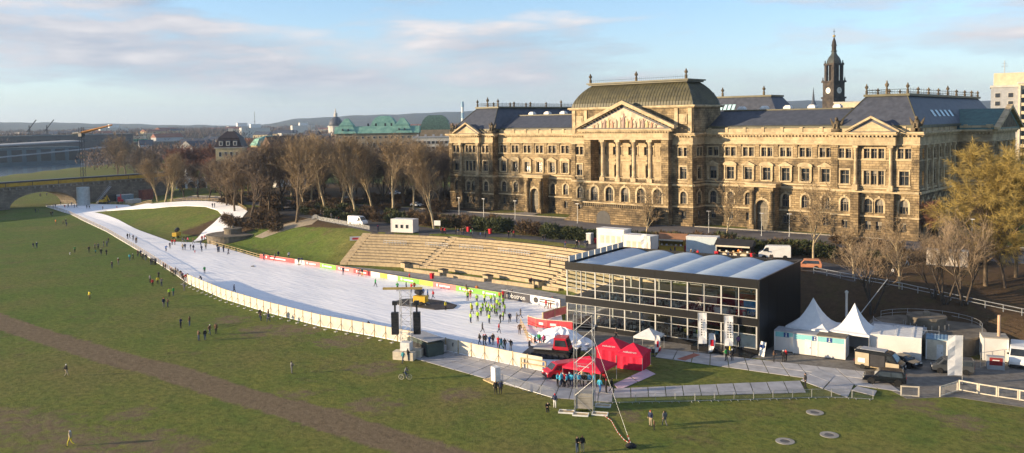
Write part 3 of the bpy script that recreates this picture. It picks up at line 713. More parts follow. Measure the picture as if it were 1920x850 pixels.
# portico: ground floor arcade, loggia above
pf = Face((0, -9, 0), FRONT, FN); cs = [CU+4.75*i for i in (-2, -1, 0, 1, 2)]
lo = MB(); pf.wall(lo, CU-12.6, CU+12.6, 6.5, 11.75); mo(lo, 'base_wall', st_base)
gr = MB(); pf.wall(gr, CU-12.6, CU+12.6, 11.75, 17.4, [(c-1.15, c+1.15, 12.4, 16.1) for c in cs], .6); mo(gr, 'ground_floor_wall', st_mid)
for c in cs: window(pf, c, 12.4, W_BIG, .5, A_BIG)
string(pf, CU-12.6, CU+12.6, 11.7, .35, .2); string(pf, CU-12.7, CU+12.7, 17.0, .5, .45)
for s, nn in ((-1, -1), (1, 1)):
    sf = Face((CU+s*12.6, -9, 0), (0, 1, 0), (nn, 0, 0)); mb = MB(); sf.wall(mb, 0, 2.0, 6.5, 17.4); mo(mb, 'return_wall', st_mid)
    pr = MB(); pr.box(CU+s*11.6-1.0, -9, 17.4, CU+s*11.6+1.0, -5.2, 28.2); mo(pr, 'corner_pier', st_mid)
fl = MB(); fl.box(CU-12.6, -9, 17.35, CU+12.6, -5.2, 17.55); mo(fl, 'loggia_floor', st_mid)
bw = Face((0, -5.2, 0), FRONT, FN); up = MB(); hl = []
for c in cs:
    hl.append((c-.95, c+.95, 18.65, 21.6)); window(bw, c, 18.65, W_FIRST); sur(bw, c, 18.65, S_FLAT)
    for s in (-.75, .75): hl.append((c+s-.575, c+s+.575, 24.2, 26.3)); window(bw, c+s, 24.2, W_PAIR)
    sur(bw, c, 24.2, S_PAIR)
bw.wall(up, CU-10.6, CU+10.6, 17.4, 28.2, hl); mo(up, 'loggia_wall', st_pale); string(bw, CU-10.6, CU+10.6, 22.6, .4, .15)
for i in (-1.5, -.5, .5, 1.5):
    for yy, n_ in ((-8.3, 'column'),):
        mb = MB(); x = CU+4.75*i; mb.cbox(x, yy, 17.56, 1.5, 1.35, 1.0); mb.lathe([(.66,0),(.7,.25),(.58,.5),(.57,3),(.5,7.9),(.55,8.0),(.62,8.5),(.8,9.1)], 14, (x, yy, 18.56)); mb.cbox(x, yy, 27.66, 1.6, 1.45, .55); mo(mb, n_, st_trim, False)
    bl = MB()
    for k in range(8):
        x = CU+4.75*i+.95+k*.42
        if x < CU+10.5: bl.bar((x, -8.6, 17.56), (x, -8.6, 18.45), .1)
    bl.box(CU+4.75*i+.8, -8.75, 18.45, min(CU+4.75*i+4.0, CU+10.6), -8.45, 18.65); mo(bl, 'balustrade', st_trim)
en = MB(); en.box(CU-12.7, -9.05, 28.2, CU+12.7, -4.8, 30.0); mo(en, 'entablature', st_pale)
string(pf, CU-12.8, CU+12.8, 28.2, .3, .12)
cornice(pf, CU-13.4, CU+13.4, 29.95, .95, .6, .6)
pd = MB(); pd.prism([(CU-14.2, 30.97), (CU+14.2, 30.97), (CU, 37.2)], 'y', -9.2, -1.0); mo(pd, 'gable_roof', m_slate)
tp = MB(); tp.prism([(CU-11.8, 31.2), (CU+11.8, 31.2), (CU, 36.2)], 'y', -9.32, -9.22); mo(tp, 'tympanum', mat('painted_tympanum', (.62,.50,.36), (.46,.33,.24), rough=.7, scale=1.1, lo=.42, hi=.58))
m_pfig = [mat('mosaic_%d' % i, c, rough=.7, scale=3) for i, c in enumerate([(.52,.30,.20), (.42,.36,.26), (.58,.48,.33), (.34,.24,.20), (.50,.42,.22)])]
for i in range(17):
    x = -9.2+i*1.15; hmax = 4.9*(1-abs(x)/12.2)-.35
    if hmax < .7: continue
    fg = MB(); h_ = min(hmax, 3.6 if abs(x) < 1 else 2.2+.5*math.sin(i*2.1)); fg.lathe([(.40,0),(.44,.25*h_),(.36,.6*h_),(.30,.74*h_),(.12,.8*h_),(.2,.88*h_),(.16,.97*h_),(.02,h_)], 8, (0, 0, 0)); fg.bar((-.3, 0, .7*h_), (-.62, -.03, .45*h_), .1); fg.bar((.3, 0, .7*h_), (.66, -.03, .8*h_), .1)
    o = fg.obj('relief_figure', m_pfig[i % 5], ministry, Vector((CU+x, -9.42, 31.25))-MB0, smooth=True); o.scale = (1, .35, 1)
for s in (-1, 1):
    rk = MB(); vs_ = [(CU+s*14.9, -10.2, 30.95), (CU, -10.2, 37.15), (CU, -10.2, 38.1), (CU+s*14.9, -10.2, 31.75)]
    rk.add(vs_+[(x, -9.0, z) for x, _, z in vs_], [(0,1,2,3),(4,7,6,5),(0,4,5,1),(1,5,6,2),(2,6,7,3),(3,7,4,0)]); mo(rk, 'raking_cornice', st_trim)
    dn = MB()
    for k in range(15):
        t = .05+k*.063; x = CU+s*14.9*(1-t); z = 30.95+6.2*t
        dn.box(x-.22, -9.8, z-.5, x+.22, -9.25, z-.12)
    tag(mo(dn, 'dentils', st_dark), kind='stuff')
# attic and curved roof
at = MB(); at.box(b0, -6.8, 29.9, b1, 7, 36.2); mo(at, 'attic', st_up)
ac = MB(); ac.box(b0-.5, -7.3, 36.0, b1+.5, 7.5, 36.203); ac.box(b0-.8, -7.6, 36.206, b1+.8, 7.8, 36.6); mo(ac, 'attic_cornice', st_trim)
for x in (b0+.8, b0+4.6, b1-4.6, b1-.8): mb = MB(); mb.box(x-.5, -7.05, 30, x+.5, -6.78, 35.9); mo(mb, 'pilaster', st_trim)
for x in (b0+2.7, b1-2.7): mb = MB(); mb.box(x-1.1, -7.0, 32.0, x+1.1, -6.78, 34.4); mb.box(x-.75, -7.1, 32.5, x+.75, -7.003, 33.8); mo(mb, 'panel_relief', st_pale)
dm = MB(); prof = [(0, 36.6), (.25, 37.6), (.7, 38.6), (1.35, 39.7), (2.2, 40.8), (3.2, 41.8), (4.1, 42.5)]
for (i0, z0), (i1, z1) in zip(prof, prof[1:]): 
    a = (b0+i0, -7+i0, b1-i0, 7-i0*.8); b = (b0+i1, -7+i1, b1-i1, 7-i1*.8)
    dm.add([(a[0],a[1],z0),(a[2],a[1],z0),(a[2],a[3],z0),(a[0],a[3],z0),(b[0],b[1],z1),(b[2],b[1],z1),(b[2],b[3],z1),(b[0],b[3],z1)], [(0,1,5,4),(1,2,6,5),(2,3,7,6),(3,0,4,7)])
domer = mo(dm, 'curved_roof', m_brown_metal)
sm = MB()
x = b0+1
while x < b1-.5:
    pts = [(x, -7+i_-.04, z_+.03) for i_, z_ in prof if b0+i_ <= x <= b1-i_]
    sm.path(pts, .055, 0, 4); x += .85
y = -6.0
while y < 6:
    pts = [(b1-i_+.04, y, z_+.03) for i_, z_ in prof if -7+i_ <= y <= 7-i_*.8]
    sm.path(pts, .055, 0, 4); y += .85
tag(mo(sm, 'roof_seams', m_brown_metal), kind='stuff')
tr = MB(); tr.box(b0+3.3, -3.7, 42.4, b1-3.3, 4.5, 42.75); tr.box(b0+2.9, -4.1, 42.76, b1-2.9, 4.9, 43.1); mo(tr, 'roof_platform', m_brown_metal)
rl = MB()
for i in range(48): rl.bar((b0+3.6+i*.62, -3.4, 43.1), (b0+3.6+i*.62, -3.4, 44.3), .02)
rl.bar((b0+3.4, -3.4, 43.7), (b1-3.4, -3.4, 43.7), .03); mo(rl, 'roof_railing', m_dark)
for x in (b0+3.8, CU, b1-3.8): link('roof_vase', vz, ministry, Vector((x, -3.4, 43.1))-MB0, 0, (.95, .95, 1.05))
# forecourt terrace before the portico
te = MB(); te.box(CU-9.5, -14, 6.4, CU+9.5, -9.36, 11.4); mo(te, 'entrance_terrace', st_base)
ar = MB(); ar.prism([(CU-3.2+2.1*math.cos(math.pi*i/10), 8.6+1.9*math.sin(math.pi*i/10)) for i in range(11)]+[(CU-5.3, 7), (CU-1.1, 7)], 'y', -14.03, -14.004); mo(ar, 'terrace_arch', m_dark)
bl = MB()
for i in range(30): bl.bar((CU-9.2+i*.63, -13.7, 11.4), (CU-9.2+i*.63, -13.7, 12.3), .1)
bl.box(CU-9.6, -13.95, 12.3, CU+9.6, -13.45, 12.55); mo(bl, 'balustrade', st_trim)
rp = MB(); rp.prism([(CU-17, 7.0), (CU-9.52, 7.0), (CU-9.52, 11.0), (CU-12, 10.2), (CU-14, 8.8)], 'y', -13.2, -10.2); mo(rp, 'entrance_ramp', st_base)
# rear range between the courtyards
rb = MB(); rb.box(52, 40, 6.5, 90, 56, 33); mo(rb, 'rear_range_wall', st_up)
rr = MB(); rr.frus((51.5, 39.5, 90.5, 56.5), 33.01, (56, 44, 86, 52), 39.4); mo(rr, 'rear_range_roof', m_slate)
rc = MB(); rc.box(55.6, 43.6, 39.3, 86.4, 52.4, 39.8); mo(rc, 'roof_coping', m_brown_metal)
for x in (58, 71, 84): link('roof_vase', vz, ministry, Vector((x, 44, 39.8))-MB0, 0, (1, 1, 1.1))
for x in range(8): mb = MB(); q = [(66+x*1.3, .42), (66.9+x*1.3, .42), (66.9+x*1.3, .66), (66+x*1.3, .66)]; mb.quad(*[(a, 39.5+4.5*k-.06, 33+6.4*k+.06) for a, k in q]); mo(mb, 'rooflight', bpy.data.materials['rooflight_glass'])
bk = MB(); bk.box(3.5, 70, 6.5, 138.8, 72, 30.0); mo(bk, 'rear_wall', st_up)
# ================================================================== buildings beyond
m_winfar = mat('far_window', (.045,.05,.06), (.03,.033,.04), rough=.2, spec=.5)
m_oker = mat('ochre_render', (.50,.42,.25), (.40,.33,.2), rough=.85)
m_greyrender = mat('grey_render', (.36,.37,.39), (.30,.31,.33), rough=.85)
m_beige = mat('beige_render', (.62,.52,.36), (.52,.43,.3), rough=.85)
m_palewall = mat('pale_render', (.58,.55,.50), (.46,.44,.40), rough=.85)
m_tile = mat('red_tile', (.26,.10,.065), (.17,.07,.045), rough=.8)
m_blacksand = mat('black_sandstone', (.085,.068,.055), (.035,.03,.028), rough=.9, scale=.35, lo=.42, hi=.66)
_wm = {}
def flat_window(w, h):
    k = (w, h)
    if k not in _wm:
        f = MB(); f.box(-w/2-.12, -.1, -.12, w/2+.12, .02, h+.12); p = MB(); p.box(-w/2, -.13, 0, w/2, -.102, h); c = MB(); c.box(-.05, -.17, 0, .05, -.132, h)
        _wm[k] = (f.mesh('window', m_palewall), p.mesh('pane', m_winfar), c.mesh('glazing_bar', m_frame))
    return _wm[k]
def win_grid(par, w, h, xs, zs, y, rz=0, bar=False):
    a, b, c = flat_window(w, h)
    for z in zs:
        for x in xs:
            p = Vector((x, y, z)) if rz == 0 else Vector((y, x, z))
            o = link('window', a, par, p, rz); link('pane', b, o)
            if bar: link('glazing_bar', c, o)
def spread(n, a, b): return [a+(b-a)*(i+.5)/n for i in range(n)]
def facing(p, off=0): return math.atan2(CAM.y-p.y, CAM.x-p.x)+math.pi/2+off

# church tower
p = fd(1563, 200, 520); p.z = 6.0; K = 520/1600
def cz(y): return 33+(221-y)*K-6
ch = thing('church_tower', 'dark baroque church tower with clock faces, domed cap and slender spire', 'tower', p, R(-24.5))
hw = 4.3
mb = MB(); mb.box(-hw, -hw, 0, hw, hw, cz(188)); mb.box(-hw-.5, -hw-.5, cz(188)+.003, hw+.5, hw+.5, cz(185)); mb.box(-hw+.2, -hw+.2, cz(185)+.003, hw-.2, hw-.2, cz(160)); mb.obj('shaft', m_blacksand, ch)
mb = MB(); mb.box(-hw-.45, -hw-.45, cz(160), hw+.45, hw+.45, cz(157)); mb.obj('cornice', m_blacksand, ch)
for sx in (-1, 1):
    for sy in (-1, 1):
        for (h0, h1, q) in ((cz(157), cz(150), hw-.2), (cz(127), cz(121), hw-1.0)):
            mb = MB(); mb.lathe([(.45,0),(.5,.4),(.25,.8),(.35,1.2),(.05,h1-h0)], 8, (sx*q, sy*q, h0)); mb.obj('pinnacle', m_blacksand, ch)
        mb = MB(); mb.cbox(sx*2.85, sy*2.85, cz(157), 1.5, 1.5, cz(130)-cz(157)); mb.obj('belfry_pier', m_blacksand, ch)
mb = MB(); mb.box(-1.9, -1.9, cz(157), 1.9, 1.9, cz(130)); mb.obj('belfry_core', m_blacksand, ch)
for a in range(4):
    for s in (-.95, .95):
        mb = MB(); mb.box(s-.28, -2.7, 0, s+.28, -2.3, cz(131)-cz(156)); o = mb.obj('belfry_column', m_blacksand, ch, (0,0,cz(156))); o.rotation_euler.z = a*math.pi/2
mb = MB(); mb.box(-3.9, -3.9, cz(130), 3.9, 3.9, cz(127)); mb.obj('belfry_cornice', m_blacksand, ch)
mb = MB(); mb.lathe([(4.0,0),(3.9,.9),(3.5,2.2),(2.8,3.6),(1.9,4.7),(1.45,5.6),(1.3,6.6),(1.7,6.8),(1.7,7.2)], 8, (0,0,cz(127))); mb.obj('dome', mat('dark_copper', (.06,.07,.065), (.035,.04,.04), rough=.6), ch)
mb = MB(); mb.lathe([(1.25,0),(1.2,2.6),(1.6,2.8),(1.3,3.4),(.95,5.5),(.25,cz(82)-cz(105))], 8, (0,0,cz(105))); mb.obj('spire', m_blacksand, ch)
mb = MB(); mb.lathe([(.1,0),(.75,.4),(.85,.8),(.7,1.3),(.1,1.6)], 10, (0,0,cz(82))); mb.obj('gilt_ball', mat('gilding', (.6,.45,.2), rough=.35, metal=.5), ch)
mb = MB(); mb.bar((0,0,cz(78)), (0,0,cz(67)), .14); mb.bar((-.8,0,cz(71.5)), (.8,0,cz(71.5)), .14); mb.obj('cross', m_dark, ch)
for a in range(4):
    cf = MB(); cf.lathe([(1.75,0),(1.75,.12)], 20); o = cf.obj('clock_face', mat('clock_white', (.72,.70,.64), rough=.5) if a == 0 else bpy.data.materials['clock_white'], ch)
    o.matrix_local = Matrix.Rotation(a*math.pi/2, 4, 'Z') @ Matrix.Translation((0, -hw+.16, cz(174))) @ Matrix.Rotation(math.pi/2, 4, 'X')
    hd = MB(); hd.bar((0,0,.15), (0,1.35,.15), .09); hd.bar((0,0,.15), (.85,-.35,.15), .1); h2 = hd.obj('clock_hands', m_dark, o)
# pale flat-roofed block beside the tower
p = fd(1598, 200, 470); p.z = 6
b = thing('flat_roofed_block', 'cream flat-roofed block rising behind the slate roof beside the church tower', 'building', p, R(10))
mb = MB(); mb.box(-9, 0, 0, 9, 12, 34.5); mb.obj('wall', m_beige, b); mb = MB(); mb.box(-9.3, -.3, 34.5, 9.3, 12.3, 35); mb.obj('roof_edge', m_palewall, b); mb = MB(); mb.box(-13, 1, 0, -9.02, 10, 31.5); mb.obj('annex', m_palewall, b)
p = fd(1525, 205, 900); p.z = 6
b = thing('small_spire', 'thin dark spire far behind the ministry roof', 'spire', p)
mb = MB(); mb.box(-3, -3, 0, 3, 3, 38); mb.obj('tower_wall', m_palewall, b); mb = MB(); mb.lathe([(3.6,38),(1.4,44),(.15,57)], 8); mb.obj('spire_roof', m_slate, b)
# prefabricated flats at the right
p = fd(1857, 240, 340); p.z = 6; b = thing('apartment_block', 'tall beige prefabricated apartment block with stacked balconies', 'building', p, R(12))
mb = MB(); mb.box(0, 0, 0, 8.2, 20, 36.5); mb.obj('shade_grey_wing', m_greyrender, b); mb = MB(); mb.box(8.2, -2.0, 0, 46, 18, 37.5); mb.obj('main_slab', m_beige, b)  # grey render on the narrow wing paints in the shade of that face
mb = MB(); mb.box(.8, 3, 36.5, 40, 15, 41.5); mb.obj('penthouse', m_beige, b); mb = MB(); mb.box(-.3, -.3, 36.51, 8.6, 20, 37.2); mb.box(7.9, -2.3, 37.51, 46.3, 18.3, 38.2); mb.obj('roof_edge', m_palewall, b)
mb = MB(); mb.bar((4, 6, 41.5), (4, 6, 46), .12); mb.bar((3, 6, 44), (5, 6, 44), .08); mb.bar((3.2, 6, 45), (4.8, 6, 45), .08); mb.obj('aerial', m_steel, b)
win_grid(b, 1.5, 1.5, [2, 5.9], [5+2.8*i for i in range(11)], 0)
for j in range(3):
    for i in range(12):
        z = 3+2.8*i; x0 = 9+j*6.4
        o = MB().box(x0+.2, -2.06, z, x0+5.4, -2.003, z+1.7).obj('loggia', m_winfar, b)
        MB().box(x0, -3.1, z-1.05, x0+5.6, -2.95, z).obj('balcony_front', m_beige, b); MB().box(x0, -2.94, z-1.1, x0+5.6, -2.01, z-.95).obj('balcony_floor', m_palewall, b)
    MB().box(8.4+j*6.4, -3.1, 1, 8.7+j*6.4, -2.01, 37).obj('balcony_fin', m_palewall, b)
# power station chimney
p = fd(868, 240, 2500); p.z = 0; b = thing('power_station_chimney', 'white chimney with blue bands standing behind the slate roof', 'chimney', p)
for i in range(6): MB().lathe([(5.2-.25*i, 16.0*i),(5.2-.25*(i+1), 16.0*(i+1)-.01)], 14).obj('chimney_band', m_white if i % 2 == 0 else mat('pale_blue_band', (.25,.42,.55), rough=.6), b)

def mansard(par, w, d, z, h1, h2, inset, m, name='roof'):
    mb = MB(); mb.frus((-w/2-.5, -d/2-.5, w/2+.5, d/2+.5), z, (-w/2+inset, -d/2+inset, w/2-inset, d/2-inset), z+h1); mb.frus((-w/2+inset-.2, -d/2+inset-.2, w/2-inset+.2, d/2-inset+.2), z+h1+.003, (-w*.12, -.2, w*.12, .2), z+h1+h2); return mb.obj(name, m, par)
# guard house with dark mansard roof
p = fd(435, 305, 420); p.z = 6; b = thing('guard_house', 'ochre house with dark mansard roof and three arched dormers', 'house', p, facing(p, R(-14)))
w_ = 11.6; MB().box(-w_/2, -w_/2, 0, w_/2, w_/2, 17.6).obj('wall', m_oker, b); mansard(b, w_, w_, 17.6, 4.2, 3.4, 1.1, mat('dark_mansard', (.045,.035,.04), (.03,.024,.028), rough=.6))
MB().box(-w_/2-.4, -w_/2-.4, 17.2, w_/2+.4, w_/2+.4, 17.59).obj('cornice', m_palewall, b)
win_grid(b, 1.1, 2.0, spread(4, -5, 5), [4, 8.6, 13.4], -w_/2); win_grid(b, 1.1, 2.0, spread(3, -5, 5), [8.6, 13.4], w_/2, R(90))
for x in (-3.2, 0, 3.2):
    o = MB().box(x-.85, -w_/2-.45, 18.4, x+.85, -w_/2+1.4, 20.4).obj('dormer', m_palewall, b); MB().box(x-.5, -w_/2-.5, 18.7, x+.5, -w_/2-.453, 20.0).obj('pane', m_winfar, o); MB().prism([(x+.95*math.cos(math.pi*i/8), 20.4+.5*math.sin(math.pi*i/8)) for i in range(9)], 'y', -w_/2-.55, -w_/2+1.5).obj('dormer_roof', m_slate, o)
MB().cbox(0, 0, 24.9, 2.2, 1.2, 1.4).obj('chimney', m_palewall, b)
p = fd(474, 310, 428); p.z = 6; b = thing('red_roofed_wing', 'low ochre wing with red tiled roof beside the guard house', 'house', p, facing(p, R(-14)))
MB().box(-5, -4, 0, 6.5, 4, 13.2).obj('wall', m_oker, b); mb = MB(); mb.prism([(-4.5, 13.2), (4.5, 13.2), (0, 17.0)], 'x', -5.3, 6.8); mb.obj('roof', m_tile, b); win_grid(b, 1.1, 1.8, spread(4, -4.5, 6), [5, 9.8], -4)
p = fd(505, 300, 470); p.z = 6; b = thing('green_roofed_house', 'small house with turquoise copper roof half hidden by the bare trees', 'house', p, facing(p, R(20)))
MB().box(-8, -5, 0, 8, 5, 17).obj('wall', m_oker, b); mansard(b, 16, 10, 17, 3.4, 1.6, 1.6, m_copper); win_grid(b, 1.1, 1.8, spread(5, -7, 7), [8, 12.5], -5)
p = fd(532, 300, 400); p.z = 6; b = thing('brown_roofed_house', 'house with steep brown tiled gable roof behind the great bare tree', 'house', p, facing(p, R(38)))
MB().box(-9, -6, 0, 9, 6, 15).obj('wall', m_palewall, b); MB().prism([(-6.6, 15), (6.6, 15), (0, 22.5)], 'x', -9.4, 9.4).obj('roof', mat('brown_tile', (.15,.10,.07), (.09,.06,.045), rough=.85), b); win_grid(b, 1.1, 1.8, spread(5, -8, 8), [6, 10.5], -6)
# palace with copper roofs
p = fd(708, 262, 560); p.z = 6; rzp = facing(p, R(-8)); b = thing('palace', 'long sandstone palace with pale green copper roofs and corner turrets', 'palace', p, rzp)
m_pal = mat('palace_stone', (.34,.27,.19), (.25,.2,.14), rough=.85, scale=.5)
MB().box(-26, -6, 0, 27, 6, 21.5).obj('wall', m_pal, b); mb = MB(); mb.prism([(-7, 21.5), (7, 21.5), (3.6, 26), (-3.6, 26)], 'x', -26.6, 27.6); mb.obj('roof', m_copper, b)
MB().box(-26.3, -6.4, 20.9, 27.3, 6.4, 21.49).obj('cornice', m_pal, b)
win_grid(b, 1.3, 1.3, spread(14, -25, 26), [18.2], -6); win_grid(b, 1.5, 3.2, spread(14, -25, 26), [12.2], -6)
for x, hh in ((-19.5, 0), (16.5, 0)):
    mb = MB(); mb.frus((x-7, -7.2, x+7, 7.2), 21.5, (x-4.2, -4.4, x+4.2, 4.4), 26.6); mb.frus((x-4.6, -4.8, x+4.6, 4.8), 26.61, (x-2.4, -2.4, x+2.4, 2.4), 29.3); mb.frus((x-2.4, -2.4, x+2.4, 2.4), 29.31, (x-1.0, -1, x+1.0, 1), 31.2); mb.obj('turret_roof', m_copper, b)
    for s in (-1.8, 1.8): MB().lathe([(.55,0),(.55,.9),(.2,1.2)], 8, (x+s, -6.4, 23.4)).obj('eye_dormer', m_winfar, b)
for x, y, r_, h_ in ((1.0, 28, 9, 9), (36, 26, 10, 9.5)):
    mb = MB(); mb.box(x-r_, y-8, 0, x+r_, y+8, 23); mb.obj('rear_wall', m_pal, b)
    mb = MB(); pf_ = [(0, 23), (.5, 26), (1.6, 29), (3.4, 31.4), (5.6, 32.8)]
    for (i0, z0), (i1, z1) in zip(pf_, pf_[1:]): mb.frus((x-r_+i0, y-8+i0, x+r_-i0, y+8-i0), z0, (x-r_+i1, y-8+i1, x+r_-i1, y+8-i1), z1-.003)
    mb.obj('domed_roof', m_copper if x < 5 else mat('dull_copper', (.09,.16,.13), (.06,.1,.085), rough=.6), b)
for x in (-6, -1, 5, 9): MB().cbox(x, 1.5, 25.6, 1.1, .9, 2.2).obj('chimney', m_dark, b)
p = fd(815, 285, 430); p.z = 6; b = thing('white_flats', 'white slab of flats with rows of dark windows behind the bare trees', 'building', p, facing(p, R(-6)))
MB().box(-11, 0, 0, 14, 10, 20).obj('wall', m_palewall, b); MB().box(-11.3, -.3, 20.003, 14.3, 10.3, 20.6).obj('roof_edge', m_greyrender, b); win_grid(b, 1.5, 1.3, spread(11, -10.5, 13.5), [3+2.8*i for i in range(6)], 0)
for i in range(6): MB().cbox(-9+4*i, 5, 20.6, 1, 1, 1.1).obj('roof_vent', m_greyrender, b)
# domed church far off
p = fd(630, 245, 1500); p.z = 0; b = thing('domed_church', 'pale domed church with lantern rising from the far roofs', 'church', p)
MB().lathe([(13,0),(13,30),(14,30.5),(14,32)], 12).obj('drum', m_palewall, b); MB().lathe([(12.5,32),(12,36),(10,41),(7,45),(3.4,47.5)], 14).obj('dome', m_slate, b, smooth=True); MB().lathe([(3.2,47.4),(3,52),(3.6,52.4),(1.5,55),(.3,62)], 8).obj('lantern', m_palewall, b)

# bridge with its scaffold gantry -----------------------------------------------
B0, B1 = g(0, 395), g(300, 368); bd = (B1-B0).normalized(); brz = math.atan2(bd.y, bd.x)
def bridge_s(px, py):
    d = ray(px, py); nrm = Vector((-bd.y, bd.x, 0)); t = (B0-CAM).dot(nrm)/d.dot(nrm); q = CAM+d*t; return (q-B0).dot(bd), q.z
m_bst = stone('bridge_stone', (.26,.225,.18), (.18,.155,.125), (.1,.085,.07), 1.6, .7, .5, .05)
br = thing('stone_arch_bridge', 'sandstone arch bridge under repair with yellow scaffold deck along its top', 'bridge', B0, brz)
dk = 9.0; s0, _ = bridge_s(18, 390); s1, _ = bridge_s(143, 378); sc = (s0+s1)/2; hr = (s1-s0)/2; crown = bridge_s(88, 360)[1]; Lb = (B1-B0).length
n = 16; arc = [(sc-hr*math.cos(math.pi*i/n), 0.2+(crown)*math.sin(math.pi*i/n)) for i in range(n+1)]
mb = MB()
for (a, z), (c, y) in zip(arc, arc[1:]):
    mb.add([(a,0,z),(c,0,y),(c,0,dk),(a,0,dk),(a,13,z),(c,13,y),(c,13,dk),(a,13,dk)], [(0,1,2,3),(4,7,6,5),(0,4,5,1),(2,6,7,3)])
mb.box(s1, 0, -2, Lb+6, 13, dk); mb.box(s0-9, 0, -4, s0, 13, dk); mb.obj('arch_wall', m_bst, br)
for k in range(1, 5):
    c2 = s0-9-k*26+13; mb = MB(); arc2 = [(c2-9-hr*.0-4+26*i/n*.84, -3+9*math.sin(math.pi*i/n)) for i in range(n+1)]
    x0, x1 = c2-13, c2+13
    for (a, z), (c, y) in zip(arc2, arc2[1:]): mb.add([(a,0,z),(c,0,y),(c,0,dk),(a,0,dk),(a,13,z),(c,13,y),(c,13,dk),(a,13,dk)], [(0,1,2,3),(4,7,6,5),(0,4,5,1),(2,6,7,3)])
    mb.box(x0, 0, -6, arc2[0][0], 13, dk); mb.box(arc2[-1][0], 0, -6, x1, 13, dk); mb.obj('arch_wall', m_bst, br)
MB().box(-120, -.5, dk+.003, Lb+6, 13.5, dk+.5).obj('parapet_band', m_conc, br)
for k in range(40): MB().box(-30+k*2.6, -.45, dk-.9, -29.3+k*2.6, -.01, dk-.02).obj('corbel', m_conc, br)
m_gantry = mat('gantry_yellow', (.48,.30,.02), (.36,.21,.015), rough=.6, scale=.6)
MB().box(-120, -1.4, dk+.52, Lb+4, -.2, dk+2.0).obj('scaffold_beam', m_gantry, br); MB().box(-120, -1.5, dk+2.003, Lb+4, 3, dk+2.6).obj('scaffold_cover', m_dark, br)
for k in range(9):
    q = -20+k*11.0; MB().bar((q, -1.45, dk+.4), (q, -1.45, dk+2.2), .12).obj('scaffold_post', m_dark, br)
# cliff of the arch seen through: sunlit bank is the meadow itself
p = g(157, 386); b = thing('silo', 'round silver silo standing against the bridge', 'silo', p); m_silo = mat('silo_sheet', (.42,.46,.47), (.33,.37,.38), rough=.4, metal=.4)
sh = 8.0
for i in range(6): MB().lathe([(2.55,i*sh/6+.02),(2.6,i*sh/6+.1),(2.6,(i+1)*sh/6-.08),(2.55,(i+1)*sh/6)], 20).obj('silo_ring', m_silo, b, smooth=False)
MB().bar((2.7,-.3,0), (2.7,-.3,sh), .06).obj('ladder', m_steel, b)
# site stair, huts and plant of the bridge works
def stair(p, rz, label):
    t = thing('site_stair', label, 'stairs', p, rz)
    for s in (-.5, .5): MB().bar((0, s, 0), (7, s, 7.2), .12).obj('stringer', m_steel, t); MB().bar((0, s, 1.1), (7, s, 8.3), .05).obj('handrail', m_steel, t)
    tr_ = MB().box(-.15, -.5, 0, .15, .5, .05).mesh('tread', m_steel)
    for i in range(14): link('tread', tr_, t, (i*.5+.25, 0, i*.514+.25))
stair(g(181, 382), brz, 'steel site stair climbing the bridge wall beside the silo')
def box_unit(name, p, rz, w, d, h, m, label, cat='container', roof=None, group=None):
    t = thing(name, label, cat, p, rz, group); b_ = MB().box(-w/2, -d/2, .1, w/2, d/2, h).obj('body', m, t)
    MB().box(-w/2-.06, -d/2-.06, h+.003, w/2+.06, d/2+.06, h+.12).obj('roof', roof or m_white, t)
    MB().box(-w/2-.03, -d/2-.03, 0, w/2+.03, d/2+.03, .099).obj('base_frame', m_steel, t); return t
box_unit('site_container', g(274, 374.5), brz, 5.5, 3, 4.6, mat('rust_red_paint', (.22,.07,.05), (.15,.05,.04)), 'rust red site container under the bridge ramp', roof=mat('rust_roof', (.2,.1,.07)))
box_unit('site_container', g(232, 377), brz, 8, 3, 2.8, mat('blue_grey_paint', (.22,.32,.40), (.17,.25,.32)), 'blue grey site container before the bridge wall')
box_unit('site_container', g(207, 379), brz, 4, 3, 3.2, m_dark, 'black site hut beside the steel site stair', 'hut', roof=m_dark)
box_unit('site_container', g(250, 381), brz, 6, 2.6, 1.6, m_palewall, 'low pale site box next to the rust red container')
def digger(p, rz, m, label):
    t = thing('excavator', label, 'excavator', p, rz)
    for s in (-1, 1): MB().prism([(-1.8, .2), (-1.5, 0), (1.5, 0), (1.8, .2), (1.8, .7), (1.4, .9), (-1.4, .9), (-1.8, .7)], 'y', s*1.0-.28, s*1.0+.28).obj('track', m_rubber, t)
    MB().box(-1.6, -1.1, .95, 1.2, 1.1, 1.9).obj('body', m, t); c = MB().box(.1, .1, 1.903, 1.2, 1.1, 3.0).obj('cab', m, t); MB().box(.2, .07, 2.1, 1.1, .097, 2.85).obj('pane', m_pane, c)
    MB().bar((1.0, -.4, 1.6), (3.4, -.4, 3.9), .22).obj('boom', m, t); MB().bar((3.4, -.4, 3.9), (5.0, -.4, 1.8), .17).obj('dipper', m, t); MB().prism([(4.6, 1.8), (5.4, 1.6), (5.5, .9), (4.8, .8)], 'y', -.8, 0).obj('bucket', m_dark, t)
digger(g(194, 383), R(10), m_yellow, 'yellow excavator at the foot of the bridge works')
digger(g(226, 382), R(160), m_redpaint, 'red small excavator on the bridge building site')
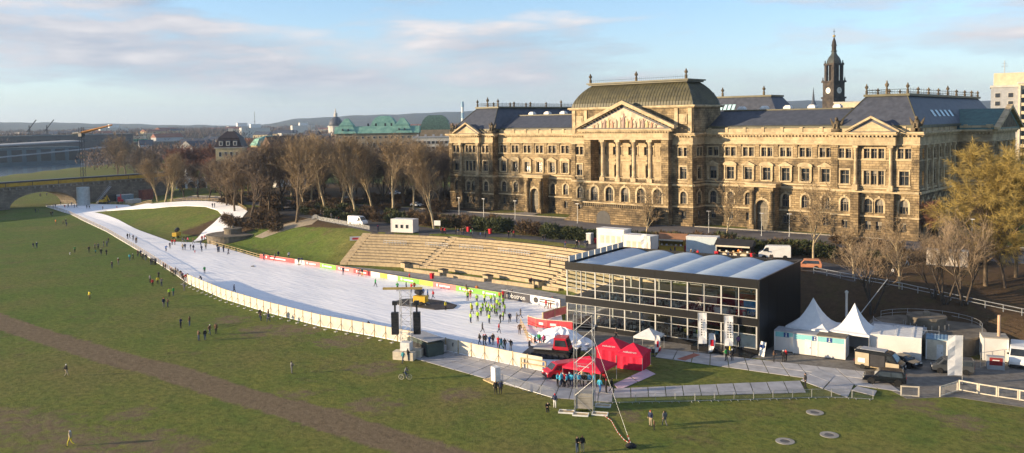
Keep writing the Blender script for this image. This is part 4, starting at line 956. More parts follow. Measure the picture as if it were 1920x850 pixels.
# lattice crane on the bank
p = fd(157, 345, 520); p.z = 0; b = thing('lattice_crane', 'dark lattice mast crane with orange jib over the river', 'crane', p, R(20))
hc = 34.0; mb = MB()
for sx in (-1, 1):
    for sy in (-1, 1): mb.bar((sx*.9, sy*.9, 0), (sx*.9, sy*.9, hc), .13)
mb.obj('mast_legs', m_dark, b); tag(b.children[-1] if b.children else mb, kind='stuff') if False else None
lat = MB()
for i in range(17):
    z = i*2.0
    for sx, sy, tx, ty in ((-1,-1,1,-1), (1,-1,1,1), (1,1,-1,1), (-1,1,-1,-1)): lat.bar((sx*.9, sy*.9, z), (tx*.9, ty*.9, z+2), .08)
tag(lat.obj('mast_lattice', m_dark, b), kind='stuff')
MB().box(-1.2, -1.2, hc-5, 1.2, 1.2, hc-3.2).obj('slew_ring', m_dark, b); MB().bar((0, 0, hc-3), (18, 4, hc+1), .8, 0, 4, .35).obj('jib', mat('crane_orange', (.45,.20,.04), (.35,.15,.03)), b); MB().bar((0, 0, hc), (12, 2.7, hc-.2), .06).obj('stay', m_dark, b); MB().bar((0, 0, hc-3), (-5, -1.2, hc-3.5), .7).obj('counterweight', m_conc, b)
# blue arcade with sculpture by the trees
p = fd(360, 362, 430); p.z = 4.2; b = thing('arcade', 'low pale blue arcade of three arches under the trees', 'arcade', p, facing(p))
m_arc = mat('pale_blue_render', (.38,.50,.58), (.3,.4,.47)); mb = MB(); W3 = 4.6
for k in range(3):
    x = (k-1)*W3; arc = [(x-1.8*math.cos(math.pi*i/10), 1.4+1.9*math.sin(math.pi*i/10)) for i in range(11)]
    for (a, z), (c, y) in zip(arc, arc[1:]): mb.add([(a,0,z),(c,0,y),(c,0,4.6),(a,0,4.6),(a,3,z),(c,3,y),(c,3,4.6),(a,3,4.6)], [(0,1,2,3),(4,7,6,5),(0,4,5,1),(2,6,7,3)])
    for s in (-1, 1): mb.box(min(x+s*1.8, x+s*2.3), 0, 0, max(x+s*1.8, x+s*2.3), 3, 4.6)
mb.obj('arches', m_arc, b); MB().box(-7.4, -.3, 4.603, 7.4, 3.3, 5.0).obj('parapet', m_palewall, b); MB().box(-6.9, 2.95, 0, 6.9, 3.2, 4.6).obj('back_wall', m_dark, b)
p2 = fd(351, 344, 432); b = thing('white_sculpture', 'white reclining sculpture on the arcade parapet', 'statue', Vector((p2.x, p2.y, 9.25)), facing(p2))
MB().cbox(0, 0, 0, 3.0, 1.4, 1.0).obj('plinth', m_palewall, b); MB().lathe([(.7,0),(.8,.6),(.6,1.4),(.5,2.0),(.2,2.2),(.38,2.6),(.3,3.0),(.02,3.2)], 10, (-.3, 0, 1.0)).obj('figure', m_white, b, smooth=True); MB().bar((-.2, 0, 2.6), (1.0, -.2, 1.5), .28, 0, 8, .18).obj('arm', m_white, b)
# congress centre across the river and the quays behind
def bank_block(name, label, px0, px1, dist, h, m, step=0, cat='building'):
    a, c = fd(px0, 270, dist), fd(px1, 270, dist*1.05); a.z = c.z = 0; d_ = c-a; L_ = d_.length
    t = thing(name, label, cat, Vector((a.x, a.y, 0)), math.atan2(d_.y, d_.x)); MB().box(0, 0, -4, L_, 40, h).obj('wall', m, t); return t, L_
m_cong = mat('blue_shade_front', (.10,.16,.19), (.07,.11,.14), rough=.4); m_quay = mat('quay_wall', (.16,.18,.18), (.11,.125,.13), rough=.9)  # congress front carries its blue shade as base colour
t, L_ = bank_block('congress_centre', 'long low congress building with sloping terrace roof across the river', -200, 150, 960, 15, m_cong)
mb = MB(); mb.prism([(0, 15), (L_, 20), (L_, 21.2), (0, 16.2)], 'y', -8, 40); mb.obj('sloping_roof', m_greyrender, t)
mb = MB(); mb.prism([(L_*.3, 4.2), (L_+30, 13.8), (L_+30, 14.6), (L_*.3, 5.0)], 'y', -18, -8.01); mb.obj('terrace_ramp', m_greyrender, t)
for k in range(12): MB().box(L_*k/12+2, -.1, 1, L_*(k+1)/12-2, -.003, 13).obj('glazing_bay', m_winfar, t)
t, L_ = bank_block('riverside_hotel', 'long dark flat block behind the congress centre', -240, 250, 1220, 25, mat('dull_brick', (.10,.085,.08), (.07,.06,.06)))
MB().box(-2, -1, 25.003, L_+2, 41, 26).obj('roof', m_quay, t)
for k in range(26): MB().box(L_*k/26+3, -.15, 16, L_*(k+1)/26-3, -.003, 20).obj('window_band', m_winfar, t)
# tram bridge far downstream
a, c = fd(150, 268, 1300), fd(345, 262, 1330); d_ = c-a; L_ = d_.length; b = thing('tram_bridge', 'distant stone bridge with round arches carrying a green tram', 'bridge', Vector((a.x, a.y, 0)), math.atan2(d_.y, d_.x))
mb = MB(); na = 5
for k in range(na):
    x0, x1 = L_*k/na, L_*(k+1)/na; xm, hw2 = (x0+x1)/2, (x1-x0)/2-3; arc = [(xm-hw2*math.cos(math.pi*i/10), -2+11*math.sin(math.pi*i/10)) for i in range(11)]
    for (p_, z), (q_, y) in zip(arc, arc[1:]): mb.add([(p_,0,z),(q_,0,y),(q_,0,13),(p_,0,13),(p_,14,z),(q_,14,y),(q_,14,13),(p_,14,13)], [(0,1,2,3),(4,7,6,5),(0,4,5,1),(2,6,7,3)])
    mb.box(x0, 0, -4, x0+3, 14, 13); mb.box(x1-3, 0, -4, x1, 14, 13)
mb.obj('arches', m_bst, b); MB().box(-150, -.5, 13.003, L_+150, 14.5, 14.2).obj('deck', m_conc, b)
e_ = fd(256, 262, 1300); tr_ = thing('tram', 'green tram crossing the distant bridge', 'tram', Vector((e_.x, e_.y, 14.2)), math.atan2(d_.y, d_.x))
mt = mat('tram_green', (.03,.30,.16), (.02,.24,.13), rough=.4)
for k in range(4): MB().box(-15+k*7.6, 1, .4, -8+k*7.6, 3.6, 3.7).obj('car_body', mt, tr_); MB().box(-14.5+k*7.6, .97, 1.6, -8.5+k*7.6, .997, 2.9).obj('pane', m_winfar, tr_)
# houses of the far town
def far_house(px, py, dist, w, h, rh, wall, roof, flat, label, grp):
    p = fd(px, py, dist); p.z = ground_z(p.x, p.y)-.2; t = thing('far_house', label, 'house', p, facing(p, random.uniform(-.7, .7)), grp)
    d = w*random.uniform(.5, .8); MB().box(-w/2, -d/2, 0, w/2, d/2, h).obj('wall', wall, t)
    if flat: MB().box(-w/2-.3, -d/2-.3, h+.003, w/2+.3, d/2+.3, h+.6).obj('roof', roof, t)
    else: MB().prism([(-d/2-.6, h), (d/2+.6, h), (0, h+rh)], 'x', -w/2-.5, w/2+.5).obj('roof', roof, t)
    for z in range(int(h//3.2)):
        if dist < 1500: MB().box(-w/2+1, -d/2-.06, z*3.2+1.2, w/2-1, -d/2-.003, z*3.2+2.5).obj('window_row', m_winfar, t)
walls = [('white', m_palewall), ('beige', m_beige), ('grey', m_greyrender), ('ochre', m_oker)]; roofs = [('red tiled', m_tile, 0), ('dark slate', m_slate, 0), ('flat pale', m_palewall, 1)]
random.seed(21)
for i in range(95):
    px = random.uniform(-60, 880); dist = random.choice([random.uniform(700, 1300), random.uniform(1300, 2600), random.uniform(1800, 3200)])
    if px < 260 and dist < 1250: continue
    if 610 < px < 800 and dist < 900: continue
    wn_, wm_ = random.choice(walls); rn, rm, fl = random.choice(roofs); w_ = random.uniform(14, 34)*(1.5 if dist > 1500 else 1)
    far_house(px, 255, dist, w_, random.uniform(9, 17)+(dist/1800)*6, random.uniform(4, 7), wm_, rm, fl, f'{wn_} house with {rn} roof in the far town downstream', f'{wn_} {rn} far houses')
for px, dist, h in ((455, 2400, 34), (480, 2300, 30), (215, 2600, 36), (570, 2800, 34)):
    p = fd(px, 250, dist); p.z = 0; t = thing('factory_block', 'large pale industrial block standing on the far skyline', 'building', p, facing(p, .2), 'industrial blocks on the skyline'); MB().box(-36, 0, 0, 36, 30, h).obj('wall', m_palewall, t); MB().box(-12, 4, h+.003, 14, 22, h+9).obj('roof_plant', m_white, t)
p = fd(478, 240, 2700); p.z = 0; b = thing('radio_mast', 'thin dark mast on the far skyline above the factory', 'mast', p); MB().bar((0,0,0), (0,0,78), 1.2, 0, 5, .5).obj('mast_pole', m_dark, b); MB().bar((-4,0,48), (4,0,48), .5).obj('platform', m_dark, b)
for px in (55, 88):
    p = fd(px, 245, 1500); p.z = 0; b = thing('harbour_crane', 'small dark harbour crane on the far bank', 'crane', p, .3, 'harbour cranes on the far bank'); MB().bar((-5,0,0), (0,0,40), .7).obj('leg', m_dark, b); MB().bar((5,0,0), (0,0,40), .7).obj('leg', m_dark, b); MB().bar((-6,0,30), (16,0,48), .8).obj('jib', m_dark, b)

# hills on the horizon and the water --------------------------------------------
HILL = [(-700,222),(-300,226),(0,229),(150,231),(300,234),(430,236),(500,234),(530,228),(560,222),(630,219),(710,215),(790,213),(860,209),(1000,203),(1200,198),(1400,192),(1520,189),(1700,190),(1920,188),(2600,184)]
hv = []; hf = []; cols = 220; prof = [(3600, 0), (4200, .25), (4900, .62), (5500, .9), (6000, 1), (6800, .8), (8200, .2)]
for i in range(cols):
    px = -700+3300*i/(cols-1); yt = interp(HILL, px)+.6*math.sin(px*.045)+.5*math.sin(px*.11+1)
    for dist, k in prof:
        top = fd(px, yt, 6000).z; q = fd(px, 240, dist); hv.append((q.x, q.y, -3+(top+3)*k*(1+.05*math.sin(px*.07+dist*.003)*(k < 1))))
np_ = len(prof)
for i in range(cols-1):
    for j in range(np_-1): hf.append((i*np_+j, (i+1)*np_+j, (i+1)*np_+j+1, i*np_+j+1))
me = bpy.data.meshes.new('hills'); me.from_pydata(hv, [], hf); me.materials.append(mat('wooded_hills', (.055,.055,.040), (.035,.038,.030), rough=1, scale=.006, detail=8)); me.polygons.foreach_set('use_smooth', [True]*len(hf)); tag(link('hills', me), kind='structure')
m_water = mat('river_water', (.10,.14,.17), (.07,.11,.14), rough=.16, scale=.02, bump=.05, bscale=.12, spec=.5)
def rp_(s, t): return (-508-.69*s-.72*t, 36+.72*s-.69*t, -2.6)
wv = [rp_(-1200, -2), rp_(2500, -2), rp_(2500, 171), rp_(-1200, 171)]; me = bpy.data.meshes.new('river'); me.from_pydata(wv, [], [(0,1,2,3)]); me.materials.append(m_water); tag(link('river', me), kind='structure')
qv = MB(); q0, q1, q2, q3 = rp_(-1200, 169), rp_(2500, 169), rp_(2500, 178), rp_(-1200, 178)
qv.add([(*q0[:2], -5), (*q1[:2], -5), (*q1[:2], 4.4), (*q0[:2], 4.4), (*q2[:2], 4.4), (*q3[:2], 4.4)], [(0,1,2,3),(3,2,4,5)]); tag(qv.obj('river_quay', m_quay), kind='structure')
# ================================================================== lettering helper
_txt = {}
def text_mesh(s, size, mtl, key=''):
    k = (s, size, mtl.name)
    if k not in _txt:
        cu = bpy.data.curves.new('txt', 'FONT'); cu.body = s; cu.size = size; cu.align_x = 'CENTER'; cu.align_y = 'CENTER'; cu.resolution_u = 2; cu.extrude = .004
        o = bpy.data.objects.new('txt', cu); COL.objects.link(o); dg = bpy.context.evaluated_depsgraph_get()
        me = bpy.data.meshes.new_from_object(o.evaluated_get(dg)); me.name = 'lettering'; bpy.data.objects.remove(o); me.materials.clear(); me.materials.append(mtl); _txt[k] = me
    return _txt[k]
def sign_text(s, size, mtl, par, loc, rz=0.0, tilt=math.pi/2, name='lettering', roll=0.0):
    o = link(name, text_mesh(s, size, mtl), par); o.matrix_local = Matrix.Translation(loc) @ Matrix.Rotation(rz, 4, 'Z') @ Matrix.Rotation(tilt, 4, 'X') @ Matrix.Rotation(roll, 4, 'Z'); return o

# ================================================================== open-air steps
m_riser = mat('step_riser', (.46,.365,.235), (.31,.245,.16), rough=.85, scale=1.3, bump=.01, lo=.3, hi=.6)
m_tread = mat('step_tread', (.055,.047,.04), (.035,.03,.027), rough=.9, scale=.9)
AC = Vector((69.4, -148.4, 0)); RT = 104.2; NR = 11; TR = 1.21; RI = 5.35/NR
amph = thing('open_air_steps', 'broad curved flight of pale stone seating steps facing the snow', 'steps', (69.4, -58, 0))
AL = -Vector((69.4, -58, 0))
def arc_pt(r, th, z): return (AC.x+r*math.sin(th), AC.y+r*math.cos(th), z)
def arc_block(mb, r0, r1, t0, t1, z0, z1, n=10, mtop=1, mside=0):
    k = len(mb.v)
    for i in range(n+1):
        t = t0+(t1-t0)*i/n
        for r, z in ((r0, z0), (r1, z0), (r1, z1), (r0, z1)): mb.v.append(arc_pt(r, t, z))
    for i in range(n):
        a = k+i*4; b = a+4
        for f, m in (((a, a+3, b+3, b), mside), ((a+3, a+2, b+2, b+3), mtop), ((a+2, a+1, b+1, b+2), mside), ((a, b, b+1, a+1), mside)): mb.f.append(f); mb.m.append(m)
    e = k+n*4
    for f in ((k, k+1, k+2, k+3), (e+3, e+2, e+1, e)): mb.f.append(f); mb.m.append(mside)
aw = 1.15/100.0
SECT = [(R(-24.8), R(-12.1)-aw), (R(-12.1)+aw, R(10.5)-aw), (R(10.5)+aw, R(24.8))]
for i in range(NR):
    r0 = RT-(NR-i)*TR; z1 = .62+RI*(i+1)
    for a, b in SECT:
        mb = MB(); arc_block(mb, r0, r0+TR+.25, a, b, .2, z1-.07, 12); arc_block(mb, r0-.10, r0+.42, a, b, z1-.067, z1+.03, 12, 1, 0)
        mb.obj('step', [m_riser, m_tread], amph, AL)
for th in (R(-25.45), R(-12.1), R(10.5)):
    fl = MB(); cheek = MB()
    for j in range(NR*2):
        r0 = RT-NR*TR+j*TR/2; z1 = .62+RI*(j+1)/2
        mb = MB(); arc_block(mb, r0, r0+TR/2+.12, th-aw+.0012, th+aw-.0012, .2, z1+.01, 1, 0, 0); mb.obj('stair_tread', m_riser, amph, AL)
# white rail frames standing on the steps
for (pa, ya), (pb, yb) in (((692,461),(728,464)), ((770,464),(808,467)), ((832,468),(872,472)), ((904,474),(959,481)), ((991,485),(1032,490))):
    row = 6; r = RT-(NR-row)*TR+.6; z = .62+RI*(row+1)+.03
    def th_of(px, py): q = g(px, py+6, z); return math.atan2(q.x-AC.x, q.y-AC.y)
    t0, t1 = th_of(pa, ya), th_of(pb, yb); n = max(4, int((t1-t0)*r/.75)); base = Vector(arc_pt(r, (t0+t1)/2, z))
    t = thing('step_railing', 'white tubular rail frame standing across the seating steps', 'railing', base, 0, 'white rail frames on the steps')
    for i in range(n+1): 
        q = Vector(arc_pt(r, t0+(t1-t0)*i/n, z))-base; MB().bar(q, q+Vector((0,0,1.05)), .045).obj('upright', m_white, t)
    pts = [Vector(arc_pt(r, t0+(t1-t0)*i/n, z))-base for i in range(n+1)]
    for h in (1.05, .55): MB().path([p+Vector((0,0,h)) for p in pts], .04).obj('rail', m_white, t)
# low wall and seat blocks at the foot
for px, py in ((760,502), (831,513), (915,524), (1009,536)):
    q = g(px, py, .3); t = thing('stone_seat_block', 'square stone block with dark top at the foot of the steps', 'block', Vector((q.x, q.y, ground_z(q.x, q.y))), R(-12), 'stone blocks at the foot of the steps')
    MB().cbox(0, 0, 0, 1.9, 1.4, 1.15).obj('block', m_riser, t); MB().cbox(0, 0, 1.153, 2.05, 1.55, .12).obj('cap', m_tread, t)
lw = thing('low_wall', 'low sandstone wall along the foot of the seating steps', 'wall', (72, -63, 0))
pts = [g(*p, .3) for p in ((752,505), (831,516), (915,527), (1009,539), (1055,546))]
for a, b in zip(pts, pts[1:]):
    d = b-a; o = MB().box(1.2, -.22, 0, d.length-.9, .22, .75).obj('wall_length', m_riser, lw, (a.x-72, a.y+63, 0), math.atan2(d.y, d.x))

# ================================================================== banner fence along the far side of the snow
m_bred = mat('red_banner', (.62,.07,.08), (.5,.05,.06), rough=.6, bump=.03, bscale=2); m_bgreen = mat('green_banner', (.20,.46,.07), (.15,.38,.05), rough=.6, bump=.03, bscale=2)
m_bwhite = mat('white_banner', (.74,.74,.74), (.66,.66,.67), rough=.6, bump=.03, bscale=2); m_blime = mat('lime_banner', (.42,.48,.08), (.36,.4,.06), rough=.6); m_bdark = mat('dark_banner', (.05,.05,.065), (.035,.035,.045), rough=.6); m_bpink = mat('pale_red_banner', (.66,.20,.20), (.58,.15,.16), rough=.6)
BF = [g(*p) for p in ((398,460), (488,486), (600,503), (800,538), (950,563), (1050,581))]
def along(pts, px):
    """point of a polyline on the sight line of image column px"""
    best = None
    for a, b in zip(pts, pts[1:]):
        d = ray(px, 500); nrm = Vector((-d.y, d.x, 0)); da, db = (a-CAM).dot(nrm), (b-CAM).dot(nrm)
        if da*db <= 0: return a.lerp(b, da/(da-db))
    return best or pts[-1]
bf = thing('banner_fence', 'timber fence hung with red, green and white banners beside the snow', 'fence', BF[2])
def fo(p): return Vector((p.x-BF[2].x, p.y-BF[2].y, 0))
cols_ = [(488,553,m_bred,'',0), (553,571,m_bwhite,'',0), (571,600,m_bpink,'',0), (600,630,m_bgreen,'',0), (630,663,m_bpink,'',0), (663,695,m_bred,'',0), (695,712,m_bwhite,'',0), (712,726,m_blime,'',0), (726,745,m_bwhite,'',0), (745,785,m_bgreen,'',0), (785,811,m_blime,'',0), (811,854,m_bpink,'',0), (854,898,m_bgreen,'',0), (898,940,m_bgreen,'',0), (940,993,m_bdark,'robotron',1.25), (993,1050,m_bwhite,'logo',.5)]
for x0, x1, mm, tx, ts in cols_:
    a, b = along(BF, x0), along(BF, x1); d = b-a; L_ = d.length; rz = math.atan2(d.y, d.x); h = 1.25 if tx == '' else 1.75
    mb = MB(); n = 8; k = len(mb.v)
    for i in range(n+1):
        s = i/n; y = .05*math.sin(s*9+x0); mb.v += [(s*(L_-.06)+.03, y, .22), (s*(L_-.06)+.03, y*.3, h)]
    for i in range(n): mb.f.append((k+2*i, k+2*i+2, k+2*i+3, k+2*i+1)); mb.m.append(0)
    o = mb.obj('banner', mm, bf, fo(a), rz)
    top = MB().box(.02, -.14, h+.003, L_-.02, .14, h+.05).obj('top_rail', m_wood if tx == '' else m_white, bf, fo(a), rz)
    if tx == 'robotron': sign_text('robotron', 1.25, m_white, o, (L_/2+.1, -.09, .98))
    elif tx == 'logo':
        MB().lathe([(.5,0),(.5,.02)], 18).obj('round_logo', m_dark, o).matrix_local = Matrix.Translation((1.4, -.08, 1.0)) @ Matrix.Rotation(math.pi/2, 4, 'X')
        for j in range(2): MB().box(2.3, -.085, .75+.45*j, L_-1.2, -.07, .95+.45*j).obj('printed_line', m_dark, o)
    elif mm in (m_bred, m_bpink, m_bgreen) and L_ > 3.5:
        MB().box(L_*.3, -.09, .55, L_*.75, -.07, .85).obj('printed_line', m_bwhite, o); MB().cbox(L_*.2, -.08, .5, .5, .02, .5).obj('printed_mark', m_bwhite, o)
    np2 = max(1, int(L_/2.2))
    for i in range(np2+1):
        q = a.lerp(b, i/np2); MB().bar((0,.12,0), (0,.12,h+.02), .06).obj('post', m_wood, bf, fo(q), rz); MB().bar((0,.12,.9), (0,1.0,0), .045).obj('brace', m_wood, bf, fo(q), rz)
def rail_fence(name, label, pts, gap=2.2, h=1.15, rails=(.5, 1.05), m=m_wood, terrain=False):
    t = thing(name, label, 'fence', pts[0])
    for a, b in zip(pts, pts[1:]):
        d = b-a; n = max(1, round(Vector((d.x, d.y)).length/gap))
        for i in range(n):
            p, q = a.lerp(b, i/n)-pts[0], a.lerp(b, (i+1)/n)-pts[0]
            if terrain:
                for w_ in (p, q): w_.z = ground_z(w_.x+pts[0].x, w_.y+pts[0].y)-pts[0].z
            MB().bar(p, p+Vector((0,0,h)), .075).obj('post', m, t)
            for r in rails: MB().bar(p+Vector((0,0,r)), q+Vector((0,0,r)), .06).obj('rail', m, t)
    return t
rail_fence('timber_rail_fence', 'raw timber rail fence between the snow and the round bastion', [g(395,459), g(440,472), g(488,486)])
lp = [gt(*p) for p in [(462,396),(446,386),(420,380),(385,377),(350,377),(318,379.5)]]
rail_fence('timber_rail_fence', 'raw timber rail fence round the crest of the ski loop', lp, terrain=True)
rail_fence('timber_rail_fence', 'raw timber rail fence along the far straight of the ski loop', [gt(*p) for p in [(285,382),(240,384),(192,383)]], terrain=True)

# ================================================================== round bastions at both ends of the bank
def bastion(p, r, h, label, rail):
    t = thing('round_bastion', label, 'bastion', p)
    m_b = mat('bastion_stone', (.20,.17,.13), (.11,.095,.075), rough=.9, scale=.5, bump=.05); m_gr = mat('bastion_gravel', (.25,.21,.15), (.17,.14,.1), rough=.95)
    MB().lathe([(r,-1.5),(r,h-.35),(r+.25,h-.3),(r+.25,h),(r-.4,h)], 36).obj('ring_wall', m_b, t); MB().lathe([(r-.41,h-.3),(r-.41,h-.02)], 36).obj('terrace', m_gr, t)
    MB().lathe([(r*.34,h-.02),(r*.34,h+1.2),(r*.36,h+1.25),(r*.36,h+1.6),(r*.30,h+1.62)], 24).obj('basin', m_b, t); MB().lathe([(r*.30,h+1.5),(r*.30,h+1.61)], 24).obj('basin_lid', mat('mossy_slab', (.26,.28,.26), (.16,.18,.17), scale=1.2), t); MB().lathe([(.5,h+1.6),(.55,h+2.1),(.2,h+2.3)], 10).obj('knob', m_b, t)
    if rail:
        for a0, a1 in ((.15, 2.9), (3.5, 5.2)):
            n = 16; pts = [Vector(((r-.3)*math.cos(a0+(a1-a0)*i/n), (r-.3)*math.sin(a0+(a1-a0)*i/n), h)) for i in range(n+1)]
            for hh in (.5, 1.0): MB().path([q+Vector((0,0,hh)) for q in pts], .03).obj('rail', m_steel, t)
            for q in pts[::2]: MB().bar(q, q+Vector((0,0,1.05)), .035).obj('rail_post', m_steel, t)
        for i in range(9):
            a = 3.6+.32*i; q = Vector((r*.42*math.cos(a), r*.42*math.sin(a), h)); MB().bar(q, q+Vector((0,0,.8)), .04).obj('guard_post', m_steel, t)
q = g(1737, 612, 2.6); bastion(Vector((q.x, q.y, 0)), 7.4, 2.6, 'round stone bastion with railed basin on the leafy bank', True)
q = g(437, 438, 2.2); bastion(Vector((q.x, q.y, 0)), 7.2, 2.2, 'round dark stone bastion beside the ski loop', False)
# ================================================================== glazed pavilion
PA = Vector((108.4, -82.2, 0)); PRZ = math.atan2(3.2, 31.2); PW, PD, PH = 31.4, 18.6, 10.6
pav = thing('glass_pavilion', 'two-storey black and glass event pavilion with pale vaulted roof', 'pavilion', PA, PRZ)
m_glz = glass('clear_glazing', (.86,.90,.88), .10); m_alu = mat('aluminium', (.50,.50,.48), (.42,.42,.41), rough=.4, metal=.3)
m_floor = mat('pavilion_floor', (.10,.09,.08), (.06,.055,.05), rough=.6)
# black bands, panelled
for k in range(6):
    x0, x1 = PW*k/6+.01, PW*(k+1)/6-.01
    MB().box(x0, -.25, 9.35, x1, .1, PH).obj('fascia_panel', m_black, pav); MB().box(x0, -.25, 4.0, x1, .12, 5.1).obj('floor_band_panel', m_black, pav); MB().box(x0, -.2, 0, x1, .12, .72).obj('plinth_panel', m_black, pav)
    MB().box(x0, PD-.1, 9.35, x1, PD+.25, PH).obj('fascia_panel', m_black, pav)
for k in range(5):
    y0, y1 = -.25+(PD+.5)*k/5+.008, -.25+(PD+.5)*(k+1)/5-.008
    MB().box(PW+.003, y0, 0, PW+.25, y1, PH).obj('side_panel', m_black, pav)
    MB().box(-.25, y0+.3 if k == 0 else y0, 9.35, -.003, y1, PH).obj('fascia_panel', m_black, pav)
MB().box(.05, .12, 4.3, PW-.05, PD-.12, 4.75).obj('upper_floor', m_floor, pav); MB().box(.05, .13, .05, PW-.05, PD-.12, .55).obj('ground_floor', m_floor, pav)
# mullions, rails, panes
NB = 12
for side, y in (('front', 0.0), ('back', PD)):
    for k in range(NB+1):
        x = .2+(PW-.4)*k/NB; r = .10 if k % 2 == 0 else .05
        MB().box(x-r, y-.1, .72, x+r, y+.1, 4.0).obj('mullion', m_alu, pav); MB().box(x-r, y-.1, 5.1, x+r, y+.1, 9.35).obj('mullion', m_alu, pav)
    for z in (.8, 2.75, 3.93, 5.16, 6.45, 7.55, 9.28):
        MB().box(.2, y-.06, z-.04, PW-.2, y+.06, z+.04).obj('glazing_rail', m_alu, pav)
    for k in range(NB):
        x0, x1 = .2+(PW-.4)*k/NB+.1, .2+(PW-.4)*(k+1)/NB-.1
        for z0, z1 in ((.86, 2.69), (2.81, 3.87), (5.22, 6.39), (6.51, 7.49), (7.61, 9.22)):
            op = side == 'back' and k > 6
            MB().quad((x0,y,z0),(x1,y,z0),(x1,y,z1),(x0,y,z1)).obj('wall_panel' if op else 'glass_pane', m_dark if op else m_glz, pav)
for z0, z1 in ((.8, 4.0), (5.1, 9.35)):
    for k in range(6):
        y0, y1 = .1+(PD-.2)*k/6+.08, .1+(PD-.2)*(k+1)/6-.08
        MB().quad((0,y0,z0),(0,y1,z0),(0,y1,z1),(0,y0,z1)).obj('glass_pane', m_glz, pav); MB().box(-.08, y1+.02, z0, .08, y1+.14, z1).obj('mullion', m_alu, pav)
# inner columns and truss
for x in (5.2, 10.4, 15.6, 20.8, 26.0):
    for y in (6, 12.5): MB().box(x-.13, y-.13, .55, x+.13, y+.13, 4.3).obj('inner_column', m_alu, pav); MB().box(x-.13, y-.13, 4.75, x+.13, y+.13, 9.4).obj('inner_column', m_alu, pav)
# white panels at the east end, entrance ramp
for k in (10, 11): MB().box(.2+(PW-.4)*k/NB+.14, .14, .72, .2+(PW-.4)*(k+1)/NB-.14, .2, 2.7).obj('white_panel', m_white, pav)
MB().prism([(22.5,0),(31.2,0),(31.2,.15),(27.5,.7),(22.5,.7)], 'y', -2.6, -.26).obj('entrance_ramp', m_black, pav)
MB().path([(22.6,-2.55,1.7),(27.5,-2.55,1.7),(31,-2.55,1.1)], .04).obj('ramp_rail', m_dark, pav)
# vaulted membrane roof
m_mem = mat('roof_membrane', (.44,.54,.64), (.37,.47,.57), rough=.45, scale=.5, spec=.4)
for k in range(6):
    x0, x1 = .15+(PW-.3)*k/6, .15+(PW-.3)*(k+1)/6; mb = MB(); n = 10
    arc = [(x0+(x1-x0)*i/n, 10.1+.46*math.sin(math.pi*i/n)) for i in range(n+1)]
    mb.prism([(x0, 9.8)]+arc+[(x1, 9.8)], 'y', .12, PD-.12); o = mb.obj('roof_vault', m_mem, pav)
MB().box(.02, .11, 9.5, PW-.02, PD-.11, 9.79).obj('roof_deck', m_greyrender, pav)
for k in range(9): MB().box(.3, PD*k/9+.3, PH+.003, .5, PD*(k+1)/9-.02, PH+.85).obj('parapet_sheet', m_alu, pav)
# furniture seen through the glass
m_chair = mat('chair_shell', (.78,.73,.64), (.66,.61,.53), rough=.5)
def chair_proto():
    t = thing('cafe_chair', 'x', 'chair'); t['_free'] = 1
    MB().box(-.22, -.22, .43, .22, .22, .48).obj('seat', m_chair, t); MB().box(-.22, .2, .484, .22, .25, .9).obj('backrest', m_chair, t)
    lg = MB().bar((0,0,0), (0,0,.43), .025).mesh('leg', m_alu)
    for sx in (-.18, .18):
        for sy in (-.18, .18): link('leg', lg, t, (sx, sy, 0))
    return t
def table_proto():
    t = thing('cafe_table', 'x', 'table'); t['_free'] = 1
    MB().lathe([(.5,.71),(.5,.75)], 14).obj('table_top', m_chair, t); MB().bar((0,0,.03), (0,0,.71), .05).obj('pedestal', m_alu, t); MB().lathe([(.28,0),(.28,.03)], 10).obj('foot', m_alu, t); return t
chair_p, table_p = chair_proto(), table_proto(); random.seed(11)
def pv(x, y, z): c, s = math.cos(PRZ), math.sin(PRZ); return Vector((PA.x+x*c-y*s, PA.y+x*s+y*c, z))
for fz_, fl, n0 in ((4.75, 'upper', 3), (.55, 'lower', 1)):
    for k in range(n0, 23 if fl == 'upper' else 18):
        for j in range(2 if fl == 'upper' else 2):
            x = 1.6+k*1.3+random.uniform(-.2, .2); y = 1.3+j*2.3+random.uniform(-.3, .3)
            if k % 2 == 0:
                place(table_p, pv(x, y, fz_), 0, f'round pale cafe table on the {fl} floor of the pavilion', f'cafe tables {fl} floor')
            for a in ((0, 1) if k % 2 == 0 else (2,)):
                place(chair_p, pv(x+.62*math.cos(a*2.4+.5), y+.62*math.sin(a*2.4+.5), fz_), random.uniform(0, 6.28), f'pale cafe chair on the {fl} floor of the pavilion', f'cafe chairs {fl} floor')
def counter(x, y, z, w, d, h, m, label, cat):
    t = thing(cat.replace(' ', '_'), label, cat, pv(x, y, z), PRZ); MB().box(-w/2, -d/2, 0, w/2, d/2, h-.06).obj('body', m, t); MB().box(-w/2-.05, -d/2-.05, h-.057, w/2+.05, d/2+.05, h).obj('top', m_white, t)
counter(21.5, 7.5, 4.75, 2.2, 1.0, 1.9, m_cream, 'cream serving cabinet on the upper floor of the pavilion', 'cabinet')
counter(27.0, 8.5, 4.75, 3.0, .8, 2.0, m_redpaint, 'red drinks counter on the upper floor of the pavilion', 'counter')
counter(28.4, 1.6, 4.75, 1.3, .9, 1.2, m_redpaint, 'small red cool box behind the pavilion glass', 'cool box')
counter(29.6, 2.4, 5.0, 2.0, .9, 2.1, mat('blue_wrap', (.02,.22,.5), (.015,.17,.42), rough=.4), 'blue wrapped stack behind the pavilion glass', 'wrapped stack')
counter(25.6, 1.5, 4.75, 2.0, .8, 1.1, m_white, 'low white cabinet behind the pavilion glass', 'cabinet')
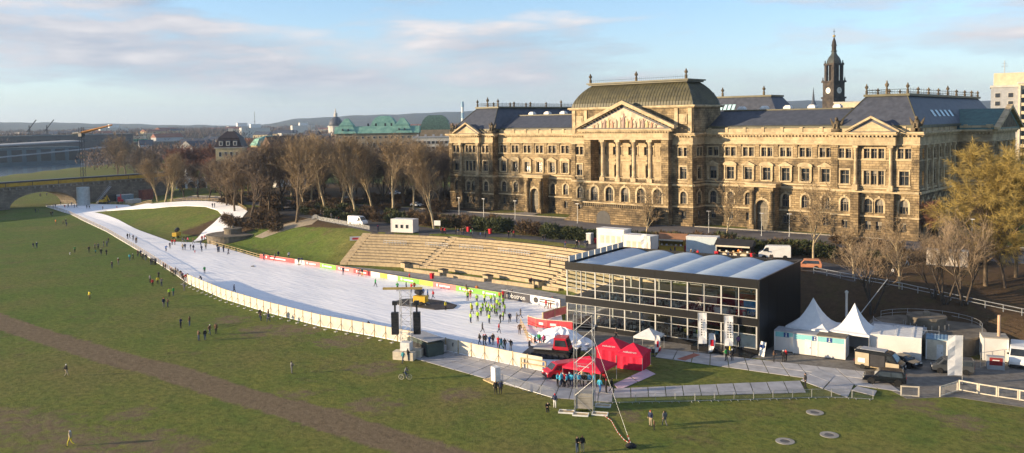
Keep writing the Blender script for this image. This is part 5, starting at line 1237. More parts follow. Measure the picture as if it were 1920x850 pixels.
# ================================================================== fences on the meadow side
def on_path(pts, gap):
    out = [pts[0]]; acc = 0
    for a, b in zip(pts, pts[1:]):
        d = (b-a).length; s = gap-acc
        while s <= d: out.append(a.lerp(b, s/d)); s += gap
        acc = d-(s-gap)
    return out
m_board = mat('fence_board', (.60,.57,.51), (.50,.47,.41), rough=.75, scale=.8)
bdf = thing('board_fence', 'pale board hoarding with timber posts along the meadow side of the snow', 'fence', NEAR_EDGE[8])
st_ = on_path(NEAR_EDGE[5:], 2.5); o0 = NEAR_EDGE[8]
for a, b in zip(st_, st_[1:]):
    d = b-a; rz = math.atan2(d.y, d.x); l = Vector((a.x-o0.x, a.y-o0.y, 0))
    MB().box(.07, -.03, .18, d.length-.07, .03, 1.95).obj('board', m_board, bdf, l, rz); MB().box(-.06, -.09, 0, .06, .06, 2.05).obj('post', m_wood, bdf, l, rz); MB().box(.07, -.075, 1.85, d.length-.07, -.033, 1.97).obj('top_batten', m_cream, bdf, l, rz)
    MB().bar((0, -.05, 1.1), (0, -1.15, .04), .04).obj('stay', m_steel, bdf, l, rz); MB().box(-.25, -1.4, 0, .25, -.95, .07).obj('foot', m_steel, bdf, l, rz)
nf = thing('net_fence', 'low net fence on timber posts along the straight of the snow track', 'fence', NEAR_EDGE[2]); st_ = on_path(NEAR_EDGE[:6], 2.6); m_net = mat('fence_net', (.30,.28,.25), (.22,.2,.18), rough=.9); o1 = NEAR_EDGE[2]
for a, b in zip(st_, st_[1:]):
    d = b-a; rz = math.atan2(d.y, d.x); l = Vector((a.x-o1.x, a.y-o1.y, 0)); MB().bar((0,0,0), (0,0,1.25), .05).obj('post', m_wood, nf, l, rz)
    mb = MB()
    for i in range(7): mb.bar((0, 0, .15+i*.165), (d.length, 0, .15+i*.165), .012, 0, 3)
    for i in range(1, 9): mb.bar((d.length*i/9, 0, .12), (d.length*i/9, 0, 1.2), .01, 0, 3)
    tag(mb.obj('net', m_net, nf, l, rz), kind='stuff'); MB().bar((0,0,1.2), (d.length,0,1.2), .03).obj('top_rail', m_wood, nf, l, rz)
# crowd barriers
def barrier_proto():
    t = thing('crowd_barrier', 'x', 'barrier'); t['_free'] = 1
    MB().path([(.03,0,.12),(.03,0,1.1),(2.27,0,1.1),(2.27,0,.12),(.03,0,.12)], .024, 0, 5).obj('frame', m_steel, t)
    mb = MB()
    for i in range(1, 18): mb.bar((.03+i*2.24/18, 0, .12), (.03+i*2.24/18, 0, 1.1), .011, 0, 3)
    tag(mb.obj('bars', m_steel, t), kind='stuff')
    ft = MB().bar((0,-.33,.03), (0,.33,.03), .025).bar((0,0,.03), (0,0,.14), .025).mesh('foot', m_steel)
    for x in (.4, 1.9): link('foot', ft, t, (x, 0, 0))
    return t
bar_p = barrier_proto()
def barriers(pts, label, grp, z=0.0):
    st = on_path(pts, 2.32)
    for a, b in zip(st, st[1:]): d = b-a; place(bar_p, Vector((a.x, a.y, z)), math.atan2(d.y, d.x)+random.uniform(-.03, .03), label, grp)
barriers([g(1118,757), g(1300,754), g(1500,748), g(1545,746), g(1650,751)], 'grey steel crowd barrier along the panel path before the meadow', 'barriers along the panel path')
barriers([g(942,718), g(1000,737), g(1068,757)], 'grey steel crowd barrier beside the red tent queue', 'barriers by the queue')
barriers([gt(585,413), gt(592,409), gt(600,414), gt(640,421), gt(700,433)], 'grey steel crowd barrier along the top of the grass bank', 'barriers on the bank', 6.0)
barriers([g(1240,481,6), g(1330,489,6), g(1480,499,6)], 'grey steel crowd barrier at the terrace edge behind the pavilion', 'barriers behind the pavilion', 6.0)
# ================================================================== panel paths laid on the grass
def mats(name, quad, nx_, ny_, m=m_track, z=.09, th=.06):
    q = [g(*p) for p in quad]; o = bpy.data.objects.new(name, None); COL.objects.link(o); o.location = (q[0].x, q[0].y, 0); tag(o, kind='structure')
    def bl(s, t): return q[0].lerp(q[1], s).lerp(q[3].lerp(q[2], s), t)
    for i in range(nx_):
        for j in range(ny_):
            e1, e2 = .012/nx_*2, .012/ny_*2
            c = [bl(i/nx_+e1, j/ny_+e2), bl((i+1)/nx_-e1, j/ny_+e2), bl((i+1)/nx_-e1, (j+1)/ny_-e2), bl(i/nx_+e1, (j+1)/ny_-e2)]
            dz = random.uniform(-.012, .012); mb = MB(); vs_ = [(p.x-q[0].x, p.y-q[0].y, z-th+dz) for p in c]+[(p.x-q[0].x, p.y-q[0].y, z+dz) for p in c]
            mb.add(vs_, [(0,3,2,1),(4,5,6,7),(0,1,5,4),(1,2,6,5),(2,3,7,6),(3,0,4,7)]); mb.obj('panel', m, o)
m_track2 = mat('grey_panel', (.46,.45,.45), (.35,.34,.34), rough=.7, scale=.6)
mats('panel_path', [(772,672),(862,656),(1056,704),(1040,748)], 3, 9, m_track)
mats('panel_path', [(1040,748),(1056,704),(1150,728),(1148,756)], 2, 4, m_track, .105)
mats('panel_path', [(1150,730),(1500,715),(1512,738),(1150,748)], 11, 1, m_track, .12)
mats('panel_path', [(1500,715),(1532,692),(1602,722),(1590,748)], 2, 2, m_track, .13)
mats('panel_path', [(1596,734),(1606,726),(1645,735),(1640,745)], 2, 1, m_track, .15)
mats('panel_path', [(1228,648),(1260,668),(1700,742),(1640,698)], 12, 2, m_track2, .11) if False else mats('panel_path', [(1240,655),(1640,700),(1690,736),(1228,671)], 12, 2, m_track2, .10)
mats('red_mat', [(1302,664),(1314,667),(1284,678),(1268,675)], 1, 1, mat('red_mat', (.36,.14,.10), (.3,.11,.08), rough=.9), .14, .03)
# ================================================================== lattice towers
def truss(p, rz, w, h, label, m=m_steel, seg=1.6):
    t = thing('scaffold_tower', label, 'tower', p, rz); n = int(h/seg)
    for sx in (-1, 1):
        for sy in (-1, 1): MB().bar((sx*w/2, sy*w/2, 0), (sx*w/2, sy*w/2, h), .038, 0, 6).obj('leg', m, t)
    for i in range(n+1):
        z = h*i/n
        for (ax, ay), (bx, by) in (((-1,-1),(1,-1)), ((1,-1),(1,1)), ((1,1),(-1,1)), ((-1,1),(-1,-1))):
            MB().bar((ax*w/2, ay*w/2, z), (bx*w/2, by*w/2, z), .024).obj('ledger', m, t)
            if i < n:
                a, b = ((ax,ay),(bx,by)) if i % 2 else ((bx,by),(ax,ay)); MB().bar((a[0]*w/2, a[1]*w/2, z), (b[0]*w/2, b[1]*w/2, h*(i+1)/n), .022).obj('diagonal', m, t)
    return t
p = g(1097, 768); t = truss(p, R(28), 2.1, 11.2, 'tall galvanised scaffold tower on ballast before the red tents')
for z in (.4, 1.0, 1.6): MB().cbox(0, 0, z, 1.9, 1.9, .57).obj('ballast_block', m_conc, t)
for (x, y, a) in ((-1.9, -1.4, 0), (1.9, -1.4, 0), (1.9, 1.4, 0), (-.2, -2.0, 1.57)):
    f_ = MB(); f_.box(x-.9, y-.5, .02, x+.9, y-.42, .18); f_.box(x-.9, y+.42, .02, x+.9, y+.5, .18); f_.box(x-.9, y-.42, .02, x-.82, y+.42, .18); f_.box(x+.82, y-.42, .02, x+.9, y+.42, .18); f_.obj('outrigger_frame', m_white, t); MB().box(x-.82, y-.42, .02, x+.82, y+.42, .1).obj('outrigger_plate', m_wood, t)
q = g(1183, 838); d = q-p; cs_, sn = math.cos(-R(28)), math.sin(-R(28)); gl = Vector((d.x*cs_-d.y*sn, d.x*sn+d.y*cs_, .2)); MB().bar((.9, -.9, 9.5), gl, .012).obj('guy_wire', m_steel, t)
t = thing('guy_anchor', 'dark anchor weight wrapped in red and white tape on the grass', 'anchor', q); MB().lathe([(.55,0),(.6,.12),(.35,.3),(.1,.4)], 10).obj('weight', m_rubber, t)
for i in range(4): MB().bar((-.1-.1*i, .1, .25+.2*i), (-.18-.1*i, .15, .45+.2*i), .06).obj('tape', m_bred if i % 2 else m_white, t)
tp_ = [g(*a) for a in ((1112,776),(1130,779),(1146,790),(1158,812),(1170,826),(1182,834))]; t = thing('barrier_tape', 'red and white barrier tape lying from tower to anchor', 'tape', tp_[0])
for i, (a, b) in enumerate(zip(on_path(tp_, .35), on_path(tp_, .35)[1:])): MB().bar(a-tp_[0]+Vector((0,0,.08)), b-tp_[0]+Vector((0,0,.06)), .03).obj('tape_piece', m_white if i % 2 else m_bred, t)
p = g(763, 668); t = truss(p, R(40), 1.5, 9.6, 'scaffold tower carrying two black loudspeaker arrays', seg=1.2)
MB().box(-3.2, -.25, 9.62, 2.4, .25, 9.9).obj('top_beam', mat('beam_timber', (.5,.36,.12), (.4,.28,.09)), t)
def line_array(x, label):
    c_, s_ = math.cos(R(40)), math.sin(R(40)); lp_ = Vector((p.x+x*c_, p.y+x*s_, 3.2)); a = thing('loudspeaker_array', label, 'loudspeaker', lp_, R(40))
    for i in range(8): MB().box(-.5, -.42-.02*i, i*.4, .5, .35-.02*i, i*.4+.37).obj('speaker_box', m_dark, a)
    MB().box(-.12, -.12, 3.2, .12, .12, 4.6).obj('hanger', m_dark, a); MB().box(-.35, -.3, 4.2, .35, .3, 4.75).obj('motor', m_dark, a)
line_array(-1.55, 'black line loudspeaker hanging on the meadow end of the tower beam'); line_array(1.55, 'black line loudspeaker hanging on the snow end of the tower beam')
t = thing('ballast_stack', 'grey ballast boxes stacked at the foot of the loudspeaker tower', 'ballast', g(772, 672), R(25))
for x, y, z, s in ((-1.6,-.6,0,1.5), (0,-.7,0,1.5), (-1.2,.9,0,1.5), (-.7,-.1,1.2,1.4), (.5,.9,0,1.6)): MB().cbox(x, y, z, s, 1.3, 1.15).obj('ballast_box', m_white if z else m_cream, t)
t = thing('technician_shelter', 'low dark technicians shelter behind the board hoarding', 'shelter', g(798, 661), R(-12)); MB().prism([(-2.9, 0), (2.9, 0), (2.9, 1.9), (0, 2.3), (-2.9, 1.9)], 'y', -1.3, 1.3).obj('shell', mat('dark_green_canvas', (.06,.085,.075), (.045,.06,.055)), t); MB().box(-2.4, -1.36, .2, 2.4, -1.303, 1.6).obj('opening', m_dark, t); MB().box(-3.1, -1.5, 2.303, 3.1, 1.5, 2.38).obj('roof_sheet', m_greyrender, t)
for i, (px, py) in enumerate(((811,668), (820,665), (830,662))):
    t = thing('flight_case', 'grey flight case standing on the panel path by the shelter', 'case', g(px, py)+Vector((0,0,.11)), R(-14), 'flight cases by the shelter'); MB().cbox(0, 0, .1, .95, .8, .85).obj('body', m_greyrender, t); MB().cbox(0, 0, .953, 1.0, .85, .1).obj('lid', m_alu, t)
t = thing('pallet_cabinet', 'white cabinet standing on a timber pallet at the path edge', 'cabinet', g(924, 716), R(-15)); MB().cbox(.4, .2, .2, 1.0, .8, 1.8).obj('cabinet', m_white, t)
for i in range(5): MB().box(-1.3, -.7+.34*i, .1, 1.3, -.5+.34*i, .16).obj('pallet_board', m_wood, t)
for y in (-.6, 0, .65): MB().box(-1.3, y-.06, 0, 1.3, y+.06, .098).obj('pallet_bearer', m_wood, t)
t = thing('timber_trestle', 'raw timber handrail frame on the panel path', 'frame', g(1000, 695), R(8))
for x in (-1.9, 1.9): MB().box(x-.09, -.09, .1, x+.09, .09, 1.5).obj('post', m_wood, t)
for z in (.75, 1.4): MB().box(-1.9, -.14, z, 1.9, -.092, z+.16).obj('rail', m_wood, t)
# ================================================================== tents
def tent(p, rz, w, d, eave, peak, m, label, walls=(), group=None, curve=.0, cat='tent', text=None):
    t = thing(cat, label, cat, p, rz, group); n = 6; mb = MB()
    for s in range(4):
        c0 = [(-1,-1),(1,-1),(1,1),(-1,1)][s]; c1 = [(-1,-1),(1,-1),(1,1),(-1,1)][(s+1) % 4]; prev = None
        for i in range(n+1):
            k = i/n; r = 1-k; z = eave+(peak-eave)*((k**(1+curve*2)) if curve else k); a = (c0[0]*w/2*r, c0[1]*d/2*r, z); b = (c1[0]*w/2*r, c1[1]*d/2*r, z)
            if prev: mb.add([prev[0], prev[1], b, a], [(0,1,2,3)])
            prev = (a, b)
        a, b = (c0[0]*w/2, c0[1]*d/2), (c1[0]*w/2, c1[1]*d/2); mb.add([(*a, eave), (*b, eave), (*b, eave-.28), (*a, eave-.28)], [(0,3,2,1)])
    mb.obj('canopy', m, t)
    for sx in (-1, 1):
        for sy in (-1, 1): MB().bar((sx*(w/2-.04), sy*(d/2-.04), 0), (sx*(w/2-.04), sy*(d/2-.04), eave), .04).obj('pole', m_alu, t)
    for s in walls:
        a, b = {'f': ((-1,-1),(1,-1)), 'r': ((1,-1),(1,1)), 'b': ((1,1),(-1,1)), 'l': ((-1,1),(-1,-1))}[s]; mb = MB(); k = 8; st = []
        for i in range(k+1): x = (a[0]+(b[0]-a[0])*i/k)*(w/2-.07); y = (a[1]+(b[1]-a[1])*i/k)*(d/2-.07); o = .05*math.sin(i*2.2); st.append((x+(o if s in 'rl' else 0), y+(o if s in 'fb' else 0)))
        for q0, q1 in zip(st, st[1:]): mb.add([(*q0, .08), (*q1, .08), (*q1, eave-.05), (*q0, eave-.05)], [(0,1,2,3)])
        mb.obj('side_wall', m, t)
    if text:
        sl = math.atan2(peak-eave, d/2); sign_text(text, .5, m_white, t, (0, -d/2*.82-.03, eave+(peak-eave)*.18+.03), 0, sl)
    return t
q = g(1106, 714); tent(Vector((q.x, q.y, 0)), R(8), 5.4, 4.6, 2.1, 3.2, m_red, 'open red tent over the queue beside the red van', ('l',), text='robotron')
q = g(1149, 676); tent(Vector((q.x, q.y, 0)), R(14), 3.7, 3.6, 2.1, 3.3, m_red, 'red walled tent beside the scaffold tower, farther from the white gazebo', ('f','r','b'), text='robotron')
q = g(1188, 688); tent(Vector((q.x, q.y, 0)), R(14), 3.7, 3.6, 2.1, 3.3, m_red, 'red walled tent standing next to the lawn', ('f','r','b'), text='robotron')
q = g(1217, 655); tent(Vector((q.x, q.y, 0)), R(10), 3.4, 3.4, 2.1, 3.1, m_white, 'white gazebo with goods in front of the glass pavilion')
mats('pink_mat', [(1150,722),(1160,733),(1230,702),(1212,693)], 3, 2, mat('pink_floor', (.60,.44,.50), (.52,.38,.44), rough=.7), .09)
m_pag = mat('pagoda_canvas', (.68,.70,.72), (.6,.62,.65), rough=.6)
tent(Vector((144.0, -70.3, 0)), R(4), 6.0, 6.0, 3.3, 7.2, m_pag, 'white pagoda tent with pointed top beside the black side wall', ('r','b'), curve=.45)
tent(Vector((149.6, -69.6, 0)), R(4), 5.4, 5.6, 3.3, 7.0, m_pag, 'white pagoda tent with pointed top beside the long container', ('r','b'), curve=.45)
# goods under the gazebo
for i in range(6):
    q = g(1200+i*7, 662-(i % 2)*4); t = thing('goods_crate', 'small packed crate under the white gazebo', 'crate', Vector((q.x, q.y, .04)), i*.4, 'crates under the gazebo'); MB().cbox(0, 0, 0, .8, .6, .6).obj('box', [m_white, m_dark, m_redpaint][i % 3], t); MB().cbox(0, 0, .603, .85, .65, .06).obj('lid', m_cream, t)
# ================================================================== containers of the yard
m_cw = mat('container_white', (.66,.63,.60), (.58,.55,.52), rough=.55, scale=.4); m_notice = mat('faded_notice', (.60,.46,.38), (.52,.4,.33)); m_aqua = mat('aqua_strip', (.22,.52,.54), (.2,.46,.48), rough=.5); m_sign = mat('blue_sign', (.02,.06,.22), rough=.5)
def container(p, rz, w, d, h, label, cat='container', m=m_cw, roof=m_greyrender, doors=(), strip=False, sign=None, windows=(), ribs=0, group=None, notices=0):
    t = thing('container', label, cat, p, rz, group); MB().box(-w/2, -d/2, .15, w/2, d/2, h).obj('body', m, t); MB().box(-w/2-.05, -d/2-.05, h+.003, w/2+.05, d/2+.05, h+.14).obj('roof', roof, t); MB().box(-w/2+.1, -d/2+.1, 0, w/2-.1, d/2-.1, .148).obj('skid', m_dark, t)
    for sx in (-1, 1):
        for sy in (-1, 1): MB().cbox(sx*(w/2-.05), sy*(d/2-.05), .15, .17, .17, h-.15).obj('corner_post', m_greyrender if notices else m_white, t)
    for i in range(notices): MB().box(-w/2+w*(i+.7)/(notices+1), -d/2-.03, h*.38, -w/2+w*(i+.7)/(notices+1)+.85, -d/2-.003, h*.72).obj('notice', m_notice, t)
    for i in range(ribs): MB().box(-w/2+w*(i+.5)/ribs-.12, -d/2, h+.143, -w/2+w*(i+.5)/ribs+.12, d/2, h+.2).obj('roof_rib', roof, t)
    if strip: MB().box(-w/2+.15, -d/2-.03, h-.75, w/2-.15, -d/2-.003, h-.05).obj('colour_strip', m_aqua, t)
    for x, dw in doors:
        o = MB().box(x-dw/2, -d/2-.04, .2, x+dw/2, -d/2-.003, 2.3).obj('door', m_white, t); MB().box(x+dw/2-.2, -d/2-.08, 1.1, x+dw/2-.12, -d/2-.043, 1.3).obj('handle', m_dark, o)
    for x in windows: o = MB().box(x-.45, -d/2-.04, 1.1, x+.45, -d/2-.003, 2.2).obj('window', m_white, t); MB().box(x-.36, -d/2-.06, 1.2, x+.36, -d/2-.043, 2.1).obj('pane', m_pane, o)
    if sign is not None:
        o = MB().box(sign-.35, -d/2-.06, h-.72, sign+.35, -d/2-.033, h-.08).obj('sign', m_sign, t); MB().lathe([(.09,0),(.09,.02)], 8, (0,0,0)).obj('pictogram_head', m_white, o).matrix_local = Matrix.Translation((sign, -d/2-.063, h-.24)) @ Matrix.Rotation(math.pi/2, 4, 'X'); MB().prism([(sign-.14, h-.62), (sign+.14, h-.62), (sign, h-.34)], 'y', -d/2-.085, -d/2-.062).obj('pictogram_body', m_white, o)
    return t
cz_ = R(10)
container(g(1477, 662)+Vector((-.6,1.4,0)), cz_, 3.1, 2.6, 2.9, 'white toilet container with aqua strip next to the pavilion wall', strip=True, sign=.1, doors=((1.0,.9),))
container(g(1516, 669)+Vector((-.6,1.5,0)), cz_, 3.6, 2.6, 2.95, 'middle white toilet container with cream door and aqua strip', strip=True, sign=1.1, doors=((.2,.9),))
container(g(1562, 675)+Vector((-.6,1.5,0)), cz_, 3.7, 2.7, 3.0, 'white toilet container with brown roof next to the open van', strip=True, sign=-.2, roof=mat('roofing_felt', (.20,.17,.12), (.14,.12,.09)))
container(Vector((153.6, -63.5, 0)), R(6), 7.0, 2.6, 3.0, 'long white container with grey roof behind the pagoda tents', doors=((-.8,.9),), windows=(1.6,))
container(Vector((154.7, -67.6, 0)), R(14), 6.2, 6.4, 3.3, 'large white triple container with ribbed white roof', ribs=3, roof=m_white)
container(g(1760, 678)+Vector((-.6,1.3,0)), R(14), 2.6, 2.8, 2.9, 'small cream container with blue corrugated roof', roof=mat('blue_sheet_roof', (.22,.34,.45), (.17,.28,.38)), ribs=6, doors=((.4,.8),), m=m_cream)
t = container(g(1868, 680)+Vector((-.6,1.4,0)), R(20), 3.0, 2.8, 3.2, 'white boiler container with thin flue pipe', roof=mat('boiler_roof', (.36,.33,.28)), windows=())
MB().bar((.5, -.4, 3.2), (.5, -.4, 6.2), .2, 0, 10).obj('flue', mat('copper_flue', (.55,.36,.24), rough=.4), t)
t = thing('fuel_pump_unit', 'grey fuel unit with dark red label before the boiler container', 'cabinet', g(1866, 692), R(20)); MB().cbox(0, 0, 0, 2.0, 1.0, 1.7).obj('cabinet', m_greyrender, t); MB().box(-.75, -.53, .6, .75, -.503, 1.6).obj('label_panel', mat('dark_red_panel', (.28,.03,.03)), t); MB().box(-.4, -.55, 1.2, .4, -.532, 1.32).obj('printed_line', m_white, t)
t = thing('vent_pipe', 'tall grey vent pipe behind the white pagoda tents', 'pipe', Vector((147.3, -66.3, 0))); MB().bar((0,0,0), (0,0,7.6), .17, 0, 10).obj('pipe', m_alu, t); MB().lathe([(.25,7.6),(.25,7.85),(.05,8.0)], 10).obj('cap', m_alu, t)
t = thing('slanted_pole', 'long slanting steel pole leaning above the pagoda tents', 'pole', Vector((147.9, -65.6, 0))); MB().bar((0,0,3.0), (3.6,4.0,9.4), .06).obj('boom', m_steel, t); MB().bar((0,0,0), (0,0,3.1), .1).obj('post', m_steel, t)
# ================================================================== terrace huts
TZ = Vector((0, 0, 6.03))
def on_terr(px, py): q = g(px, py, 6.0); return Vector((q.x, q.y, 6.03))
container(on_terr(1150, 472)+Vector((-.4,.8,0)), R(3), 6.6, 2.8, 4.6, 'tall white kiosk container with faint notices on the terrace', windows=(), roof=m_white, notices=4)
container(on_terr(1200, 479)+Vector((-.4,.8,0)), R(3), 6.6, 2.8, 3.9, 'white kiosk container with feather flag on the terrace', roof=m_white, notices=4)
container(on_terr(1317, 476)+Vector((-.4,1.0,0)), R(16), 6.2, 2.8, 3.3, 'white container with pale blue front beside the yellow stall', roof=m_white, m=mat('pale_blue_panel', (.50,.58,.62), (.45,.53,.57)))
container(on_terr(756, 437)+Vector((-.3,.8,0)), R(18), 6.2, 2.8, 3.3, 'white site cabin with small windows at the head of the steps', windows=(-1.5, 0, 1.5), roof=m_white)
def stall(p, rz, w, d, m, mr, label, board):
    t = thing('market_stall', label, 'stall', p, rz)
    MB().box(-w/2, -d/2, 0, w/2, -d/2+.12, 1.1).obj('counter_front', m, t); MB().box(-w/2, d/2-.12, 0, w/2, d/2, 2.4).obj('back_wall', m, t)
    for s in (-1, 1): MB().box(s*w/2-.06, -d/2+.13, 0, s*w/2+.06, d/2-.13, 2.4).obj('side_wall', m, t)
    MB().box(-w/2-.1, -d/2-.25, 1.103, w/2+.1, -d/2+.3, 1.17).obj('counter_top', m_wood, t); MB().prism([(-d/2-.6, 2.35), (d/2+.3, 2.35), (d/2*.2, 3.5)], 'x', -w/2-.4, w/2+.4).obj('roof', mr, t)
    MB().box(-w/2, -d/2-.66, 2.2, w/2, -d/2-.61, 2.5).obj('eaves_board', board, t)
    for i in range(5): MB().cbox(-w/2+.6+i*(w-1.2)/4, -d/2+.1, 1.173, .35, .3, .3).obj('goods', [m_cream, m_white, m_wood][i % 3], t)
    for s in (-1, 1): MB().box(s*(w/2-.06)-.06, -d/2, 1.1, s*(w/2-.06)+.06, -d/2+.12, 2.36).obj('post', m, t)
    return t
stall(on_terr(1260, 471)+Vector((-.3,1,0)), R(14), 5.2, 2.8, mat('yellow_timber', (.55,.38,.06), (.45,.3,.05)), mat('brown_roof', (.30,.15,.08), (.24,.12,.06)), 'yellow timber market stall with brown gable roof', m_cream)
t = stall(on_terr(1377, 484)+Vector((-.3,1,0)), R(12), 6.6, 3.0, mat('black_timber', (.04,.032,.03), (.028,.022,.02)), mat('black_roof', (.03,.028,.03), (.02,.02,.02)), 'black timber drinks stall with oval signs', m_cream)
for x in (-2, 0, 2): MB().lathe([(.55,0),(.55,.03)], 16).obj('oval_sign', m_cream, t).matrix_local = Matrix.Translation((x, -1.52, .6)) @ Matrix.Rotation(math.pi/2, 4, 'X') @ Matrix.Diagonal((1.3, .7, 1, 1))
def bin_(p, label='red wheeled bin on the terrace promenade', grp='red bins'):
    t = thing('litter_bin', label, 'bin', p, 0, grp); MB().frus((-.28,-.28,.28,.28), .05, (-.36,-.36,.36,.36), 1.1).obj('body', m_redpaint, t); MB().cbox(0, 0, 1.103, .78, .78, .12).obj('lid', m_redpaint, t)
for px, py, lb in ((878,435,'red bin on the promenade before the shrubs, nearer the white site cabin'), (919,439,'red bin on the promenade before the shrubs, farther from the white site cabin'), (1118,457,'red bin between the portable toilet and the tall white kiosk'), (1344,483,'red bin between the pale blue container and the black stall'), (1411,487,'red bin between the black stall and the white van'), (1277,470,'red bin against the side of the yellow stall'), (1285,472,'red bin between yellow stall and pale blue container')): bin_(on_terr(px, py), lb, None)
q = g(810, 524); bin_(Vector((q.x, q.y, .1)), 'red bin behind the banner fence', None)
t = thing('portable_toilet', 'grey portable toilet cabin beside the tall white kiosk', 'toilet', on_terr(1106, 457), R(5)); MB().cbox(0, 0, 0, 1.2, 1.2, 2.2).obj('cabin', m_greyrender, t); MB().cbox(0, 0, 2.203, 1.25, 1.25, .15).obj('roof', m_white, t); MB().box(-.4, -.64, .1, .4, -.603, 2.0).obj('door', m_palewall, t)
for px, py in ((820,430), ): t = thing('notice_board', 'small white notice board at the head of the steps', 'sign', on_terr(px, py), R(20)); MB().box(-.9, -.03, .9, .9, .03, 2.2).obj('panel', m_white, t); MB().bar((-.7,0,0), (-.7,0,.9), .04).obj('leg', m_steel, t); MB().bar((.7,0,0), (.7,0,.9), .04).obj('leg', m_steel, t)
t = thing('bank_banner', 'blue and white banner lying on the stair edge of the grass bank', 'banner', gt(682, 452), R(52)); MB().box(-3.4, -.04, .2, 3.4, .04, 1.2).obj('cloth', m_bwhite, t); MB().box(.0, -.07, .22, 3.38, -.043, 1.18).obj('blue_print', mat('cyan_print', (.05,.42,.62)), t); MB().box(-2.8, -.07, .4, -1.2, -.043, .9).obj('red_print', m_bred, t)
# ================================================================== flags
def flag(p, h, w, fh, label, rz=0.0, feather=False, mark=None):
    t = thing('event_flag', label, 'flag', p, rz); MB().bar((0,0,0), (0,0,h), .035, 0, 6).obj('pole', m_alu, t); n = 8; mb = MB(); m_ = 2
    for i in range(n+1):
        z = h-.05-fh*i/n; ww = w*(1 if not feather else (.35+.65*math.sin(math.pi*(.25+.7*i/n)))); yy = .07*math.sin(i*1.4); mb.v += [(.04, yy*.3, z), (.04+ww*.5, yy, z+.03), (.04+ww, -yy, z)]
    for i in range(n):
        for j in range(2): a = i*3+j; mb.f.append((a, a+1, a+4, a+3)); mb.m.append(0)
    c = mb.obj('cloth', m_bwhite, t)
    if mark == 'red': MB().box(.25, -.12, h-fh*.7, w*.75, -.1, h-fh*.35).obj('print', m_redpaint, c)
    elif mark:
        for i in range(2 if mark == 'bars2' else 1):
            for j in range(7): MB().box(w*(.36+.3*i), -.12, h-fh*(.25+.08*j), w*(.36+.3*i)+.16, -.1, h-fh*(.21+.08*j)).obj('printed_mark', m_dark, c)
    MB().cbox(0, 0, 0, .9, .5, .08).obj('base', m_dark, t); return t
q = g(1309, 665); flag(q, 6.0, 1.15, 4.4, 'tall white banner flag with rising letters by the pavilion entrance', R(30), mark='bars')
q = g(1358, 672); flag(q, 6.0, 1.15, 4.2, 'tall white banner flag with close grey lettering beside the ramp', R(30), mark='WINTERSPORT') if False else flag(q, 6.0, 1.15, 4.2, 'tall white banner flag with dark upright lettering beside the ramp', R(30), mark='bars2')
q = g(1329, 664); flag(q, 3.0, .9, 2.6, 'small white feather flag with red print', R(20), True, 'red')
q = g(1804, 722); flag(q, 6.2, 1.7, 5.0, 'large pale banner flag beside the grey minibus', R(215), mark=None)
q = g(1228, 668); flag(q, 3.0, .7, 2.4, 'white drop flag at the corner of the gazebo', R(30), True, 'red')
flag(on_terr(1213, 483), 4.6, 1.2, 3.6, 'white feather flag before the kiosk container', R(200), True, None)
for i, (px, mm) in enumerate(((1203, m_palewall), (1236, m_yellow), (1269, m_bgreen))):
    q = g(px, 418+i*2, 6.8); t = thing('flagpole', ['white flagpole with furled pale flag before the portico', 'white flagpole with furled yellow flag before the portico', 'white flagpole with green and white flag beside the portico'][i], 'flagpole', Vector((q.x, q.y, ground_z(q.x, q.y)))); MB().bar((0,0,0), (0,0,8.8), .09, 0, 8, .05).obj('pole', m_white, t); MB().box(.05, -.08, 6.2, .5, .08, 8.5).obj('flag', mm, t)
# lamp posts on the road and promenade
def lamp(p, h, label, grp): 
    t = thing('street_lamp', label, 'lamp', p, 0, grp); MB().bar((0,0,0), (0,0,h), .07, 0, 8, .05).obj('post', m_steel, t); MB().box(-.5, -.15, h, .5, .15, h+.12).obj('lamp_head', m_white, t); MB().lathe([(.14,0),(.14,.5)], 8).obj('base', m_steel, t)
for px, py in ((861,405), (907,408), (966,413), (1083,421), (1329,440), (1428,446), (1480,448), (1760,452), (1822,462)): q = g(px, py, 6.8); lamp(Vector((q.x, q.y, ground_z(q.x, q.y))), 5.0, 'slim grey street lamp beside the road before the ministry', 'street lamps along the road')
# ================================================================== bits of the piste
def snowgun(p, rz, label, m=m_yellow):
    t = thing('snow_gun', label, 'snow gun', p, rz); MB().cbox(0, 0, .5, 2.4, 1.4, 1.1).obj('housing', m, t); MB().lathe([(.45,-.6),(.6,-.3),(.6,.6),(.5,.7)], 16).obj('fan_drum', m_dark, t).matrix_local = Matrix.Translation((.3, 0, 2.3)) @ Matrix.Rotation(R(70), 4, 'Y')
    MB().bar((.2,0,1.6), (.3,0,2.2), .12).obj('neck', m_dark, t); MB().path([(-1.6,-.9,0),(-.5,0,.5),(-1.6,.9,0)], .07).obj('stand', m_steel, t); MB().bar((.6,0,.6), (2.2,0,.1), .08).obj('drawbar', m_steel, t)
    for s in (-1, 1): MB().lathe([(.33,-.1),(.33,.1)], 14).obj('wheel', m_rubber, t).matrix_local = Matrix.Translation((-.4, s*.8, .34)) @ Matrix.Rotation(math.pi/2, 4, 'X')
snowgun(g(789, 573)+Vector((0,0,.2)), R(200), 'yellow snow gun standing on the melted dark patch'); snowgun(gt(331, 446), R(120), 'yellow snow gun parked on the grass mound in the ski loop')
sh_ = thing('snow_heap', 'lumpy heap of piled snow behind the red snow groomer', 'snow heap', g(1052, 643))
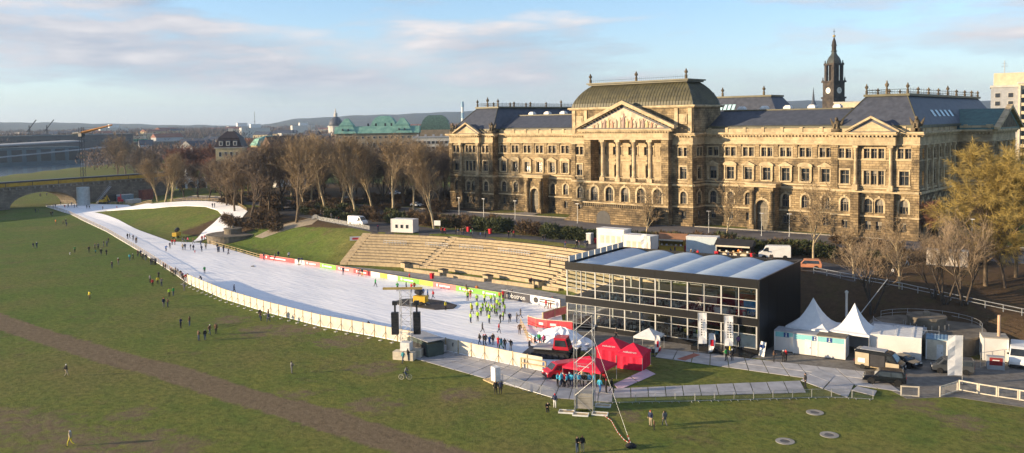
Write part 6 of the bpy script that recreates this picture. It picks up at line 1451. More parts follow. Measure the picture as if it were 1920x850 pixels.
def heap(r, h, name, n=26):
    mb = MB(); random.seed(3)
    for j in range(9):
        rr = r*(1-j/8); z = h*(1-(rr/r)**1.6)
        for i in range(n): a = 2*math.pi*i/n; f_ = 1+random.uniform(-.16, .16); mb.v.append((rr*f_*1.5*math.cos(a), rr*f_*math.sin(a), max(0, z+random.uniform(-.22, .22)*(j > 0))))
    for j in range(8):
        for i in range(n): mb.f.append((j*n+i, j*n+(i+1) % n, (j+1)*n+(i+1) % n, (j+1)*n+i)); mb.m.append(0)
    return mb.obj(name, m_snow, sh_)
heap(3.6, 2.3, 'heap')
heap_o = sh_.children
# curved red hoarding at the end of the piste
hp_ = [g(*p) for p in ((990,612), (1005,617), (1025,620), (1050,622), (1074,624))]
t = thing('curved_hoarding', 'curved red banner hoarding on timber posts at the end of the snow', 'hoarding', hp_[0])
for i, (a, b) in enumerate(zip(hp_, hp_[1:])):
    d = b-a; rz = math.atan2(d.y, d.x); MB().box(.03, -.05, .35, d.length-.03, .02, 1.65).obj('red_panel', m_bred, t, a-hp_[0], rz); MB().box(-.06, -.02, 0, .06, .14, 1.8).obj('post', m_wood, t, a-hp_[0], rz); MB().box(0, -.06, 1.68, d.length, .04, 1.8).obj('top_rail', m_cream, t, a-hp_[0], rz)
    if i in (1, 2): MB().box(.6, -.08, .8, d.length-.6, -.053, 1.2).obj('printed_line', m_white, t, a-hp_[0], rz)
r_ = [g(*p) for p in ((1018,603), (1040,596), (1062,590))]; t = thing('pink_hoarding', 'faded red hoarding leading from the snow to the pavilion', 'hoarding', r_[0])
for a, b in zip(r_, r_[1:]): d = b-a; rz = math.atan2(d.y, d.x); MB().box(.02, -.04, .2, d.length-.02, .04, 1.4).obj('panel', m_bpink, t, a-r_[0], rz); MB().box(-.06, -.1, 0, .06, .1, 1.5).obj('post', m_wood, t, a-r_[0], rz); MB().box(0, -.1, 1.42, d.length, .1, 1.52).obj('top_rail', m_wood, t, a-r_[0], rz)
r_ = [g(*p) for p in ((976,612), (984,626), (990,640), (1003,650))]; rail_fence('timber_rail_fence', 'short timber gate fence closing the end of the snow', r_, 1.6, 1.3, (.4, .8, 1.2))
t = thing('blue_banner_stand', 'low banner in blue, white and red by the snow heap', 'banner', g(1003, 642), R(-20)); MB().box(-1.9, -.03, .1, 1.9, .03, 1.1).obj('cloth', m_bwhite, t); MB().box(-1.8, -.06, .15, 1.8, -.033, .5).obj('red_print', m_bpink, t); MB().box(-1.8, -.06, .55, 1.8, -.033, 1.05).obj('blue_print', mat('sky_print', (.30,.48,.68)), t)
# cream gate fence at the right
p0, p1, p2 = g(1688,742), g(1797,738), g(1960,762)
t = thing('gate_fence', 'cream timber framed fence with wire infill at the meadow edge', 'fence', p0)
for pts in ([g(1688,744), g(1724,746)], [g(1762,746), g(1796,735)], [g(1797,733), g(1834,740), g(1870,746), g(1910,752), g(1950,759)]):
    for a, b in zip(pts, pts[1:]):
        d = b-a; rz = math.atan2(d.y, d.x); L_ = d.length; fr = MB(); fr.box(.02, -.05, .1, .16, .05, 1.35); fr.box(L_-.16, -.05, .1, L_-.02, .05, 1.35); fr.box(.163, -.05, 1.2, L_-.163, .05, 1.34); fr.box(.163, -.05, .12, L_-.163, .05, .24); fr.obj('frame', m_cream, t, a-p0, rz)
        mb = MB()
        for i in range(1, int(L_/.13)): mb.bar((i*.13, 0, .24), (i*.13, 0, 1.2), .008, 0, 3)
        tag(mb.obj('wire_infill', m_steel, t, a-p0, rz), kind='stuff')
barriers([g(1722,752), g(1762,754)], 'steel crowd barrier leaning in the gap of the cream gate fence', None)
for px, py, lb in ((1528,774,'round concrete manhole ring in the grass closest to the panel path'), (1472,828,'round concrete manhole ring in the grass on the scaffold tower side'), (1555,816,'round concrete manhole ring in the grass on the gate fence side')):
    t = thing('manhole_cover', lb, 'manhole', g(px, py)); MB().lathe([(.95,-.05),(.95,.05),(.5,.055),(.5,.03)], 24).obj('ring', m_conc, t); MB().lathe([(.49,-.04),(.49,.035)], 20).obj('cover', mat('iron_cover', (.12,.115,.11), rough=.7) if 'iron_cover' not in bpy.data.materials else bpy.data.materials['iron_cover'], t)
# railing along the head of the leafy bank
rp2 = [Vector((u, vT(u)-.2, ground_z(u, vT(u)-.2))) for u in range(134, 200, 5)]
rail_fence('bank_railing', 'long grey steel railing along the head of the leafy bank', rp2, 2.6, 1.1, (.5, 1.05), m_steel, True)
t = thing('mesh_fence_panel', 'steel mesh fence panels beside the blue-roofed container', 'fence', g(1838, 690), R(60))
for i in range(3):
    fr = MB(); x = i*2.1; fr.path([(x,0,.1),(x,0,2.0),(x+2,0,2.0),(x+2,0,.1),(x,0,.1)], .03); fr.obj('panel_frame', m_steel, t); mb = MB()
    for k in range(1, 12): mb.bar((x+k*.17, 0, .1), (x+k*.17, 0, 2), .008, 0, 3)
    tag(mb.obj('mesh', m_steel, t), kind='stuff')
t = thing('sandwich_board', 'tilted white information board beside the pavilion corner', 'sign', g(1431, 668), R(-20)); MB().prism([(-.35, 0), (-.3, 0), (.12, 2.0), (.07, 2.0)], 'x', -.5, .5).obj('panel', m_white, t); MB().box(-.35, -.3, 1.2, .35, -.1, 1.6).obj('print', m_sign, t)
box_unit('electric_cabinet', gt(1776, 497), R(10), 6.5, 2.4, 2.6, mat('poster_wall', (.55,.48,.40), (.35,.30,.26), scale=1.5), 'pale graffiti-marked kiosk box among the trees', 'kiosk', roof=m_palewall)
# ================================================================== vehicles
def vehicle(name, label, cat, p, rz, L, W, outline, belt, paint, side_win, glass_segs, wheel_x, wr=.36, extra=None, group=None):
    t = thing(name, label, cat, p, rz, group); H = max(z for _, z in outline)
    def yk(z): return W/2*(1 if z <= belt else 1-.13*(z-belt)/(H-belt+1e-6))
    n = len(outline); mb = MB(); mb.v = [(x, -yk(z), z) for x, z in outline]+[(x, yk(z), z) for x, z in outline]
    for i in range(n): j = (i+1) % n; mb.f.append((i, j, n+j, n+i)); mb.m.append(0)
    mb.f += [tuple(range(n-1, -1, -1)), tuple(range(n, 2*n))]; mb.m += [0, 0]
    body = mb.obj('body', paint, t); md = body.modifiers.new('bevel', 'BEVEL'); md.width = .07; md.segments = 2; md.limit_method = 'ANGLE'
    for poly in side_win:
        for s in (-1, 1):
            m2 = MB(); k = len(poly); m2.v = [(x, s*(yk(z)+.004), z) for x, z in poly]+[(x, s*(yk(z)+.018), z) for x, z in poly]
            for i in range(k): j = (i+1) % k; m2.f.append((i, j, k+j, k+i)); m2.m.append(0)
            m2.f += [tuple(range(k)), tuple(range(k, 2*k))]; m2.m += [0, 0]; m2.obj('side_window', m_pane, t)
    for (x0, z0), (x1, z1), nm in glass_segs:
        d = Vector((x1-x0, 0, z1-z0)).normalized(); nn = Vector((d.z, 0, -d.x)); nn = nn if nn.x*(x0+x1) > 0 or nn.z > 0.3 else -nn
        if nm == 'rear_window' and nn.x > 0: nn = -nn
        o = .02; y0, y1 = yk(z0)-.12, yk(z1)-.12
        MB().quad((x0+nn.x*o, -y0, z0+nn.z*o), (x0+nn.x*o, y0, z0+nn.z*o), (x1+nn.x*o, y1, z1+nn.z*o), (x1+nn.x*o, -y1, z1+nn.z*o)).obj(nm, m_pane, t)
    tyre = MB().lathe([(wr*.62,-.11),(wr*.95,-.12),(wr,-.08),(wr,.08),(wr*.95,.12),(wr*.62,.11)], 18).mesh('tyre', m_rubber); rim = MB().lathe([(wr*.62,-.10),(wr*.6,.10)], 14).mesh('rim', m_alu)
    for x in wheel_x:
        for s in (-1, 1):
            a = link('wheel', tyre, t); a.matrix_local = Matrix.Translation((x, s*(W/2-.06), wr)) @ Matrix.Rotation(math.pi/2, 4, 'X'); link('rim', rim, a, (0, 0, 0))
            MB().lathe([(wr*1.16,-.006),(wr*1.16,.006)], 18).obj('wheel_arch', m_rubber, t).matrix_local = Matrix.Translation((x, s*(W/2+.008), wr+.03)) @ Matrix.Rotation(math.pi/2, 4, 'X')
    xf = max(x for x, _ in outline); zf = .8
    for s in (-1, 1): MB().box(xf-.03, s*(W/2-.38)-.18, zf-.08, xf+.02, s*(W/2-.38)+.18, zf+.12).obj('headlight', m_white, t); xb = min(x for x, _ in outline); MB().box(xb-.02, s*(W/2-.2)-.1, .85, xb+.03, s*(W/2-.2)+.1, 1.2).obj('tail_light', m_redpaint, t)
    MB().box(xf-.02, -W/2+.1, .36, xf+.06, W/2-.1, .58).obj('bumper', m_dark, t)
    for s in (-1, 1): MB().cbox(L*.2 if L > 5.4 else .75, s*(W/2+.13), belt+.02, .16, .2, .22).obj('mirror', m_dark, t)
    return t
VAN = [(-3,.38),(-3,2.4),(-2.88,2.58),(1.15,2.58),(1.7,2.42),(2.35,1.5),(2.9,1.22),(3,.9),(3,.38)]
SUV = [(-2.45,.45),(-2.45,1.05),(-2.2,1.72),(-1.95,1.85),(.3,1.85),(.6,1.78),(1.15,1.18),(2.25,1.08),(2.45,.88),(2.45,.45)]
BUS = [(-2.45,.4),(-2.45,1.75),(-2.28,1.95),(.85,1.95),(1.15,1.88),(1.8,1.2),(2.35,1.02),(2.45,.8),(2.45,.4)]
CAR = [(-2.2,.38),(-2.2,.85),(-1.7,.98),(-1.05,1.42),(.35,1.44),(1.05,.98),(2.0,.86),(2.2,.7),(2.2,.38)]
vw = mat('van_white', (.74,.74,.73), (.68,.68,.67), rough=.3, spec=.5); vb = mat('car_black', (.006,.007,.010), (.005,.006,.008), rough=.2, spec=.6); vg = mat('car_grey', (.06,.064,.07), (.05,.054,.06), rough=.25, spec=.6); vo = mat('car_orange', (.52,.22,.12), (.45,.19,.10), rough=.35, spec=.5); vbe = mat('van_beige', (.42,.36,.26), (.36,.30,.21), rough=.35)
def V(p, off=(-.5, .9)): return Vector((p.x+off[0], p.y+off[1], p.z))
vwin = [[(1.1,1.5),(2.15,1.5),(1.62,2.25),(1.1,2.25)]]; vseg = [((1.72,2.36),(2.32,1.56),'windscreen')]
vehicle('delivery_van', 'white high-roofed delivery van beside the black drinks stall', 'van', V(on_terr(1453,487)), R(26)+math.pi, 6.0, 2.0, VAN, 1.4, vw, vwin, vseg+[((-2.99,2.3),(-2.99,1.5),'rear_window')], (-1.9,1.95))
vehicle('delivery_van', 'white delivery van parked at the head of the grass bank', 'van', V(on_terr(668,424)), R(4), 5.6, 2.0, VAN, 1.4, vw, vwin, vseg, (-1.9,1.95))
vehicle('pickup_car', 'dusty orange car parked behind the terrace railing', 'car', V(on_terr(1515,507)), R(22)+math.pi, 4.9, 1.85, SUV, 1.1, vo, [[(-2.0,1.15),(.95,1.15),(.5,1.68),(-1.9,1.68)]], [((.64,1.74),(1.12,1.22),'windscreen')], (-1.5,1.5))
vehicle('off_road_car', 'black off-road car parked at the end of the panel path', 'car', V(g(1662,724)), R(17)+math.pi, 4.9, 1.95, SUV, 1.1, vb, [[(-2.1,1.15),(-.75,1.15),(-.75,1.7),(-1.95,1.7)],[(-.68,1.15),(.95,1.15),(.5,1.7),(-.68,1.7)]], [((.64,1.74),(1.12,1.22),'windscreen'),((-2.22,1.66),(-2.43,1.1),'rear_window')], (-1.5,1.5), .4)
t = vehicle('panel_van', 'black and beige panel van with its side door open', 'van', V(g(1653,698)), R(0)+R(2), 5.6, 1.95, VAN, 1.4, vb, [[(1.1,1.5),(2.15,1.5),(1.62,2.2),(1.1,2.2)]], vseg, (-1.9,1.95))
MB().box(-2.85, -1.02, .55, -1.1, -.99, 2.2).obj('side_panel', vbe, t); MB().box(-.95, -1.0, .55, .85, -.985, 2.15).obj('door_opening', m_dark, t); MB().box(.95, -1.02, .55, 2.6, -.99, 1.35).obj('side_panel', vbe, t); MB().box(-2.5, -1.04, .9, -1.6, -1.023, 1.5).obj('star_print', m_white, t); MB().box(-2.3, -.8, 2.6, .8, .8, 2.66).obj('roof_panel', m_greyrender, t); MB().box(-.9, -1.25, .5, .5, -1.003, .56).obj('door_step', m_wood, t)
vehicle('saloon_car', 'dark saloon car behind the open panel van', 'car', V(g(1698,690)), R(-20), 4.4, 1.75, CAR, .95, vb, [[(-1.45,1.0),(.85,1.0),(.3,1.36),(-1.0,1.36)]], [((.4,1.42),(1.0,1.02),'windscreen')], (-1.35,1.35), .32)
vehicle('minibus', 'grey minibus parked before the blue-roofed container', 'van', V(g(1790,703)), R(20)+math.pi, 4.9, 1.9, BUS, 1.15, vg, [[(-2.2,1.2),(-.9,1.2),(-.9,1.75),(-2.2,1.75)],[(-.8,1.2),(.3,1.2),(.3,1.75),(-.8,1.75)],[(.4,1.2),(1.55,1.2),(1.0,1.75),(.4,1.75)]], [((1.18,1.84),(1.78,1.24),'windscreen')], (-1.45,1.5), .34)
vehicle('delivery_van', 'white van facing the yard beside the boiler container', 'van', V(g(1908, 690), (-.4, 2.2)), R(-80), 5.6, 2.0, VAN, 1.4, vw, vwin, vseg, (-1.9,1.95))
vehicle('minibus', 'red minibus parked beside the open red tent', 'van', V(g(1052,709), (-.3,.6)), R(-118), 4.9, 1.9, BUS, 1.15, m_redpaint, [[(-2.2,1.2),(-.9,1.2),(-.9,1.75),(-2.2,1.75)],[(-.8,1.2),(.3,1.2),(.3,1.75),(-.8,1.75)],[(.4,1.2),(1.55,1.2),(1.0,1.75),(.4,1.75)]], [((1.18,1.84),(1.78,1.24),'windscreen')], (-1.45,1.5), .34)
for i, (px, py, mm, cn) in enumerate(((600,382,vw,'white'), (614,384,vg,'grey'), (578,380,vb,'black'), (650,377,vb,'black'), (742,366,vw,'white'), (782,388,vw,'white'), (595,375,vw,'white'), (700,372,vg,'grey'))):
    q = gt(px, py); vehicle('parked_car', f'{cn} car parked among the trees beyond the promenade', 'car', q, random.uniform(-.4, .4)+R(20), 4.4, 1.75, CAR, .95, mm, [[(-1.45,1.0),(.85,1.0),(.3,1.36),(-1.0,1.36)]], [((.4,1.42),(1.0,1.02),'windscreen')], (-1.35,1.35), .32, group=f'{cn} cars parked among the trees')
# snow groomer
p = g(1033, 672); t = thing('snow_groomer', 'red snow groomer with black tracks standing on the snow end', 'snow groomer', V(p, (-.3,1.0)), R(22))
for s in (-1, 1):
    MB().prism([(-2.7,.35),(-2.3,0),(2.2,0),(2.7,.35),(2.7,.75),(2.3,1.0),(-2.3,1.0),(-2.7,.75)], 'y', s*1.35-.55, s*1.35+.55).obj('track', m_rubber, t)
    for i in range(5): MB().lathe([(.36,-.06),(.36,.06)], 14).obj('track_wheel', m_dark, t).matrix_local = Matrix.Translation((-1.8+.9*i, s*1.92, .5)) @ Matrix.Rotation(math.pi/2, 4, 'X')
MB().box(-2.6, -.8, .8, 2.6, .8, 1.25).obj('chassis', m_dark, t); MB().box(-2.6, -1.3, 1.253, .1, 1.3, 1.45).obj('load_bed', m_greyrender, t)
c = MB(); c.add([(.2,-1.1,1.26),(2.5,-1.1,1.26),(2.5,1.1,1.26),(.2,1.1,1.26),(.35,-.95,2.75),(2.0,-.95,2.75),(2.0,.95,2.75),(.35,.95,2.75)], [(0,3,2,1),(4,5,6,7),(0,1,5,4),(1,2,6,5),(2,3,7,6),(3,0,4,7)]); c = c.obj('cab', m_redpaint, t)
MB().add([(.45,-1.085,1.75),(2.15,-1.085,1.75),(1.9,-1.0,2.6),(.5,-1.0,2.6),(.45,-1.11,1.75),(2.15,-1.11,1.75),(1.9,-1.02,2.6),(.5,-1.02,2.6)], [(0,1,2,3),(4,7,6,5),(0,4,5,1),(2,6,7,3),(1,5,6,2),(0,3,7,4)]).obj('side_window', m_pane, c); MB().quad((2.42,-.95,1.7),(2.42,.95,1.7),(2.08,.85,2.65),(2.08,-.85,2.65)).obj('windscreen', m_pane, c); MB().box(.3, -1, 2.753, 2.05, 1, 2.9).obj('cab_roof', m_redpaint, t)
MB().prism([(3.0,.1),(3.3,.1),(3.5,1.2),(3.35,1.2)], 'y', -2.3, 2.3).obj('blade', m_dark, t); MB().bar((2.5,0,.8), (3.1,0,.6), .15).obj('blade_arm', m_dark, t); MB().box(-4.0, -2.0, .2, -2.8, 2.0, .7).obj('tiller', m_dark, t)
for s in (-1, 1): MB().box(-3.2, s*1.3-.35, 1.5, -3.1, s*1.3+.35, 2.3).obj('work_lamp', m_dark, t); MB().bar((-2.7, s*1.0, 1.3), (-3.1, s*1.3, 1.7), .06).obj('lamp_arm', m_dark, t)
# bicycle of the rider on the meadow
p = g(760, 712); bike = thing('bicycle', 'bicycle ridden across the meadow by the loudspeaker tower', 'bicycle', p, R(40))
for x in (-.52, .52):
    w_ = MB()
    for i in range(18): a, b_ = 2*math.pi*i/18, 2*math.pi*(i+1)/18; w_.bar((x+.34*math.cos(a),0,.36+.34*math.sin(a)), (x+.34*math.cos(b_),0,.36+.34*math.sin(b_)), .022)
    o = w_.obj('wheel', m_cream, bike)
    sp = MB()
    for i in range(8): a = math.pi*i/8; sp.bar((x+.33*math.cos(a),0,.36+.33*math.sin(a)), (x-.33*math.cos(a),0,.36-.33*math.sin(a)), .006, 0, 3)
    tag(sp.obj('spokes', m_steel, o), kind='stuff')
MB().path([(-.52,0,.36),(-.1,0,.32),(.42,0,.86),(-.2,0,.88),(-.1,0,.32)], .025).obj('frame', m_dark, bike); MB().path([(-.52,0,.36),(-.2,0,.88)], .02).obj('seat_stay', m_dark, bike); MB().bar((.52,0,.36), (.40,0,1.02), .022).obj('fork', m_dark, bike); MB().bar((.38,-.28,1.04), (.38,.28,1.04), .02).obj('handlebar', m_dark, bike); MB().box(-.36, -.08, .9, -.08, .08, .96).obj('saddle', m_rubber, bike)
# ================================================================== trees and shrubs
m_bark_pale = mat('pale_bark', (.46,.37,.22), (.26,.21,.14), rough=.85, scale=2.5, lo=.35, hi=.6); m_bark = mat('brown_bark', (.17,.125,.08), (.10,.076,.052), rough=.95, scale=2)
m_bark_dark = mat('dark_bark', (.085,.066,.05), (.05,.04,.032), rough=.95, scale=2)
m_twig = mat('bare_twigs', (.29,.215,.14), (.18,.135,.09), rough=.95, scale=.4); m_twig_red = mat('reddish_twigs', (.24,.115,.075), (.15,.075,.055), rough=.95, scale=.4); m_twig_dark = mat('dark_twigs', (.185,.14,.105), (.115,.088,.068), rough=.95, scale=.4)
m_willow = mat('willow_twigs', (.38,.285,.085), (.25,.185,.06), rough=.9, scale=.6); m_twig_gold = mat('golden_twigs', (.33,.24,.14), (.21,.155,.092), rough=.95, scale=.4)  # last one: gold-brown twigs of the planes and the great tree
def tube(mb, pts, rad, n):
    k0 = len(mb.v); prev = None
    for i, p in enumerate(pts):
        d = (pts[min(i+1, len(pts)-1)]-pts[max(i-1, 0)]); d = d.normalized() if d.length > 1e-6 else Vector((0,0,1)); a = d.orthogonal().normalized(); b = d.cross(a)
        ring = [p+a*(rad[i]*math.cos(2*math.pi*j/n))+b*(rad[i]*math.sin(2*math.pi*j/n)) for j in range(n)]; k = len(mb.v); mb.v += [tuple(q) for q in ring]
        if prev is not None:
            for j in range(n): mb.f.append((prev+j, prev+(j+1) % n, k+(j+1) % n, k+j)); mb.m.append(0)
        prev = k
def make_tree(name, seed, H, spread, clear, limbs, mbark, mtwig, twigs=11, up=.55, trunks=1, droop=0.0, tw=.045, levels=3, sub=(6, 6), tl=1.5):
    rnd = random.Random(seed); tr = MB(); cr = MB()
    def grow(p, d, L, r, lvl, budget):
        n = 4; pts = [p]; rad = [r]; q = p.copy(); dd = d.copy()
        for i in range(n):
            dd = (dd+Vector((rnd.uniform(-.16,.16), rnd.uniform(-.16,.16), rnd.uniform(-.05,.12)*up*2-droop*.25*(lvl >= 2)))).normalized(); q = q+dd*(L/n); pts.append(q.copy()); rad.append(r*(1-.62*(i+1)/n))
        tube(tr if lvl <= 1 else cr, pts, rad, 6 if lvl == 0 else (4 if lvl == 1 else 3))
        if lvl >= levels:
            for t in range(twigs):
                k = rnd.uniform(.15, 1.0); i = min(n-1, int(k*n)); b = pts[i].lerp(pts[i+1], k*n-i); td = (dd+Vector((rnd.gauss(0,.65), rnd.gauss(0,.65), rnd.gauss(.05,.55)-droop))).normalized(); tl_ = tl*rnd.uniform(.5, 1.2); sd_ = td.orthogonal().normalized()*tw*rnd.uniform(.6, 1.2); sd_.rotate(Matrix.Rotation(rnd.uniform(0, 6.28), 3, td))
                m_ = b+td*tl_*.55+Vector((0,0,-.12*droop*tl_)); e_ = b+td*tl_+Vector((rnd.gauss(0,.12)*tl_, rnd.gauss(0,.12)*tl_, -.5*droop*tl_))
                cr.add([b-sd_, b+sd_, m_+sd_*.7, m_-sd_*.7, e_], [(0,1,2,3),(3,2,4)])
            return
        ns = sub[min(lvl-1, len(sub)-1)] if lvl >= 1 else limbs
        for c in range(ns):
            k = rnd.uniform(.22, 1.0) if lvl else clear+(1-clear)*((c+.6)/ns); i = min(n-1, int(k*n)); b = pts[i].lerp(pts[i+1], k*n-i); ang = rnd.uniform(0, 6.28); tilt = rnd.uniform(.5, .95)*(1.0 if lvl else spread)
            ax = dd.orthogonal().normalized(); ax.rotate(Matrix.Rotation(ang, 3, dd)); nd = dd.copy(); nd.rotate(Matrix.Rotation(tilt, 3, ax)); nd = (nd+Vector((0,0,up*.45))).normalized()
            grow(b, nd, L*rnd.uniform(.46, .66) if lvl else H*rnd.uniform(.40, .56)*(1.12-.45*k), max(.03, rad[i]*rnd.uniform(.42, .6)), lvl+1, 0)
    for t in range(trunks):
        a = 6.28*t/trunks+seed; off = Vector((math.cos(a), math.sin(a), 0))*(.35 if trunks > 1 else 0); lean = Vector((math.cos(a)*.28*(trunks > 1), math.sin(a)*.28*(trunks > 1), 1)).normalized()
        grow(off+Vector((0,0,-.3)), lean, H*(.84 if trunks == 1 else .66), H*.021*(1 if trunks == 1 else .8), 0, 0)
    hmax = max(v[2] for v in cr.v)
    return dict(trunk=tr.mesh('trunk', mbark, True), crown=cr.mesh('crown', mtwig), H=hmax, name=name)
def tree(K, p, h, label, grp=None, rz=None, cat='tree', wide=1.0):
    s = h/K['H']; t = thing(K['name'], label, cat, p, random.uniform(0, 6.28) if rz is None else rz, grp); t.scale = (s*wide, s*wide, s); link('trunk', K['trunk'], t); link('crown', K['crown'], t); return t
random.seed(99)
T_PLANE = [make_tree('plane_tree', 1+i, 20, .58, .20, 9, m_bark_pale, m_twig_gold, 12, .8, tw=.032, sub=(7,7), tl=1.5) for i in range(2)]
T_BARE = [make_tree('bare_tree', 11+i, 18, .72, .14, 11, m_bark, m_twig, 12, .6, tw=.034, sub=(7,7), tl=1.5) for i in range(2)]
T_DARK = [make_tree('bare_tree', 31+i, 18, .75, .12, 11, m_bark_dark, m_twig_dark, 12, .6, tw=.036, sub=(7,7), tl=1.5) for i in range(1)]
T_RED = make_tree('reddish_tree', 41, 17, .7, .15, 9, m_bark_dark, m_twig_red, 16, .6, tw=.07, sub=(6,6))
T_BIG = make_tree('great_bare_tree', 52, 24, .95, .16, 11, m_bark, m_twig_gold, 12, .7, tw=.034, sub=(7,7), tl=1.6)
T_WILL = make_tree('willow_tree', 61, 17, 1.0, .22, 10, m_bark, m_willow, 50, .45, droop=.26, tw=.02, sub=(7,7), tl=1.25)
T_MULTI = make_tree('multi_stemmed_tree', 71, 15, .7, .35, 5, m_bark_dark, m_twig, 6, .6, trunks=3, tw=.02, sub=(5,5))
T_SMALL = make_tree('young_plane_tree', 81, 12, .8, .25, 8, m_bark_pale, m_twig_gold, 9, .55, tw=.03, sub=(5,5), tl=1.0)
def at(px, by, ty, K, label, grp=None, dist=None, wide=1.0, cat='tree'):
    p = gt(px, by) if dist is None else None
    if p is None: q = fd(px, by, dist); p = Vector((q.x, q.y, ground_z(q.x, q.y)))
    D = math.hypot(p.x-CAM.x, p.y-CAM.y); h = (by-ty)*D/FPX*1.03
    return tree(K, p, h, label, grp, wide=wide, cat=cat)
at(556, 418, 240, T_BIG, 'great spreading bare tree with several stems above the gravel path', wide=1.05)
pl = 'tall pale-barked plane tree in the row behind the promenade'
PL = ['behind the white van at the bank', 'between the white van and the white site cabin', 'beside the notice board at the head of the steps', 'second behind the great spreading tree', 'close behind the great spreading tree', 'where the crowd barriers begin', 'set back behind the white van', 'set back between van and site cabin', 'set back behind the site cabin']
for i, (px, by, ty) in enumerate([(668,409,254), (735,409,250), (814,429,262), (585,389,252), (571,391,254), (611,402,256), (640,396,252), (700,397,252), (775,398,256)]): at(px, by, ty, T_PLANE[i % 2], 'tall pale-barked plane tree '+PL[i])
for i, (px, by, ty) in enumerate([(470,411,268), (440,397,284), (505,401,262), (530,394,258), (425,386,292), (455,388,282), (488,386,272), (600,386,258), (655,386,258), (715,386,262), (755,386,264), (795,388,262), (828,392,272)]): at(px, by, ty, T_BARE[i % 2] if i % 3 else T_DARK[0], 'brown bare tree in the grove between snow loop and ministry', 'bare trees of the grove', wide=1.15)
for i in range(46):
    px = random.uniform(425, 842); by = random.uniform(352, 380); ty = random.uniform(258, 284)+(12 if px < 520 else 0)
    if 404 < px < 470 and by < 372: ty = max(ty, 300)
    at(px, by, ty, random.choice([T_BARE[0], T_BARE[1], T_DARK[0], T_PLANE[0]]), 'bare tree in the deep grove behind the plane trees', 'trees deep in the grove', wide=1.2)
for px, by, ty in [(310,379,292), (322,379,290), (296,378,300)]: at(px, by, ty, T_PLANE[px % 2], 'pale-barked plane tree beside the bridge ramp', 'plane trees by the bridge', wide=1.3)
for px, by, ty in [(221,336,256), (236,336,262)]: at(px, by, ty, T_BARE[0], 'big rounded bare tree on the river bank beyond the bridge', 'big trees on the bank', wide=1.0)
for px, by, ty in [(252,338,284), (270,336,276), (288,338,280), (303,342,286)]: at(px, by, ty, T_DARK[0], 'dark bare tree on the river bank beyond the bridge', 'dark trees on the bank', wide=1.2)
for px, by, ty in [(330,350,282), (346,352,276), (362,350,280), (380,348,278), (398,346,272), (412,350,284), (338,360,300), (404,362,296)]: at(px, by, ty, T_RED, 'reddish brown bare tree near the blue arcade', 'reddish trees near the arcade', wide=1.4)
for px, by, ty in [(372,372,306), (392,374,300), (415,380,298), (345,370,312), (428,376,300)]: at(px, by, ty, T_DARK[0], 'dark bare tree behind the ski loop', 'dark trees behind the loop', wide=1.3)
# before the ministry
at(1213, 450, 342, T_SMALL, 'pale young plane tree before the portico', wide=1.25); at(1364, 450, 338, T_SMALL, 'pale young plane tree behind the black stall', wide=1.2); at(1525, 486, 338, T_SMALL, 'pale plane tree beside the white high-roofed van', wide=1.05)
at(1634, 588, 425, T_MULTI, 'multi-stemmed bare tree on the leafy bank above the tents'); at(1686, 541, 405, T_SMALL, 'bare tree on the bank beside the railing', wide=.95); at(1600, 520, 420, T_SMALL, 'thin young tree behind the railing', wide=1.2)
at(1772, 570, 420, T_MULTI, 'dark forked tree rising before the willow'); at(1806, 572, 400, T_MULTI, 'leaning dark tree before the willow', wide=.9); at(1752, 560, 440, T_MULTI, 'slim bare tree at the side of the graffiti kiosk')
at(1848, 536, 292, T_WILL, 'huge golden willow with hanging twigs before the east front', wide=1.08)
at(1905, 520, 318, T_WILL, 'second golden willow behind the great one'); at(1745, 452, 378, T_RED, 'reddish shrub-like tree at the ministry corner', wide=1.2); at(1885, 540, 380, T_DARK[0], 'dark bare tree under the willow')
# shrubs --------------------------------------------------------------------
def make_bush(name, seed, mtl, n=1500, tw=.05, L=.5):
    rnd = random.Random(seed); mb = MB(); lobes = [(Vector((rnd.uniform(-.9,.9), rnd.uniform(-.6,.6), rnd.uniform(.35,.75))), rnd.uniform(.45,.8)) for _ in range(7)]
    for i in range(n):
        c, r = rnd.choice(lobes); d = Vector((rnd.gauss(0,1), rnd.gauss(0,1), rnd.gauss(.25,.9))).normalized(); p = c+d*r*rnd.uniform(.35, 1.0)
        if p.z < 0: continue
        t = (d+Vector((rnd.gauss(0,.5), rnd.gauss(0,.5), rnd.gauss(.2,.4)))).normalized(); s = t.orthogonal().normalized(); s.rotate(Matrix.Rotation(rnd.uniform(0,6.28), 3, t)); l = L*rnd.uniform(.5,1.1)*.5
        mb.add([p-s*tw, p+s*tw, p+t*l+s*tw*.6, p+t*l*1.3], [(0,1,2,3)])
    st = MB()
    for i in range(9): a = rnd.uniform(0,6.28); q = Vector((math.cos(a)*rnd.uniform(.2,.9), math.sin(a)*rnd.uniform(.2,.6), rnd.uniform(.6,1.1))); st.bar((q.x*.15, q.y*.15, -.05), q, .03, 0, 3, .01)
    return dict(foliage=mb.mesh('foliage', mtl), stem=st.mesh('stems', m_bark_dark), name=name)
m_evg = mat('evergreen_leaf', (.075,.085,.028), (.035,.045,.016), rough=.7, scale=.8); m_brn = mat('brown_hedge', (.135,.088,.045), (.075,.05,.03), rough=.9, scale=.8)
BUSH = [make_bush('evergreen_shrub', 3, m_evg, 1900), make_bush('brown_shrub', 4, m_brn, 1700, .04), make_bush('brown_shrub', 6, m_brn, 1500, .035, .7), make_bush('evergreen_shrub', 8, m_evg, 1700)]
def bush(p, K, w, h, label, grp): t = thing(K['name'], label, 'shrub', p, random.uniform(-.5,.5), grp); t.scale = (w/2, w/2, h/1.35); link('foliage', K['foliage'], t); tag(link('stems', K['stem'], t), kind='stuff')
random.seed(17)
